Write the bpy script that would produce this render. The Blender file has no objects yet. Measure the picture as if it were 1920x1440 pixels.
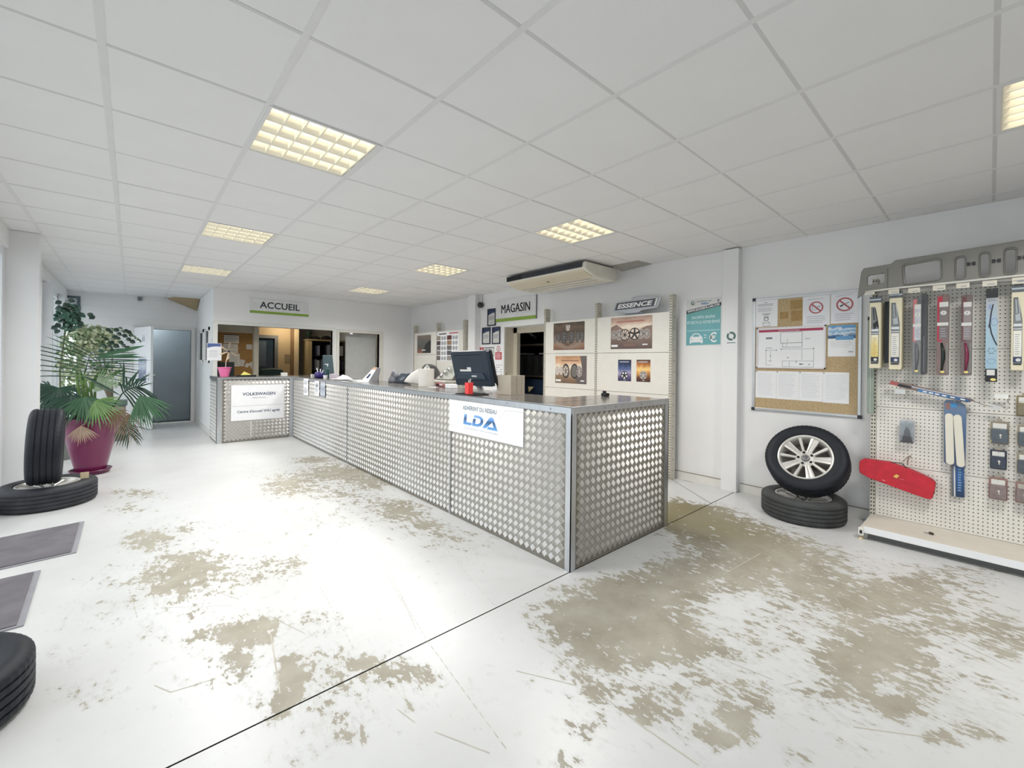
import bpy, math, random
import numpy as np
from mathutils import Vector, Matrix
random.seed(7)
C = bpy.context.scene
COL = C.collection
pi = math.pi
# ------------------------------------------------------------------ camera, sky, exposure
F_PX, YAW, CY, ROLL, EYE = 799.34, 0.72811, 679.76, 0.011075, 1.368     # image taken as 1920 x 1440
_f = Vector((math.sin(YAW), math.cos(YAW), 0)); _r = Vector((math.cos(YAW), -math.sin(YAW), 0)); _u = Vector((0, 0, 1))
CR = _r*math.cos(ROLL) + _u*math.sin(ROLL)
CU = _u*math.cos(ROLL) - _r*math.sin(ROLL)
CAMP = Vector((0, 0, EYE))
cd = bpy.data.cameras.new('camera')
cam = bpy.data.objects.new('camera', cd); COL.objects.link(cam)
cam.matrix_world = Matrix(((CR.x, CU.x, -_f.x, 0), (CR.y, CU.y, -_f.y, 0), (CR.z, CU.z, -_f.z, EYE), (0, 0, 0, 1)))
cd.sensor_width = 36; cd.lens = F_PX/1920*36; cd.shift_y = -(720-CY)/1920
cd.clip_start = 0.02; cd.clip_end = 200
C.camera = cam
SKY = 2.6
wd = bpy.data.worlds.new('sky'); C.world = wd; wd.use_nodes = True
_nt = wd.node_tree; _bg = _nt.nodes['Background']
_bg.inputs['Color'].default_value = (0.87, 0.94, 1.0, 1); _bg.inputs['Strength'].default_value = SKY
C.view_settings.view_transform = 'Standard'; C.view_settings.look = 'None'
C.view_settings.exposure = 0.0; C.view_settings.gamma = 1.0; C.view_settings.use_curve_mapping = False

# ------------------------------------------------------------------ helpers: pixels of the 1920 x 1440 frame to points on known planes
def _ray(x, y): return _f*F_PX + CR*(x-960) - CU*(y-CY)
def onX(x, y, v): d = _ray(x, y); return CAMP + d*(v/d.x)
def onY(x, y, v): d = _ray(x, y); return CAMP + d*(v/d.y)
def onZ(x, y, v): d = _ray(x, y); return CAMP + d*((v-EYE)/d.z)

# ------------------------------------------------------------------ materials
def lin(c):
    o = []
    for v in c:
        v = v/255.0
        o.append(v/12.92 if v <= .04045 else ((v+.055)/1.055)**2.4)
    return (o[0], o[1], o[2], 1)
_mats = {}
def M(name, c, rough=.5, metal=0, var=.05, vs=9, bump=0, bs=70, spec=.5, stretch=None, coat=0):
    if name in _mats: return _mats[name]
    m = bpy.data.materials.new(name); m.use_nodes = True; nt = m.node_tree; b = nt.nodes['Principled BSDF']
    tc = nt.nodes.new('ShaderNodeTexCoord'); src = tc.outputs['Object']
    if stretch:
        mp = nt.nodes.new('ShaderNodeMapping'); mp.inputs['Scale'].default_value = stretch
        nt.links.new(src, mp.inputs['Vector']); src = mp.outputs['Vector']
    n = nt.nodes.new('ShaderNodeTexNoise'); n.inputs['Scale'].default_value = vs; n.inputs['Detail'].default_value = 4
    nt.links.new(src, n.inputs['Vector'])
    r = nt.nodes.new('ShaderNodeValToRGB'); L = lin(c)
    r.color_ramp.elements[0].position = .3; r.color_ramp.elements[1].position = .7
    r.color_ramp.elements[0].color = tuple(max(0, v*(1-var)) for v in L[:3])+(1,)
    r.color_ramp.elements[1].color = tuple(min(1, v*(1+var)) for v in L[:3])+(1,)
    nt.links.new(n.outputs['Fac'], r.inputs['Fac']); nt.links.new(r.outputs['Color'], b.inputs['Base Color'])
    b.inputs['Roughness'].default_value = rough; b.inputs['Metallic'].default_value = metal
    b.inputs['Specular IOR Level'].default_value = spec; b.inputs['Coat Weight'].default_value = coat
    if bump:
        n2 = nt.nodes.new('ShaderNodeTexNoise'); n2.inputs['Scale'].default_value = bs; nt.links.new(src, n2.inputs['Vector'])
        bp = nt.nodes.new('ShaderNodeBump'); bp.inputs['Strength'].default_value = bump; bp.inputs['Distance'].default_value = .004
        nt.links.new(n2.outputs['Fac'], bp.inputs['Height']); nt.links.new(bp.outputs['Normal'], b.inputs['Normal'])
    _mats[name] = m; return m
def G(name, stops, axis=2, noise=.15, scale=5, rough=.4):
    """printed picture: vertical colour ramp broken up by noise, in the sheet's own bounding box"""
    if name in _mats: return _mats[name]
    m = bpy.data.materials.new(name); m.use_nodes = True; nt = m.node_tree; b = nt.nodes['Principled BSDF']
    tc = nt.nodes.new('ShaderNodeTexCoord'); sp = nt.nodes.new('ShaderNodeSeparateXYZ'); nt.links.new(tc.outputs['Generated'], sp.inputs[0])
    n = nt.nodes.new('ShaderNodeTexNoise'); n.inputs['Scale'].default_value = scale; n.inputs['Detail'].default_value = 6
    nt.links.new(tc.outputs['Generated'], n.inputs['Vector'])
    a = nt.nodes.new('ShaderNodeMath'); a.operation = 'MULTIPLY_ADD'; a.inputs[1].default_value = noise*2; a.inputs[2].default_value = -noise
    nt.links.new(n.outputs['Fac'], a.inputs[0])
    s = nt.nodes.new('ShaderNodeMath'); s.operation = 'ADD'; nt.links.new(sp.outputs[axis], s.inputs[0]); nt.links.new(a.outputs[0], s.inputs[1])
    r = nt.nodes.new('ShaderNodeValToRGB'); els = r.color_ramp.elements
    while len(els) < len(stops): els.new(.5)
    for e, (p, c) in zip(els, stops): e.position = p; e.color = lin(c)
    nt.links.new(s.outputs[0], r.inputs['Fac']); nt.links.new(r.outputs['Color'], b.inputs['Base Color'])
    b.inputs['Roughness'].default_value = rough
    _mats[name] = m; return m
def E(name, c, strength):
    if name in _mats: return _mats[name]
    m = bpy.data.materials.new(name); m.use_nodes = True; b = m.node_tree.nodes['Principled BSDF']
    b.inputs['Base Color'].default_value = lin(c); b.inputs['Emission Color'].default_value = lin(c); b.inputs['Emission Strength'].default_value = strength
    _mats[name] = m; return m
def glass(name, c=(247, 247, 246), gloss=.10, clear=1.0):
    if name in _mats: return _mats[name]
    m = bpy.data.materials.new(name); m.use_nodes = True; nt = m.node_tree; nt.nodes.remove(nt.nodes['Principled BSDF'])
    out = nt.nodes['Material Output']; t = nt.nodes.new('ShaderNodeBsdfTransparent'); t.inputs[0].default_value = lin(c)
    g = nt.nodes.new('ShaderNodeBsdfGlossy'); g.inputs['Roughness'].default_value = .03
    mx = nt.nodes.new('ShaderNodeMixShader'); lw = nt.nodes.new('ShaderNodeLayerWeight'); lw.inputs['Blend'].default_value = .25
    ml = nt.nodes.new('ShaderNodeMath'); ml.operation = 'MULTIPLY_ADD'; ml.inputs[1].default_value = .5; ml.inputs[2].default_value = gloss*.4
    nt.links.new(lw.outputs['Fresnel'], ml.inputs[0]); nt.links.new(ml.outputs[0], mx.inputs[0])
    nt.links.new(t.outputs[0], mx.inputs[1]); nt.links.new(g.outputs[0], mx.inputs[2]); nt.links.new(mx.outputs[0], out.inputs['Surface'])
    _mats[name] = m; return m

WHITE_WALL = M('white_wall_paint', (238, 238, 238), .6, var=.015, vs=2, bump=.05)
WHITE_GLOSS = M('white_lacquer', (238, 240, 242), .3, var=.01)
TRIM_W = M('white_trim', (232, 231, 228), .4, var=.02)
CREAM = M('cream_steel', (229, 226, 218), .38, var=.02)
CREAM_D = M('cream_steel_post', (206, 201, 188), .4, var=.04)
ALU = M('brushed_aluminium', (205, 208, 212), .34, 1, var=.05, vs=30, stretch=(1, 1, .15))
PLATE = M('tread_plate_aluminium', (148, 144, 136), .46, 1, var=.06, vs=5)
STUD = M('tread_plate_studs', (214, 212, 209), .40, 1, var=.03, vs=20)
CHROME = M('chrome', (225, 225, 225), .12, 1, var=.02)
STEEL = M('zinc_wire', (190, 188, 182), .3, 1, var=.04)
BLACK = M('black_plastic', (24, 26, 30), .4, var=.1)
BLACKM = M('black_matt', (14, 15, 18), .8, var=.1)
DARKNAVY = M('dark_navy_plastic', (34, 46, 60), .35, var=.08)
RUBBER = M('tyre_rubber', (24, 29, 37), .55, var=.14, vs=14, bump=.12, bs=160, spec=.35)
RUBBER_D = M('dusty_tyre_rubber', (64, 66, 66), .7, var=.28, vs=7, bump=.15, bs=140)
SILVER = M('silver_alloy', (222, 220, 215), .3, .45, var=.04)
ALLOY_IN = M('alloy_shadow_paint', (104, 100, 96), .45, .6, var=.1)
PAPER = M('white_paper', (240, 241, 243), .6, var=.015)
PAPER_G = M('grey_paper', (214, 214, 210), .65, var=.04)
INK = M('dark_ink', (44, 47, 58), .5, var=.05)
INK_L = M('pale_ink', (165, 168, 176), .6, var=.05)
INK_M = M('grey_ink', (118, 122, 132), .6, var=.05)
NAVY = M('navy_print', (42, 56, 92), .5, var=.06)
REDP = M('red_print', (186, 44, 58), .5, var=.05)
CORK = M('cork', (188, 165, 128), .85, var=.14, vs=60, bump=.2, bs=200)
CORK_D = M('dark_cork_patch', (168, 138, 90), .8, var=.1, vs=40)  # darker cork where sheets were taken down
GREENBAND = M('lime_green_print', (140, 172, 72), .45, var=.03)
SHADOWGAP = M('dark_gap', (40, 40, 38), .8, var=.1)

# ------------------------------------------------------------------ mesh builder
class MB:
    def __init__(s): s.v = []; s.f = []
    def add(s, vs, fs):
        o = len(s.v); s.v += [tuple(p) for p in vs]; s.f += [tuple(i+o for i in f) for f in fs]; return s
    def box(s, x0, y0, z0, x1, y1, z1):
        x0, x1 = min(x0, x1), max(x0, x1); y0, y1 = min(y0, y1), max(y0, y1); z0, z1 = min(z0, z1), max(z0, z1)
        return s.add([(x0,y0,z0),(x1,y0,z0),(x1,y1,z0),(x0,y1,z0),(x0,y0,z1),(x1,y0,z1),(x1,y1,z1),(x0,y1,z1)],
                     [(0,3,2,1),(4,5,6,7),(0,1,5,4),(1,2,6,5),(2,3,7,6),(3,0,4,7)])
    def obox(s, c, a, b, d):
        c, a, b, d = Vector(c), Vector(a), Vector(b), Vector(d)
        if a.cross(b).dot(d) < 0: a = -a
        P = [c-a-b-d, c+a-b-d, c+a+b-d, c-a+b-d, c-a-b+d, c+a-b+d, c+a+b+d, c-a+b+d]
        return s.add(P, [(0,3,2,1),(4,5,6,7),(0,1,5,4),(1,2,6,5),(2,3,7,6),(3,0,4,7)])
    def cyl(s, p0, p1, r0, r1=None, n=16):
        r1 = r0 if r1 is None else r1; p0, p1 = Vector(p0), Vector(p1); ax = (p1-p0).normalized()
        t = ax.orthogonal().normalized(); w = ax.cross(t)
        P = []
        for p, r in ((p0, r0), (p1, r1)):
            P += [p + (t*math.cos(2*pi*k/n) + w*math.sin(2*pi*k/n))*r for k in range(n)]
        return s.add(P, [(k, (k+1) % n, n+(k+1) % n, n+k) for k in range(n)] + [tuple(range(n-1, -1, -1)), tuple(range(n, 2*n))])
    def tube(s, pts, r, n=8):
        pts = [Vector(p) for p in pts]; rr = r if isinstance(r, (list, tuple)) else [r]*len(pts); P = []; up = None
        for i, p in enumerate(pts):
            d = (pts[min(i+1, len(pts)-1)]-pts[max(i-1, 0)]).normalized()
            up = d.orthogonal().normalized() if up is None else (up - d*up.dot(d)).normalized()
            w = d.cross(up)
            P += [p + (up*math.cos(2*pi*k/n)+w*math.sin(2*pi*k/n))*rr[i] for k in range(n)]
        m = len(pts)
        fs = [(i*n+k, i*n+(k+1) % n, (i+1)*n+(k+1) % n, (i+1)*n+k) for i in range(m-1) for k in range(n)]
        return s.add(P, fs + [tuple(range(n-1, -1, -1)), tuple(range((m-1)*n, m*n))])
    def lathe(s, prof, c=(0,0,0), ax=(0,0,1), n=32, close=False):
        ax = Vector(ax).normalized(); t = ax.orthogonal().normalized(); w = ax.cross(t); c = Vector(c); m = len(prof); P = []
        for k in range(n):
            d = t*math.cos(2*pi*k/n) + w*math.sin(2*pi*k/n)
            P += [c + d*r + ax*z for r, z in prof]
        fs = []
        for k in range(n):
            k2 = (k+1) % n
            for i in range(m if close else m-1):
                j = (i+1) % m; fs.append((k*m+i, k2*m+i, k2*m+j, k*m+j))
        return s.add(P, fs)
    def poly(s, pts): return s.add(pts, [tuple(range(len(pts)))])
    def prism(s, pts, d):
        """closed outline extruded by vector d"""
        pts = [Vector(p) for p in pts]; d = Vector(d); n = len(pts)
        return s.add(pts + [p+d for p in pts], [tuple(range(n-1, -1, -1)), tuple(range(n, 2*n))] + [(k, (k+1) % n, n+(k+1) % n, n+k) for k in range(n)])
    def xf(s, m):
        s.v = [tuple(m @ Vector(p)) for p in s.v]; return s

WL = {}
def mk(name, mb, mat, parent=None, smooth=False, bevel=0, kind=None, pivot=False, autos=None):
    me = bpy.data.meshes.new(name)
    off = Vector(WL[parent.name]) if parent is not None else Vector((0, 0, 0))
    if parent is None and pivot:
        xs = np.array(mb.v); off = Vector(((xs[:,0].min()+xs[:,0].max())/2, (xs[:,1].min()+xs[:,1].max())/2, xs[:,2].min()))
    me.from_pydata([tuple(Vector(p)-off) for p in mb.v], [], mb.f); me.update()
    if mat: me.materials.append(mat)
    if smooth: me.polygons.foreach_set('use_smooth', [True]*len(me.polygons))
    o = bpy.data.objects.new(name, me); COL.objects.link(o)
    if parent is not None: o.parent = parent; WL[o.name] = tuple(off)
    elif pivot: o.location = off; WL[o.name] = tuple(off)
    else: WL[o.name] = (0, 0, 0)
    if bevel:
        b = o.modifiers.new('bevel', 'BEVEL'); b.width = bevel; b.segments = 2; b.limit_method = 'ANGLE'; b.angle_limit = .6
    if autos: smooth_by_angle(me, autos)
    if kind: o['kind'] = kind
    return o
def smooth_by_angle(me, ang):
    me.polygons.foreach_set('use_smooth', [True]*len(me.polygons))
    try: me.set_sharp_from_angle(angle=ang)
    except Exception: pass
def tag(o, label, cat, group=None):
    o['label'] = label; o['category'] = cat
    if group: o['group'] = group
    return o
def thing(name, label, cat, loc=(0, 0, 0), group=None):
    o = bpy.data.objects.new(name, None); COL.objects.link(o); o.location = loc; o.empty_display_size = .1
    WL[o.name] = tuple(loc); return tag(o, label, cat, group)
def top(name, mb, mat, label, cat, group=None, **k):
    return tag(mk(name, mb, mat, pivot=True, **k), label, cat, group)
def struct(name, mb, mat, **k): return mk(name, mb, mat, kind='structure', **k)
def dup(root, loc=None, mat4=None, label=None, group=None):
    def cp(o, par):
        c = o.copy(); COL.objects.link(c)
        if par is not None: c.parent = par
        for ch in list(o.children): cp(ch, c)
        return c
    c = cp(root, None)
    if mat4 is not None: c.matrix_world = mat4
    if loc is not None: c.location = loc
    if label: c['label'] = label
    if group: c['group'] = group
    WL[c.name] = tuple(c.location); return c

# ------------------------------------------------------------------ flat faces: u to the reader's right, v up, n towards the reader
class Face:
    def __init__(s, o, u, n, v=(0, 0, 1)): s.o, s.u, s.n, s.v = Vector(o), Vector(u).normalized(), Vector(n).normalized(), Vector(v).normalized()
    def p(s, a, b, d=0): return s.o + s.u*a + s.v*b + s.n*d
    def box(s, mb, a0, b0, a1, b1, d0, d1):
        return mb.obox(s.p((a0+a1)/2, (b0+b1)/2, (d0+d1)/2), s.u*abs(a1-a0)/2, s.v*abs(b1-b0)/2, s.n*abs(d1-d0)/2)
    def quad(s, mb, a0, b0, a1, b1, d): return mb.poly([s.p(a0, b0, d), s.p(a1, b0, d), s.p(a1, b1, d), s.p(a0, b1, d)])
    def poly(s, mb, pts, d): return mb.poly([s.p(a, b, d) for a, b in pts])
    def disc(s, mb, a, b, r, d, n=20, ry=None): return s.poly(mb, [(a+r*math.cos(2*pi*k/n), b+(ry or r)*math.sin(2*pi*k/n)) for k in range(n)], d)
    def ring(s, mb, a, b, r0, r1, d, n=28, sy=1, t0=0, t1=2*pi):
        full = abs(t1-t0-2*pi) < 1e-6; m = n if full else n+1
        P = []
        for k in range(m):
            t = t0+(t1-t0)*k/n
            P += [s.p(a+r0*math.cos(t), b+r0*sy*math.sin(t), d), s.p(a+r1*math.cos(t), b+r1*sy*math.sin(t), d)]
        return mb.add(P, [(2*k, 2*k+1, 2*((k+1) % m)+1, 2*((k+1) % m)) for k in range(n)])
    def line(s, mb, a0, b0, a1, b1, w, d):
        t = Vector((a1-a0, b1-b0)); L = t.length; q = Vector((-t.y, t.x))/L*w/2
        return s.poly(mb, [(a0-q.x, b0-q.y), (a1-q.x, b1-q.y), (a1+q.x, b1+q.y), (a0+q.x, b0+q.y)], d)
    def rows(s, mb, a0, a1, b_top, b_bot, n, d, h=.35, rag=.25):
        st = (b_top-b_bot)/n
        for k in range(n):
            b = b_top - st*(k+.5); e = a1 - (a1-a0)*random.random()*rag
            s.quad(mb, a0, b-st*h/2, e, b+st*h/2, d)
        return mb
def outline_mesh(loops, depth, bevel=0):
    """2D loops (outer + holes) filled and extruded; returns (verts, faces) around z = 0"""
    cu = bpy.data.curves.new('outline', 'CURVE'); cu.dimensions = '2D'; cu.fill_mode = 'BOTH'; cu.extrude = depth/2; cu.bevel_depth = bevel; cu.bevel_resolution = 1
    for lp in loops:
        sp = cu.splines.new('POLY'); sp.points.add(len(lp)-1)
        for q, (x, y) in zip(sp.points, lp): q.co = (x, y, 0, 1)
        sp.use_cyclic_u = True
    ob = bpy.data.objects.new('outline', cu); me = bpy.data.meshes.new_from_object(ob)
    vs = [tuple(v.co) for v in me.vertices]; fs = [tuple(p.vertices) for p in me.polygons]
    bpy.data.objects.remove(ob); bpy.data.curves.remove(cu); bpy.data.meshes.remove(me)
    return vs, fs
def plate(face, loops, d0, d1, bevel=0):
    vs, fs = outline_mesh(loops, (d1-d0)-2*bevel*0, bevel); mb = MB()
    return mb.add([face.p(x, y, (d0+d1)/2+z) for x, y, z in vs], fs)
def text(face, string, a, b, d, size, mat, parent, width=None, bold=0, shear=0, name='lettering', align='CENTER', rot=0, depth=0, height=None):
    cu = bpy.data.curves.new('txt', 'FONT'); cu.body = string; cu.size = 1; cu.align_x = 'LEFT'; cu.offset = bold; cu.shear = shear; cu.resolution_u = 3; cu.extrude = depth
    ob = bpy.data.objects.new('txt', cu); me = bpy.data.meshes.new_from_object(ob)
    vs = np.array([tuple(v.co) for v in me.vertices]); fs = [tuple(p.vertices) for p in me.polygons]
    bpy.data.objects.remove(ob); bpy.data.curves.remove(cu); bpy.data.meshes.remove(me)
    x0, x1 = vs[:,0].min(), vs[:,0].max(); y0, y1 = vs[:,1].min(), vs[:,1].max()
    sx = width/(x1-x0) if width else size; sy = height/(y1-y0) if height else size
    X = (vs[:,0]-x0)*sx; w = (x1-x0)*sx
    X = X - {'CENTER': w/2, 'LEFT': 0, 'RIGHT': w}[align]; Y = (vs[:,1])*sy if not height else (vs[:,1]-y0)*sy
    c, s = math.cos(rot), math.sin(rot)
    mb = MB().add([face.p(a+x*c-y*s, b+x*s+y*c, d+z) for x, y, z in zip(X, Y, vs[:,2])], fs)
    return mk(name, mb, mat, parent)
def rrect(x0, y0, x1, y1, r, n=5):
    o = []
    for cx, cy, t0 in ((x1-r, y1-r, 0), (x0+r, y1-r, pi/2), (x0+r, y0+r, pi), (x1-r, y0+r, 3*pi/2)):
        o += [(cx+r*math.cos(t0+pi/2*k/n), cy+r*math.sin(t0+pi/2*k/n)) for k in range(n+1)]
    return o
def rwall(X): return Face((X, 0, 0), (0, -1, 0), (-1, 0, 0))          # faces -X, u = -Y
def bwall(Y): return Face((0, Y, 0), (1, 0, 0), (0, -1, 0))           # faces -Y, u = X
def rectX(X, x0, y0, x1, y1):
    """pixel rectangle on a plane X = const -> (u0, v0, u1, v1) of rwall(X)"""
    xm, ym = (x0+x1)/2, (y0+y1)/2
    return -onX(x0, ym, X).y, onX(xm, y1, X).z, -onX(x1, ym, X).y, onX(xm, y0, X).z
def rectY(Y, x0, y0, x1, y1):
    xm, ym = (x0+x1)/2, (y0+y1)/2
    return onY(x0, ym, Y).x, onY(xm, y1, Y).z, onY(x1, ym, Y).x, onY(xm, y0, Y).z
# ================================================================== ROOM
XW, XF, YB, YF, ZC, YN = 4.92, -0.92, 9.10, 11.60, 2.636, -2.60
XO = 1.06                                                             # flank of the office box
# ---- floor: painted concrete slabs with a saw joint, wear baked as a density attribute
PAINT_C, CONC_C = (236, 237, 236), (160, 153, 134)
def floor_material():
    m = bpy.data.materials.new('worn_white_floor_paint'); m.use_nodes = True; nt = m.node_tree; N = nt.nodes; Lk = nt.links; b = N['Principled BSDF']
    tc = N.new('ShaderNodeTexCoord'); at = N.new('ShaderNodeAttribute'); at.attribute_name = 'wear'
    def noise(scale, detail, mp=None, rough=.6):
        n = N.new('ShaderNodeTexNoise'); n.inputs['Scale'].default_value = scale; n.inputs['Detail'].default_value = detail; n.inputs['Roughness'].default_value = rough
        if mp:
            k = N.new('ShaderNodeMapping'); k.inputs['Scale'].default_value = mp[0]; k.inputs['Rotation'].default_value = (0, 0, mp[1]); Lk.new(tc.outputs['Object'], k.inputs['Vector']); Lk.new(k.outputs[0], n.inputs['Vector'])
        else: Lk.new(tc.outputs['Object'], n.inputs['Vector'])
        return n.outputs['Fac']
    def mth(op, a, bb, c=None):
        k = N.new('ShaderNodeMath'); k.operation = op
        for i, v in enumerate((a, bb, c)):
            if v is None: continue
            if isinstance(v, (int, float)): k.inputs[i].default_value = v
            else: Lk.new(v, k.inputs[i])
        return k.outputs[0]
    n1 = noise(8, 9, ((1.4, .85, 1), .18), .7); n2 = noise(24, 6, ((1.6, .8, 1), .2), .64)
    nn = mth('ADD', mth('MULTIPLY', n1, .58), mth('MULTIPLY', n2, .42))
    # paint is gone where noise falls under the wear level
    lvl = mth('MULTIPLY_ADD', at.outputs['Fac'], .272, .338)
    df = mth('SUBTRACT', lvl, nn)
    mask = mth('MINIMUM', mth('MAXIMUM', mth('MULTIPLY', df, 65), 0), 1)
    rp = N.new('ShaderNodeValToRGB'); rp.color_ramp.elements[0].position = .3; rp.color_ramp.elements[1].position = .75
    rp.color_ramp.elements[0].color = lin((146, 140, 125)); rp.color_ramp.elements[1].color = lin((173, 169, 156)); Lk.new(noise(5, 6), rp.inputs['Fac'])
    ol = N.new('ShaderNodeAttribute'); ol.attribute_name = 'oil'
    om = N.new('ShaderNodeMixRGB'); om.inputs['Color2'].default_value = lin((122, 114, 84)); Lk.new(ol.outputs['Fac'], om.inputs['Fac']); Lk.new(rp.outputs[0], om.inputs['Color1'])
    pp = N.new('ShaderNodeValToRGB'); pp.color_ramp.elements[0].position = .35; pp.color_ramp.elements[1].position = .65
    pp.color_ramp.elements[0].color = lin((199, 200, 199)); pp.color_ramp.elements[1].color = lin((209, 210, 210)); Lk.new(noise(1.3, 5), pp.inputs['Fac'])
    # thin halo of scuffing round the bare patches
    sc = mth('MINIMUM', mth('MAXIMUM', mth('MULTIPLY_ADD', df, 7, .45), 0), .22)
    mx0 = N.new('ShaderNodeMixRGB'); Lk.new(sc, mx0.inputs['Fac']); Lk.new(pp.outputs[0], mx0.inputs['Color1']); mx0.inputs['Color2'].default_value = lin((172, 171, 164))
    mx = N.new('ShaderNodeMixRGB'); Lk.new(mask, mx.inputs['Fac']); Lk.new(mx0.outputs[0], mx.inputs['Color1']); Lk.new(om.outputs[0], mx.inputs['Color2'])
    Lk.new(mx.outputs[0], b.inputs['Base Color'])
    rg = mth('MULTIPLY_ADD', mask, .3, .34); Lk.new(rg, b.inputs['Roughness'])
    bp = N.new('ShaderNodeBump'); bp.inputs['Strength'].default_value = .25; bp.inputs['Distance'].default_value = .002; bp.invert = True
    Lk.new(mask, bp.inputs['Height']); Lk.new(bp.outputs[0], b.inputs['Normal'])
    return m
# worn areas: (px centre, px half-size, strength) measured on the floor, turned into ellipses in floor metres
WEAR = [(1185,1115,120,55,1.05),(1110,1160,110,60,.95),(1215,1185,95,50,.95),(1130,1210,70,40,.7),(1270,1080,60,40,.85),(1290,1215,70,35,.75),
 (1310,972,85,38,1.1),(1385,1010,110,42,.95),(1470,1045,90,34,.72),(1260,955,30,22,1.1),(1360,1060,110,35,.6),(1430,1090,120,40,.5),
 (1630,1190,85,55,.85),(1600,1235,60,30,.7),(1590,1120,80,34,.62),(1700,1120,95,42,.8),(1690,1225,65,40,.75),(1830,1170,90,42,.68),(1885,1210,60,40,.7),(1540,1100,70,34,.5),
 (1450,1160,90,40,.42),(1420,1210,100,40,.32),(1790,1090,120,40,.42),(1500,1040,140,40,.42),
 (1090,1365,34,20,.75),(1140,1300,36,20,.6),(1210,1335,60,18,.72),(1240,1305,60,22,.5),(1345,1375,55,32,.8),(1400,1345,30,46,.62),(1400,1320,50,20,.5),(1690,1325,60,22,.72),(1650,1310,60,18,.5),(1800,1382,70,24,.7),
 (1590,1265,40,40,.6),(1600,1250,40,50,.5),(1055,1430,50,20,.7),(1500,1425,40,22,.5),(1620,1410,40,22,.55),(1120,1255,70,22,.52),(1090,1290,60,20,.5),(1330,1275,60,20,.34),(1480,1300,90,20,.3),(1780,1280,80,30,.34),(1880,1330,50,40,.3),
 (640,885,72,18,.95),(590,862,50,9,.85),(700,905,40,15,.85),(755,957,48,24,.85),(800,984,36,13,.75),(530,914,42,20,.66),(575,905,60,22,.52),(640,925,50,14,.5),(840,1008,48,20,.42),(700,940,60,16,.36),
 (362,1058,72,32,.9),(320,1085,60,26,.72),(340,1110,70,22,.5),(285,1010,42,18,.68),(262,1015,40,18,.6),(250,925,60,14,.62),(235,955,46,10,.5),(350,990,40,10,.48),(510,1062,60,22,.5),(450,1090,60,14,.36),(545,1055,60,26,.38),
 (470,1187,44,30,.92),(412,1190,38,24,.72),(440,1245,36,22,.85),(508,1170,26,20,.7),(545,1275,30,46,.9),(520,1320,40,30,.6),(590,1160,54,20,.46),(600,1240,80,28,.5),(665,1255,60,24,.46),(695,1245,40,16,.55),(755,1265,50,30,.6),(790,1265,26,20,.6),(620,1340,70,30,.42),(660,1380,40,14,.55),(575,1420,40,14,.6),(520,1420,30,14,.5),
 (385,1278,60,14,.46),(155,1310,50,18,.5),(170,1160,90,50,.3),(210,1090,60,40,.34),(100,1230,60,30,.24),(330,1190,120,60,.24),(860,1060,120,50,.2),(900,1300,140,60,.14),(1500,1280,260,100,.27),(1750,1310,200,90,.27),(1230,1330,220,90,.25),(560,1240,200,120,.2),(1650,1080,260,50,.3),(300,980,130,90,.26),(420,1120,170,70,.24),(680,960,130,50,.24),(600,1330,190,70,.22),(720,1260,120,50,.26),(190,1290,110,50,.24),(880,1010,110,30,.3),(520,890,90,24,.3),(560,980,150,50,.22)]
OIL = [(1290,950,50,30,1.0),(1340,985,80,30,.8),(1262,968,22,22,1.0),(1420,1005,70,26,.45)]
def blob_field(X, Y, lst):
    out = np.zeros_like(X)
    for cx, cy, rx, ry, s in lst:
        s *= .94 if cx < 900 else 1.0
        c = onZ(cx, cy, 0); a = onZ(cx+rx, cy, 0)-c; b = onZ(cx, cy+ry, 0)-c
        det = a.x*b.y-a.y*b.x; dx = X-c.x; dy = Y-c.y
        p = (dx*b.y-dy*b.x)/det; q = (a.x*dy-a.y*dx)/det
        r2 = p*p+q*q
        out = np.maximum(out, s*np.clip(1.35-.85*np.sqrt(r2), 0, 1)) if False else out*1.0 + (1-np.clip(out, 0, 1))*s*np.exp(-(r2**1.25)*.8)
    return out
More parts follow.
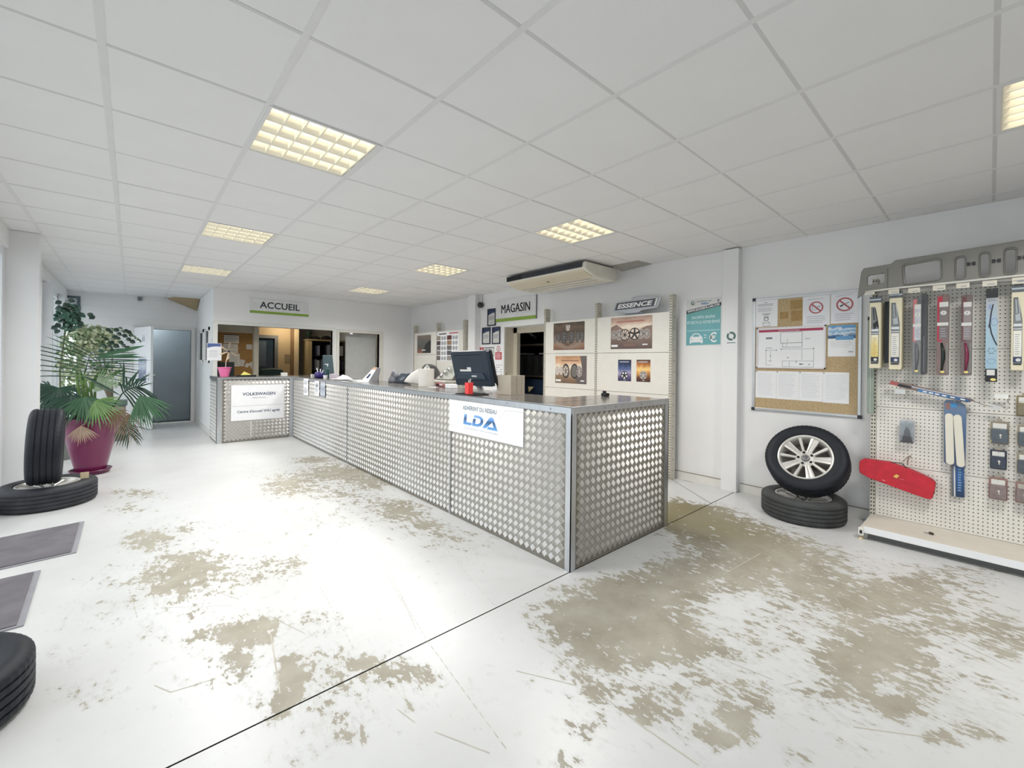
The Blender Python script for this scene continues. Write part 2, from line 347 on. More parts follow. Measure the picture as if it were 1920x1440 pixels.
def build_floor():
    J = 1.822; g = .004; st = .04
    xs = np.arange(-1.0, 5.0+1e-6, st)
    V = []; Fc = []
    for y0, y1 in ((YN-.1, J-g), (J+g, 12.9)):
        n = int(round((y1-y0)/st)); ys = np.linspace(y0, y1, n+1)
        gx, gy = np.meshgrid(xs, ys); o = sum(len(v) for v in V)
        V.append(np.stack([gx.ravel(), gy.ravel(), np.zeros(gx.size)], 1)); nx = len(xs)
        i = np.arange((nx-1)*n); r, c = i//(nx-1), i % (nx-1); k = o+r*nx+c
        Fc.append(np.stack([k, k+1, k+nx+1, k+nx], 1))
    V = np.concatenate(V); Fc = np.concatenate(Fc)
    me = bpy.data.meshes.new('floor'); me.from_pydata(V, [], Fc.tolist())
    for nm, lst in (('wear', WEAR), ('oil', OIL)):
        a = me.attributes.new(nm, 'FLOAT', 'POINT'); a.data.foreach_set('value', np.clip(blob_field(V[:,0], V[:,1], lst), 0, 1.15).astype(np.float32))
    me.materials.append(floor_material()); me.update()
    o = bpy.data.objects.new('floor', me); COL.objects.link(o); o['kind'] = 'structure'; WL[o.name] = (0, 0, 0)
    mk('saw_joint', MB().box(-1, J-g-.002, -.012, 5, J+g+.002, -.006), SHADOWGAP, o)
    mk('subfloor', MB().box(-1, YN-.1, -.12, 5, 12.9, -.015), M('concrete', (150, 146, 136), .8), o)
    # scratches and dashed scuff lines worn through the paint
    S = MB(); FF = Face((0, 0, 0), (1, 0, 0), (0, 0, 1), (0, 1, 0))
    def scr(x0, y0, x1, y1, w=.004, dash=0):
        a, b = onZ(x0, y0, 0), onZ(x1, y1, 0)
        if not dash: FF.line(S, a.x, a.y, b.x, b.y, w*.6, .0006); return
        n = max(2, int((b-a).length/dash))
        for k in range(n):
            p, q = a.lerp(b, k/n), a.lerp(b, (k+.62)/n); FF.line(S, p.x, p.y, q.x, q.y, w*.6, .0006)
    for q in ((695,1020,760,1140,.005,.05),(735,1090,800,1200,.004,.04),(800,1200,955,1412,.006,.05),(600,1100,665,1220,.004,.05),(820,1010,930,1140,.004,.06),
              (815,1372,918,1412,.008,0),(745,1330,778,1355,.006,0),(505,1155,572,1188,.006,0),(508,1190,525,1300,.010,0),(242,1105,258,1160,.006,.04),(715,1030,780,1180,.003,0),
              (1205,1362,1310,1435,.010,0),(1130,1305,1205,1362,.008,0),(1365,1240,1450,1275,.008,0),(1440,1275,1420,1300,.004,0),(1470,1285,1500,1278,.006,0),(1600,1363,1780,1388,.008,0),(1600,1310,1660,1330,.006,0),
              (968,1258,1080,1285,.007,0),(1040,1225,1090,1270,.006,0),(1110,1245,1195,1282,.008,0),(1355,1078,1425,1038,.010,0),(1500,1020,1740,1195,.006,0),(1560,1110,1735,1190,.007,0),(1590,1140,1585,1185,.010,0),(1566,1120,1585,1150,.006,0),
              (1690,1150,1900,1255,.006,0),(1500,1010,1580,1032,.005,0),(290,1285,320,1298,.008,0),(320,1298,405,1272,.008,0),(245,1090,320,1063,.012,0),(365,1095,448,1124,.005,0),(300,1140,440,1135,.003,0),(600,1180,560,1205,.004,0),(1010,1210,1092,1262,.006,.05)):
        scr(*q)
    mk('scratch', S, M('scratched_concrete', (184, 180, 168), .6, var=.15), o, kind='stuff')
    J2 = MB()
    for a, b in (((1256, 897), (1336, 946)), ((1280, 900), (1300, 905))):
        p, q = onZ(*a, 0), onZ(*b, 0); FF.line(J2, p.x, p.y, q.x, q.y, .006, .0007)
    mk('crack', J2, SHADOWGAP, o)
build_floor()
struct('ground_outside', MB().box(-30, -25, -.25, -1.0, 35, -.13), M('pavement', (196, 198, 200), .8, var=.06, vs=1))

# ---- walls
RD0, RD1, RDT = 5.738, 4.66, 1.995                                     # doorway to the store (Y range, top)
w = MB(); w.box(XW, YN, 0, XW+.3, RD1, ZC+.3); w.box(XW, RD0, 0, XW+.3, YB+3.6, ZC+.3); w.box(XW, RD1, RDT, XW+.3, RD0, ZC+.3)
struct('wall_right', w, WHITE_WALL)
OX0, OX1, OZ0, OZ1 = 1.127, 3.105, 1.05, 1.988                           # service hatch; then the office door
DX0, DX1, DZ1 = 3.245, 4.125, 1.963
w = MB(); T = .10
w.box(XO, YB, 0, OX0, YB+T, ZC+.3); w.box(OX0, YB, OZ1, OX1, YB+T, ZC+.3); w.box(OX0, YB, 0, OX1, YB+T, OZ0-.02); w.box(OX1, YB, 0, DX0, YB+T, ZC+.3)
w.box(DX0, YB, DZ1, DX1, YB+T, ZC+.3); w.box(DX1, YB, 0, XW, YB+T, ZC+.3)
struct('wall_back', w, WHITE_WALL)
w = MB()                                                              # office flank with two narrow windows
for y0, y1, z0, z1 in ((YB+T, 9.50, 0, ZC+.3), (9.50, 11.0, 0, 1.33), (9.50, 11.0, 1.95, ZC+.3), (10.05, 10.35, 1.33, 1.95), (11.0, YF, 0, ZC+.3)): w.box(XO, y0, z0, XO+.08, y1, z1)
struct('wall_office', w, WHITE_WALL)
FD0, FD1, FDZ = .04, .96, 1.985
w = MB(); w.box(-.745, YF, 0, FD0, YF+.12, ZC+.3); w.box(FD0, YF, FDZ, FD1, YF+.12, ZC+.3); w.box(FD1, YF, 0, XO+.08, YF+.12, ZC+.3); w.box(-1.0, YF, 2.54, -.745, YF+.12, ZC+.3)
wf = struct('wall_far', w, WHITE_WALL)
s_ = MB()
for k in range(13): s_.box(-.744, YF-.002, .18+.2*k, .02 if .18+.2*k < 2.06 else 1.06, YF, .183+.2*k)
mk('cladding_groove', s_, M('groove_grey', (214, 216, 217), .7), wf)
struct('wall_front', MB().box(-1.0, YN-.1, 0, XW+.3, YN, ZC+.3), M('rear_wall_paint', (118, 110, 96), .7, var=.04))
w = MB(); w.box(XF-.10, YN, 2.45, XF, YF, ZC+.3); w.box(XF-.10, YN, -.1, XF, YF, .06)
struct('wall_left', w, WHITE_WALL)
# ---- pilasters and facade posts
struct('trim_1', MB().box(-1.02, 6.5, 0, -.715, 6.62, ZC), WHITE_WALL, bevel=.004)
t2 = struct('trim_2', MB().box(XW-.085, 1.80, 0, XW, 1.96, ZC-.012), WHITE_WALL, bevel=.004)
struct('trim_3', MB().box(XW-.12, 6.44, 0, XW, 6.66, ZC), WHITE_WALL, bevel=.004)
FR = M('facade_frame_white', (232, 235, 238), .35, var=.015)
GL = glass('facade_glass')
ys = [YN, -1.0, .75, 2.5, 4.3, 6.45, 8.9, 10.6, YF-.02]
for k in range(len(ys)-1):
    y0, y1 = ys[k], ys[k+1]
    fm = MB(); x0, x1 = XF-.09, XF-.03
    fm.box(x0, y0, .06, x1, y0+.05, 2.45); fm.box(x0, y1-.05, .06, x1, y1, 2.45); fm.box(x0, y0+.05, .06, x1, y1-.05, .14); fm.box(x0, y0+.05, 2.37, x1, y1-.05, 2.45)
    o = struct('window_%d' % (k+1), fm, FR)
    mk('pane', MB().box(XF-.064, y0+.05, .14, XF-.056, y1-.05, 2.37), GL, o)
struct('trim_4', MB().box(-.99, 8.95, 0, -.855, 9.03, 2.44), FR)
struct('trim_5', MB().box(XF-.02, 10.55, 0, XF+.05, 10.63, 2.44), FR)
DKF = M('dark_window_frame', (84, 98, 106), .4, var=.05)
fm = MB(); fm.box(-1.0, YF-.02, 0, -.955, YF+.06, 2.54); fm.box(-.79, YF-.02, 0, -.745, YF+.06, 2.54); fm.box(-.955, YF-.02, 2.50, -.79, YF+.06, 2.54)
o = struct('window_%d' % len(ys), fm, DKF); mk('pane', MB().box(-.955, YF+.02, 0, -.79, YF+.028, 2.5), GL, o)
mk('roller_blind', MB().box(-.955, YF+.005, 2.22, -.79, YF+.012, 2.5), M('blind_cloth', (214, 220, 222), .8), o)
# office flank windows
for k, (y0, y1) in enumerate(((10.35, 11.0), (9.50, 10.05))):
    fm = MB(); x0, x1 = XO-.02, XO+.07
    fm.box(x0, y0, 1.30, x1, y0+.06, 1.96); fm.box(x0, y1-.06, 1.30, x1, y1, 1.96); fm.box(x0, y0, 1.90, x1, y1, 1.96); fm.box(x0-.02, y0, 1.29, x1, y1, 1.35)
    o = struct('window_%d' % (len(ys)+1+k), fm, TRIM_W)
    mk('gasket', MB().box(XO+.0, y0+.06, 1.35, XO+.012, y0+.075, 1.90).box(XO, y1-.075, 1.35, XO+.012, y1-.06, 1.90), DKF, o)
    mk('pane', MB().box(XO+.02, y0+.06, 1.35, XO+.026, y1-.06, 1.90), glass('office_glass', (190, 205, 210), .2), o)
# ---- baseboards
BBM = M('skirting_cream', (231, 229, 224), .45, var=.03)
mk0 = MB(); mk0.box(XW-.012, .70, 0, XW, 1.79, .09); mk0.box(XW-.012, 1.97, 0, XW, RD1-.02, .09); _bb = struct('baseboard_right', mk0, BBM); mk('joint_line', MB().box(XW-.0135, .70, .088, XW-.0005, 1.79, .0945).box(XW-.0135, 1.97, .088, XW-.0005, RD1-.02, .0945), M('dark_joint', (150, 144, 130), .8), _bb)  # thin dark line along the skirting's top edge
struct('baseboard_office', MB().box(XO-.012, YB+.02, 0, XO, YF-.02, .11), BBM); struct('baseboard_far', MB().box(-.74, YF-.012, 0, FD0-.06, YF, .09), BBM)
# ---- hatch and door frames in the back wall
m_ = MB(); d0, d1 = YB-.02, YB+T+.01
m_.box(OX0-.07, d0, OZ0, OX0, d1, OZ1+.06); m_.box(OX0, d0, OZ1, OX1, d1, OZ1+.06); m_.box(OX1, d0, OZ0, OX1+.055, d1, OZ1+.06)
struct('trim_6', m_, M('hatch_frame', (226, 226, 222), .4, var=.02), bevel=.003)
m_ = MB(); m_.box(DX0-.055, d0, 0, DX0, d1, DZ1+.06); m_.box(DX0, d0, DZ1, DX1, d1, DZ1+.06); m_.box(DX1, d0, 0, DX1+.085, d1, DZ1+.06)
dr = struct('door_1', m_, M('door_frame_cream', (222, 220, 212), .4, var=.02), bevel=.003)
lf = mk('door_leaf', MB().box(3.44, YB+.16, .01, DX1-.01, YB+.20, DZ1-.01), M('grey_door_leaf', (190, 192, 190), .5, var=.04), dr)
mk('edge_plate', MB().box(DX1-.045, YB+.15, .3, DX1-.02, YB+.16, 1.22), INK_M, lf)
# ---- far door (open white leaf, grey wall beyond)
m_ = MB(); m_.box(FD0-.05, YF-.03, 0, FD0, YF+.13, FDZ+.05); m_.box(FD1, YF-.03, 0, FD1+.07, YF+.13, FDZ+.05); m_.box(FD0, YF-.03, FDZ, FD1, YF+.13, FDZ+.05)
d2 = struct('door_2', m_, TRIM_W, bevel=.004)
hd = Vector((.285-FD0, 10.66-YF, 0)).normalized(); hn = Vector((hd.y, -hd.x, 0)); hinge = Vector((FD0+.01, YF-.03, 0)); LL = .93
lf = mk('door_leaf', MB().obox(hinge+hd*LL/2+Vector((0,0,1.0)), hd*LL/2, hn*.02, Vector((0,0,.985))), WHITE_GLOSS, d2, bevel=.002)
fh = Face(hinge+hn*(-.021 if hn.x > 0 else .021), hd, -hn if hn.x > 0 else hn)
hm = MB()
for sgn in (1, -1):
    fc = hinge+hd*(LL-.07)+hn*sgn*.02; hm.obox(fc+Vector((0,0,1.02))+hn*sgn*.004, hd*.018, hn*.004, Vector((0,0,.09)))
    hm.tube([fc+Vector((0,0,1.05)), fc+hn*sgn*.05+Vector((0,0,1.05)), fc+hn*sgn*.05-hd*.1+Vector((0,0,1.05))], .009)
mk('door_handle', hm, CHROME, lf)
# find the side of the leaf that faces the room
side = 1 if (CAMP-hinge).dot(hn) > 0 else -1
fh = Face(hinge+hn*side*.0215, hd if hd.cross(Vector((0,0,1))).dot(hn*side) > 0 else -hd, hn*side); us = 1 if fh.u.dot(hd) > 0 else -1
pt = MB()
for cx in (.50, .58):
    fh.quad(pt, us*cx-.014, 1.70, us*cx+.014, 1.79, .0005); fh.disc(pt, us*cx, 1.81, .012, .0005)
mk('pictogram', pt, INK_M, lf)
pp = MB(); a0, a1 = sorted((us*.28, us*.70)); fh.box(pp, a0, .92, a1, 1.36, 0, .002)
tag(mk('poster', pp, G('bluegrey_photo', [(0, (70, 84, 120)), (.45, (150, 160, 186)), (.7, (210, 216, 226)), (1, (90, 104, 140))], noise=.4, scale=6), pivot=True), 'blue and white photo poster on the open white door', 'poster')
al = MB(); al.box(-.6, 12.1, 0, 1.4, 12.2, 2.6); al.box(-.7, YF+.12, 0, -.6, 12.7, 2.6); al.box(1.14, YF+.12, 0, 1.3, 12.7, 2.6); al.box(-.7, YF+.12, 2.5, 1.3, 12.7, 2.6)
struct('wall_passage', al, M('slate_grey_wall', (152, 163, 169), .6, var=.05, vs=3))
_pl = bpy.data.lights.new('passage_fill', 'POINT'); _pl.energy = 34; _pl.shadow_soft_size = .15; _po = bpy.data.objects.new('passage_fill', _pl); COL.objects.link(_po); _po.location = (-.2, 11.85, 2.3)  # added fill light without a fitting, brightens the grey passage wall
struct('trim_7', MB().box(FD0, YF-.02, .0, FD1, YF+.12, .012), TRIM_W)
struct('floor_passage', MB().box(-.6, YF+.12, .001, 1.3, 12.6, .006), M('dark_green_lino', (52, 66, 66), .5))
# ---- store doorway
m_ = MB(); m_.box(XW+.22, RD0-.10, 0, XW+.30, RD0, RDT); m_.box(XW+.22, RD1, 0, XW+.30, RD1+.08, RDT); m_.box(XW+.22, RD1, RDT-.10, XW+.30, RD0, RDT)
m_.box(XW+.02, RD0-.004, 0, XW+.22, RD0+.0, RDT)
struct('door_3', m_, M('door_lining_beige', (206, 198, 180), .5, var=.03), bevel=.003)
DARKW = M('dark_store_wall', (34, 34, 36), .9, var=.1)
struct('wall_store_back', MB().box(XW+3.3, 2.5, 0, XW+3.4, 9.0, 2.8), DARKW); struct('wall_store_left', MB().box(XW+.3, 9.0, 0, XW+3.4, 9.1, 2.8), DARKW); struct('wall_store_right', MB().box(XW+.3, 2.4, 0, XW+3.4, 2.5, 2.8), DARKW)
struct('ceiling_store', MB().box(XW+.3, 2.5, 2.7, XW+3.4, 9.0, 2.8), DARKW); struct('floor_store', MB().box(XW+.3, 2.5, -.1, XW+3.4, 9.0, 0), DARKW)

# ---- ceiling: slab above, T grid, loose tiles
cl = struct('ceiling', MB().box(-1.0, YN, ZC+.16, XW+.3, 12.9, ZC+.22), M('soffit', (120, 118, 112), .9))
TILE = .6; GX0, GY0 = -.102, 2.3916
TM = M('ceiling_tile_white', (236, 235, 234), .85, var=.012, vs=3, bump=.15, bs=260)
TB = M('t_bar_white', (226, 225, 224), .5, var=.02)
xe = [XF] + [GX0+TILE*i for i in range(-1, 9)] + [XW]
ye = [YN] + [GY0+TILE*j for j in range(-8, 16)] + [YF]
for x in xe[1:-1]: mk('main_runner', MB().box(x-.014, YN, ZC, x+.014, YF if x < XO else YB, ZC+.03), TB, cl)
for y in ye[1:-1]:
    x1 = XO if y > YB else XW
    mk('cross_runner', MB().box(XF, y-.009, ZC+.001, x1, y+.009, ZC+.028), M('t_bar_grey', (210, 209, 208), .5, var=.02), cl)
mk('wall_angle', MB().box(XW-.02, YN, ZC, XW, YB, ZC+.02).box(XF, YN, ZC, XF+.02, YF, ZC+.02).box(XO, YB-.02, ZC, XW, YB, ZC+.02).box(XF, YF-.02, ZC, XO, YF, ZC+.02), TB, cl)
LIGHTS = {(1, 0), (1, 4), (1, 8), (5, 0), (5, 4), (5, 8), (5, -5)}
LOOSE = set()
tmesh = {}
for i in range(len(xe)-1):
    for j in range(len(ye)-1):
        x0, x1, y0, y1 = xe[i], xe[i+1], ye[j], ye[j+1]
        if y0 >= YB-.05 and x0 > XO-.1: continue
        if y0 > YB-.05: x1 = min(x1, XO)
        if x1-x0 < .05: continue
        gi, gj = round((x0-GX0)/TILE), round((y0-GY0)/TILE)
        if (gi, gj) in LIGHTS and abs(x0-GX0-gi*TILE) < .01 and abs(y0-GY0-gj*TILE) < .01: continue
        if gi == 1 and gj == 15: continue                             # the tile that has dropped out by the far wall
        key = (round(x1-x0, 3), round(y1-y0, 3)); wx, wy = x1-x0-.016, y1-y0-.012
        if key not in tmesh:
            me = bpy.data.meshes.new('ceiling_tile'); b = MB().box(-wx/2, -wy/2, 0, wx/2, wy/2, .014); me.from_pydata(b.v, [], b.f); me.materials.append(TM); tmesh[key] = me
        o = bpy.data.objects.new('ceiling_tile', tmesh[key]); COL.objects.link(o); o.parent = cl
        o.location = ((x0+x1)/2, (y0+y1)/2, ZC+.0012+random.random()*.0012)
        o.rotation_euler = (random.uniform(-.0015, .0015), random.uniform(-.0015, .0015), 0)
        if gi == 7 and gj == 1 and False: LOOSE.add(o)
# slipped tile by the far wall: its brown wool back hangs into view
a, b, c, d = Vector((.56, 11.58, ZC-.01)), Vector((1.05, 11.58, ZC-.21)), Vector((1.05, 11.1, ZC-.02)), Vector((.56, 11.1, ZC+.03))
tl = MB().prism([a, b, c, d], (0, 0, .02))
tt = top('dropped_ceiling_tile', tl, M('brown_mineral_wool', (176, 156, 124), .9, var=.12, vs=30, bump=.3), 'brown-backed ceiling tile slipped down in the far corner', 'ceiling tile')
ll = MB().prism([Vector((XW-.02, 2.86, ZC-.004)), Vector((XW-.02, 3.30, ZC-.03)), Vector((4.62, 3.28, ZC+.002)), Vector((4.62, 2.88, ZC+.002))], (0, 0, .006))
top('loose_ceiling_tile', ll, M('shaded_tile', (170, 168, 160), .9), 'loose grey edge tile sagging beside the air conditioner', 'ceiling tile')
# ================================================================== LIGHT FITTINGS
TUBE = E('fluorescent_tube', (255, 247, 234), 6)
LOUV = M('louvre_white_enamel', (248, 243, 226), .3, var=.02)
HOUS = M('fitting_housing', (245, 240, 224), .4, var=.02)
def make_fitting(label):
    t = thing('recessed_ceiling_light', label, 'ceiling light', (0, 0, 0), 'recessed louvre lights in the ceiling grid')
    h = TILE/2-.008; z = .0
    b = MB(); b.box(-h, -h, .085, h, h, .09); b.box(-h, -h, z, -h+.004, h, .085); b.box(h-.004, -h, z, h, h, .085); b.box(-h, -h, z, h, -h+.004, .085); b.box(-h, h-.004, z, h, h, .085)
    mk('housing', b, HOUS, t)
    f = MB(); f.box(-h-.006, -h-.006, -.004, h+.006, -h+.01, .002); f.box(-h-.006, h-.01, -.004, h+.006, h+.006, .002); f.box(-h-.006, -h+.01, -.004, -h+.01, h-.01, .002); f.box(h-.022, -h+.01, -.004, h+.006, h-.01, .002)
    mk('frame', f, TB, t)
    rw = (2*h-.02)/4
    for k in range(5):
        y = -h+.01+rw*k; m = MB()
        pr = [(-.005, 0), (.005, 0), (.024, .020), (.044, .054), (-.044, .054), (-.024, .020)]
        if k == 0: pr = [(0, 0), (.005, 0), (.024, .020), (.044, .054), (0, .054)]
        if k == 4: pr = [(-.005, 0), (0, 0), (0, .054), (-.044, .054), (-.024, .020)]
        m.prism([Vector((-h+.01, y+a, b_)) for a, b_ in pr], (2*h-.032, 0, 0)); mk('reflector', m, LOUV, t)
    cb = None
    for k in range(4):
        y0 = -h+.01+rw*k
        tb = MB().cyl((-h+.02, y0+rw/2, .066), (h-.03, y0+rw/2, .066), .013, n=10); mk('tube', tb, TUBE, t)
        for q in range(6):
            x = -h+.01+(2*h-.032)*(q+.92)/6
            if cb is None:
                m = MB().prism([Vector((-.003, 0, .0)), Vector((.003, 0, .0)), Vector((.010, 0, .05)), Vector((-.010, 0, .05))], (0, rw-.012, 0)); cb = mk('cross_blade', m, LOUV, t); o = cb
            else:
                o = cb.copy(); COL.objects.link(o); o.parent = t
            o.location = (x, y0+.006, 0)
    al = bpy.data.lights.new('tube_light', 'AREA'); al.shape = 'SQUARE'; al.size = .54; al.energy = 30; al.color = (1, .98, .95); al.spread = math.radians(150)
    ao = bpy.data.objects.new('tube_light', al); COL.objects.link(ao); ao.parent = t; ao.location = (0, 0, -.006)
    return t
fit0 = None
LL_ = {(1, 0): 'large louvre light nearest the camera, upper left of the ceiling', (1, 4): 'second louvre light in the left row, above the office corner', (1, 8): 'small farthest louvre light of the left row',
       (5, 0): 'louvre light in the right row in front of the air conditioner', (5, 4): 'middle louvre light of the right row above the tall counter screen', (5, 8): 'smallest louvre light before the reception sign wall', (5, -5): 'louvre light cut off by the right edge of the picture'}
for (i, j), lab in LL_.items():
    p = (GX0+TILE*(i+.5), GY0+TILE*(j+.5), ZC)
    if fit0 is None: fit0 = make_fitting(lab); fit0.location = p; WL[fit0.name] = p
    else: dup(fit0, loc=p, label=lab)

# ================================================================== COUNTER
CX, CE, CTOP, CLY = 2.15, 3.40, 1.075, 8.30
def tread(face, a0, b0, a1, b1, parent, plain_name='front_panel', d0=-.02):
    """one sheet of five-bar tread plate: a flat sheet and the raised bars pressed into it"""
    sh = MB(); face.box(sh, a0, b0, a1, b1, d0, 0); sheet = mk(plain_name, sh, PLATE, parent)
    P = .060; L, W, H = .0186, .0029, .0024
    V, Fc = [], []; n0 = 0
    tmpl = []
    for s in (0, 1):
        t = np.array([1, 1 if s == 0 else -1])/math.sqrt(2); q = np.array([-t[1], t[0]]); bars = []
        for k in range(5):
            c = q*(k-2)*.0086
            base = [c-t*L-q*W, c+t*L-q*W, c+t*L+q*W, c-t*L+q*W]; ridge = [c-t*L*.72, c+t*L*.72]
            bars.append([(x, y, 0) for x, y in base] + [(x, y, H) for x, y in ridge])
        tmpl.append(bars)
    fs = [(0, 1, 5, 4), (1, 2, 5), (2, 3, 4, 5), (3, 0, 4)]
    na, nb = int((a1-a0)/P)+1, int((b1-b0)/P)+1
    for s in (0, 1):
        for ia in range(na):
            for ib in range(nb):
                ca, cb = a0+P*(ia+.5*s+.25), b0+P*(ib+.5*s+.25)
                if ca+.02 > a1 or cb+.02 > b1 or ca-.02 < a0 or cb-.02 < b0: continue
                for bar in tmpl[s]:
                    V += [(ca+x, cb+y, z) for x, y, z in bar]; Fc += [tuple(n0+i for i in f) for f in fs]; n0 += 6
    V = np.array(V); off = Vector(WL[sheet.name])
    o, u, v, n = (np.array(face.o-off), np.array(face.u), np.array(face.v), np.array(face.n))
    W3 = o + V[:, :1]*u + V[:, 1:2]*v + V[:, 2:]*n
    me = bpy.data.meshes.new('raised_studs'); me.from_pydata(W3, [], Fc); me.materials.append(STUD)
    ob = bpy.data.objects.new('raised_studs', me); COL.objects.link(ob); ob.parent = sheet; ob['kind'] = 'stuff'; WL[ob.name] = tuple(off)
    return sheet
ct = thing('reception_counter', 'long L-shaped reception counter clad in silver tread plate', 'counter', (CX, 1.82, 0))
fF = rwall(CX)
for y0, y1 in ((1.862, 3.235), (3.235, 5.705), (5.705, CLY-.045)): tread(fF, -y1, .004, -y0, CTOP-.04, ct)
fE = bwall(1.82); tread(fE, CX+.04, .004, CE-.04, CTOP-.04, ct, 'end_panel')
fL = bwall(CLY); tread(fL, XO+.04, .004, CX-.045, CTOP-.04, ct, 'wing_panel')
fS = rwall(XO-.03); tread(fS, -YB+.01, .004, -CLY-.04, CTOP-.05, ct, 'side_panel')
m = MB(); m.box(CX-.004, 3.226, 0, CX, 3.246, CTOP-.04); mk('seam_strip', m, ALU, ct)
m = MB(); m.box(CX-.004, 5.694, 0, CX, 5.716, CTOP-.04); mk('seam_strip', m, ALU, ct)
m = MB(); m.box(CX-.006, 1.814, 0, CX, 1.862, CTOP); m.box(CX-.006, 1.814, 0, CX+.045, 1.82, CTOP); mk('corner_trim', m, ALU, ct)
m = MB(); m.box(CE-.045, 1.814, 0, CE+.006, 1.82, CTOP); m.box(CE, 1.814, 0, CE+.006, 1.86, CTOP); mk('corner_trim', m, ALU, ct)
m = MB(); m.box(CX-.05, CLY-.006, 0, CX, CLY, CTOP-.035); m.box(CX-.006, CLY-.05, 0, CX, CLY, CTOP-.035); mk('corner_trim', m, ALU, ct)
m = MB(); m.box(XO-.036, CLY-.006, 0, XO+.04, CLY, CTOP-.03); m.box(XO-.036, CLY-.006, 0, XO-.03, CLY+.045, CTOP-.03); mk('corner_trim', m, ALU, ct)
MDF = M('raw_chipboard', (150, 130, 100), .8, var=.1)
m = MB(); m.box(2.68, 2.45, 0, 2.70, YB-.01, CTOP-.03); m.box(2.78, 2.41, 0, CE-.01, 2.43, CTOP-.03); m.box(CE-.03, 1.84, 0, CE-.01, 2.43, CTOP-.03); mk('back_panel', m, MDF, ct)
TOPM = M('dark_grey_worktop', (98, 94, 90), .16, var=.1, vs=12, stretch=(4, .4, 1))
wt = thing('countertop', 'dark grey glossy worktop with aluminium edges on the long counter', 'countertop', (CX, 1.82, CTOP-.03))
m = MB(); m.box(CX+.004, 2.150, CTOP-.03, 2.78, YB-.006, CTOP); m.box(CX+.004, 1.826, CTOP-.03, 2.78, 2.142, CTOP); m.box(2.78, 1.826, CTOP-.03, CE-.004, 2.43, CTOP); m.box(XO-.02, CLY+.004, CTOP-.03, CX+.004, YB-.006, CTOP)
mk('worktop', m, TOPM, wt)
m = MB(); m.box(CX-.008, 1.812, CTOP-.042, CX-.002, CLY, CTOP+.003); m.box(CX-.008, 1.812, CTOP, CX+.03, CLY+.02, CTOP+.003); mk('edge_trim', m, ALU, wt)
m = MB(); m.box(CX-.008, 1.810, CTOP-.042, CE+.008, 1.816, CTOP+.003); m.box(CX+.03, 1.812, CTOP, CE+.008, 1.84, CTOP+.003); mk('edge_trim', m, ALU, wt)
m = MB(); m.box(XO-.04, CLY-.012, CTOP-.034, CX-.008, CLY-.006, CTOP+.003); m.box(XO-.04, CLY-.012, CTOP, CX-.008, CLY+.02, CTOP+.003); mk('edge_trim', m, ALU, wt)
m = MB(); m.box(XO-.042, CLY-.012, CTOP-.045, XO-.036, YB-.012, CTOP+.004); m.box(XO-.042, CLY, CTOP, XO-.015, YB-.012, CTOP+.003); mk('edge_trim', m, M('dull_edge_trim', (120, 124, 128), .4, .8), wt)
m = MB()
for y in (2.0, 2.45, 4.9, 5.6): fF.disc(m, -y, CTOP-.02, .006, .009, 8)
for x in (2.5, 2.63, 2.97): fE.disc(m, x, CTOP-.02, .006, .011, 8)
mk('screw_head', m, INK_M, wt)

# ---- signs on the counter
t = thing('counter_sign', 'white panel with a blue gradient three-letter logo on the counter front', 'sign', (CX, 2.77, .89))
a0, b0, a1, b1 = -3.245, .748, -2.272, 1.030
m = MB(); fF.box(m, a0, b0, a1, b1, .0035, .0065); mk('panel', m, PAPER, t)
W_, H_ = a1-a0, b1-b0; u = lambda f: a0+W_*f; v = lambda f: b1-H_*f
text(fF, 'ADHÉRENT DU RÉSEAU', u(.45), v(.255), .0075, 1, M('steel_blue_ink', (92, 104, 122), .5), t, width=W_*.47, height=H_*.155, bold=.012)
BL = G('logo_blue_gradient', [(0, (110, 170, 225)), (.3, (84, 136, 196)), (.55, (60, 84, 120)), (.75, (92, 150, 214)), (1, (150, 190, 232))], noise=.05, scale=2)
m = MB(); d = .0075
fF.poly(m, [(u(.242), v(.385)), (u(.278), v(.385)), (u(.270), v(.625)), (u(.350), v(.625)), (u(.342), v(.70)), (u(.222), v(.70))], d)
# D: a bow and a short stem
bow = [(u(.385), v(.37)), (u(.445), v(.37)), (u(.490), v(.40)), (u(.512), v(.47)), (u(.508), v(.57)), (u(.482), v(.66)), (u(.435), v(.70)), (u(.352), v(.70)), (u(.372), v(.48)), (u(.408), v(.48)), (u(.396), v(.625)), (u(.428), v(.625)), (u(.455), v(.60)), (u(.472), v(.55)), (u(.475), v(.49)), (u(.460), v(.455)), (u(.432), v(.445)), (u(.378), v(.445))]
fF.poly(m, bow, d)
fF.poly(m, [(u(.600), v(.36)), (u(.640), v(.36)), (u(.700), v(.72)), (u(.560), v(.72)), (u(.578), v(.645)), (u(.650), v(.645)), (u(.630), v(.50)), (u(.545), v(.70)), (u(.500), v(.70))], d)
mk('logo', m, BL, t)
text(fF, 'LA DÉCONSTRUCTION AUTOMOBILE', u(.465), v(.825), .0075, 1, INK_L, t, width=W_*.47, height=H_*.05)
m = MB(); fF.line(m, u(.38), v(.325), u(.53), v(.325), .0012, d)
for p, q in (((.80, .10), (.995, .10)), ((.72, .38), (.80, .10)), ((.0, .80), (.16, .80)), ((.16, .80), (.185, .92))): fF.line(m, u(p[0]), v(p[1]), u(q[0]), v(q[1]), .002, d)
mk('printed_line', m, INK_L, t)
m = MB(); fF.poly(m, [(u(.10), v(.70)), (u(.28), v(.12)), (u(.33), v(.12)), (u(.15), v(.70))], .0068); mk('printed_band', m, M('very_pale_grey', (228, 232, 240), .5), t)
t = thing('counter_notice', 'white notice panel in two fields on the short counter wing', 'sign', (1.62, CLY, .64))
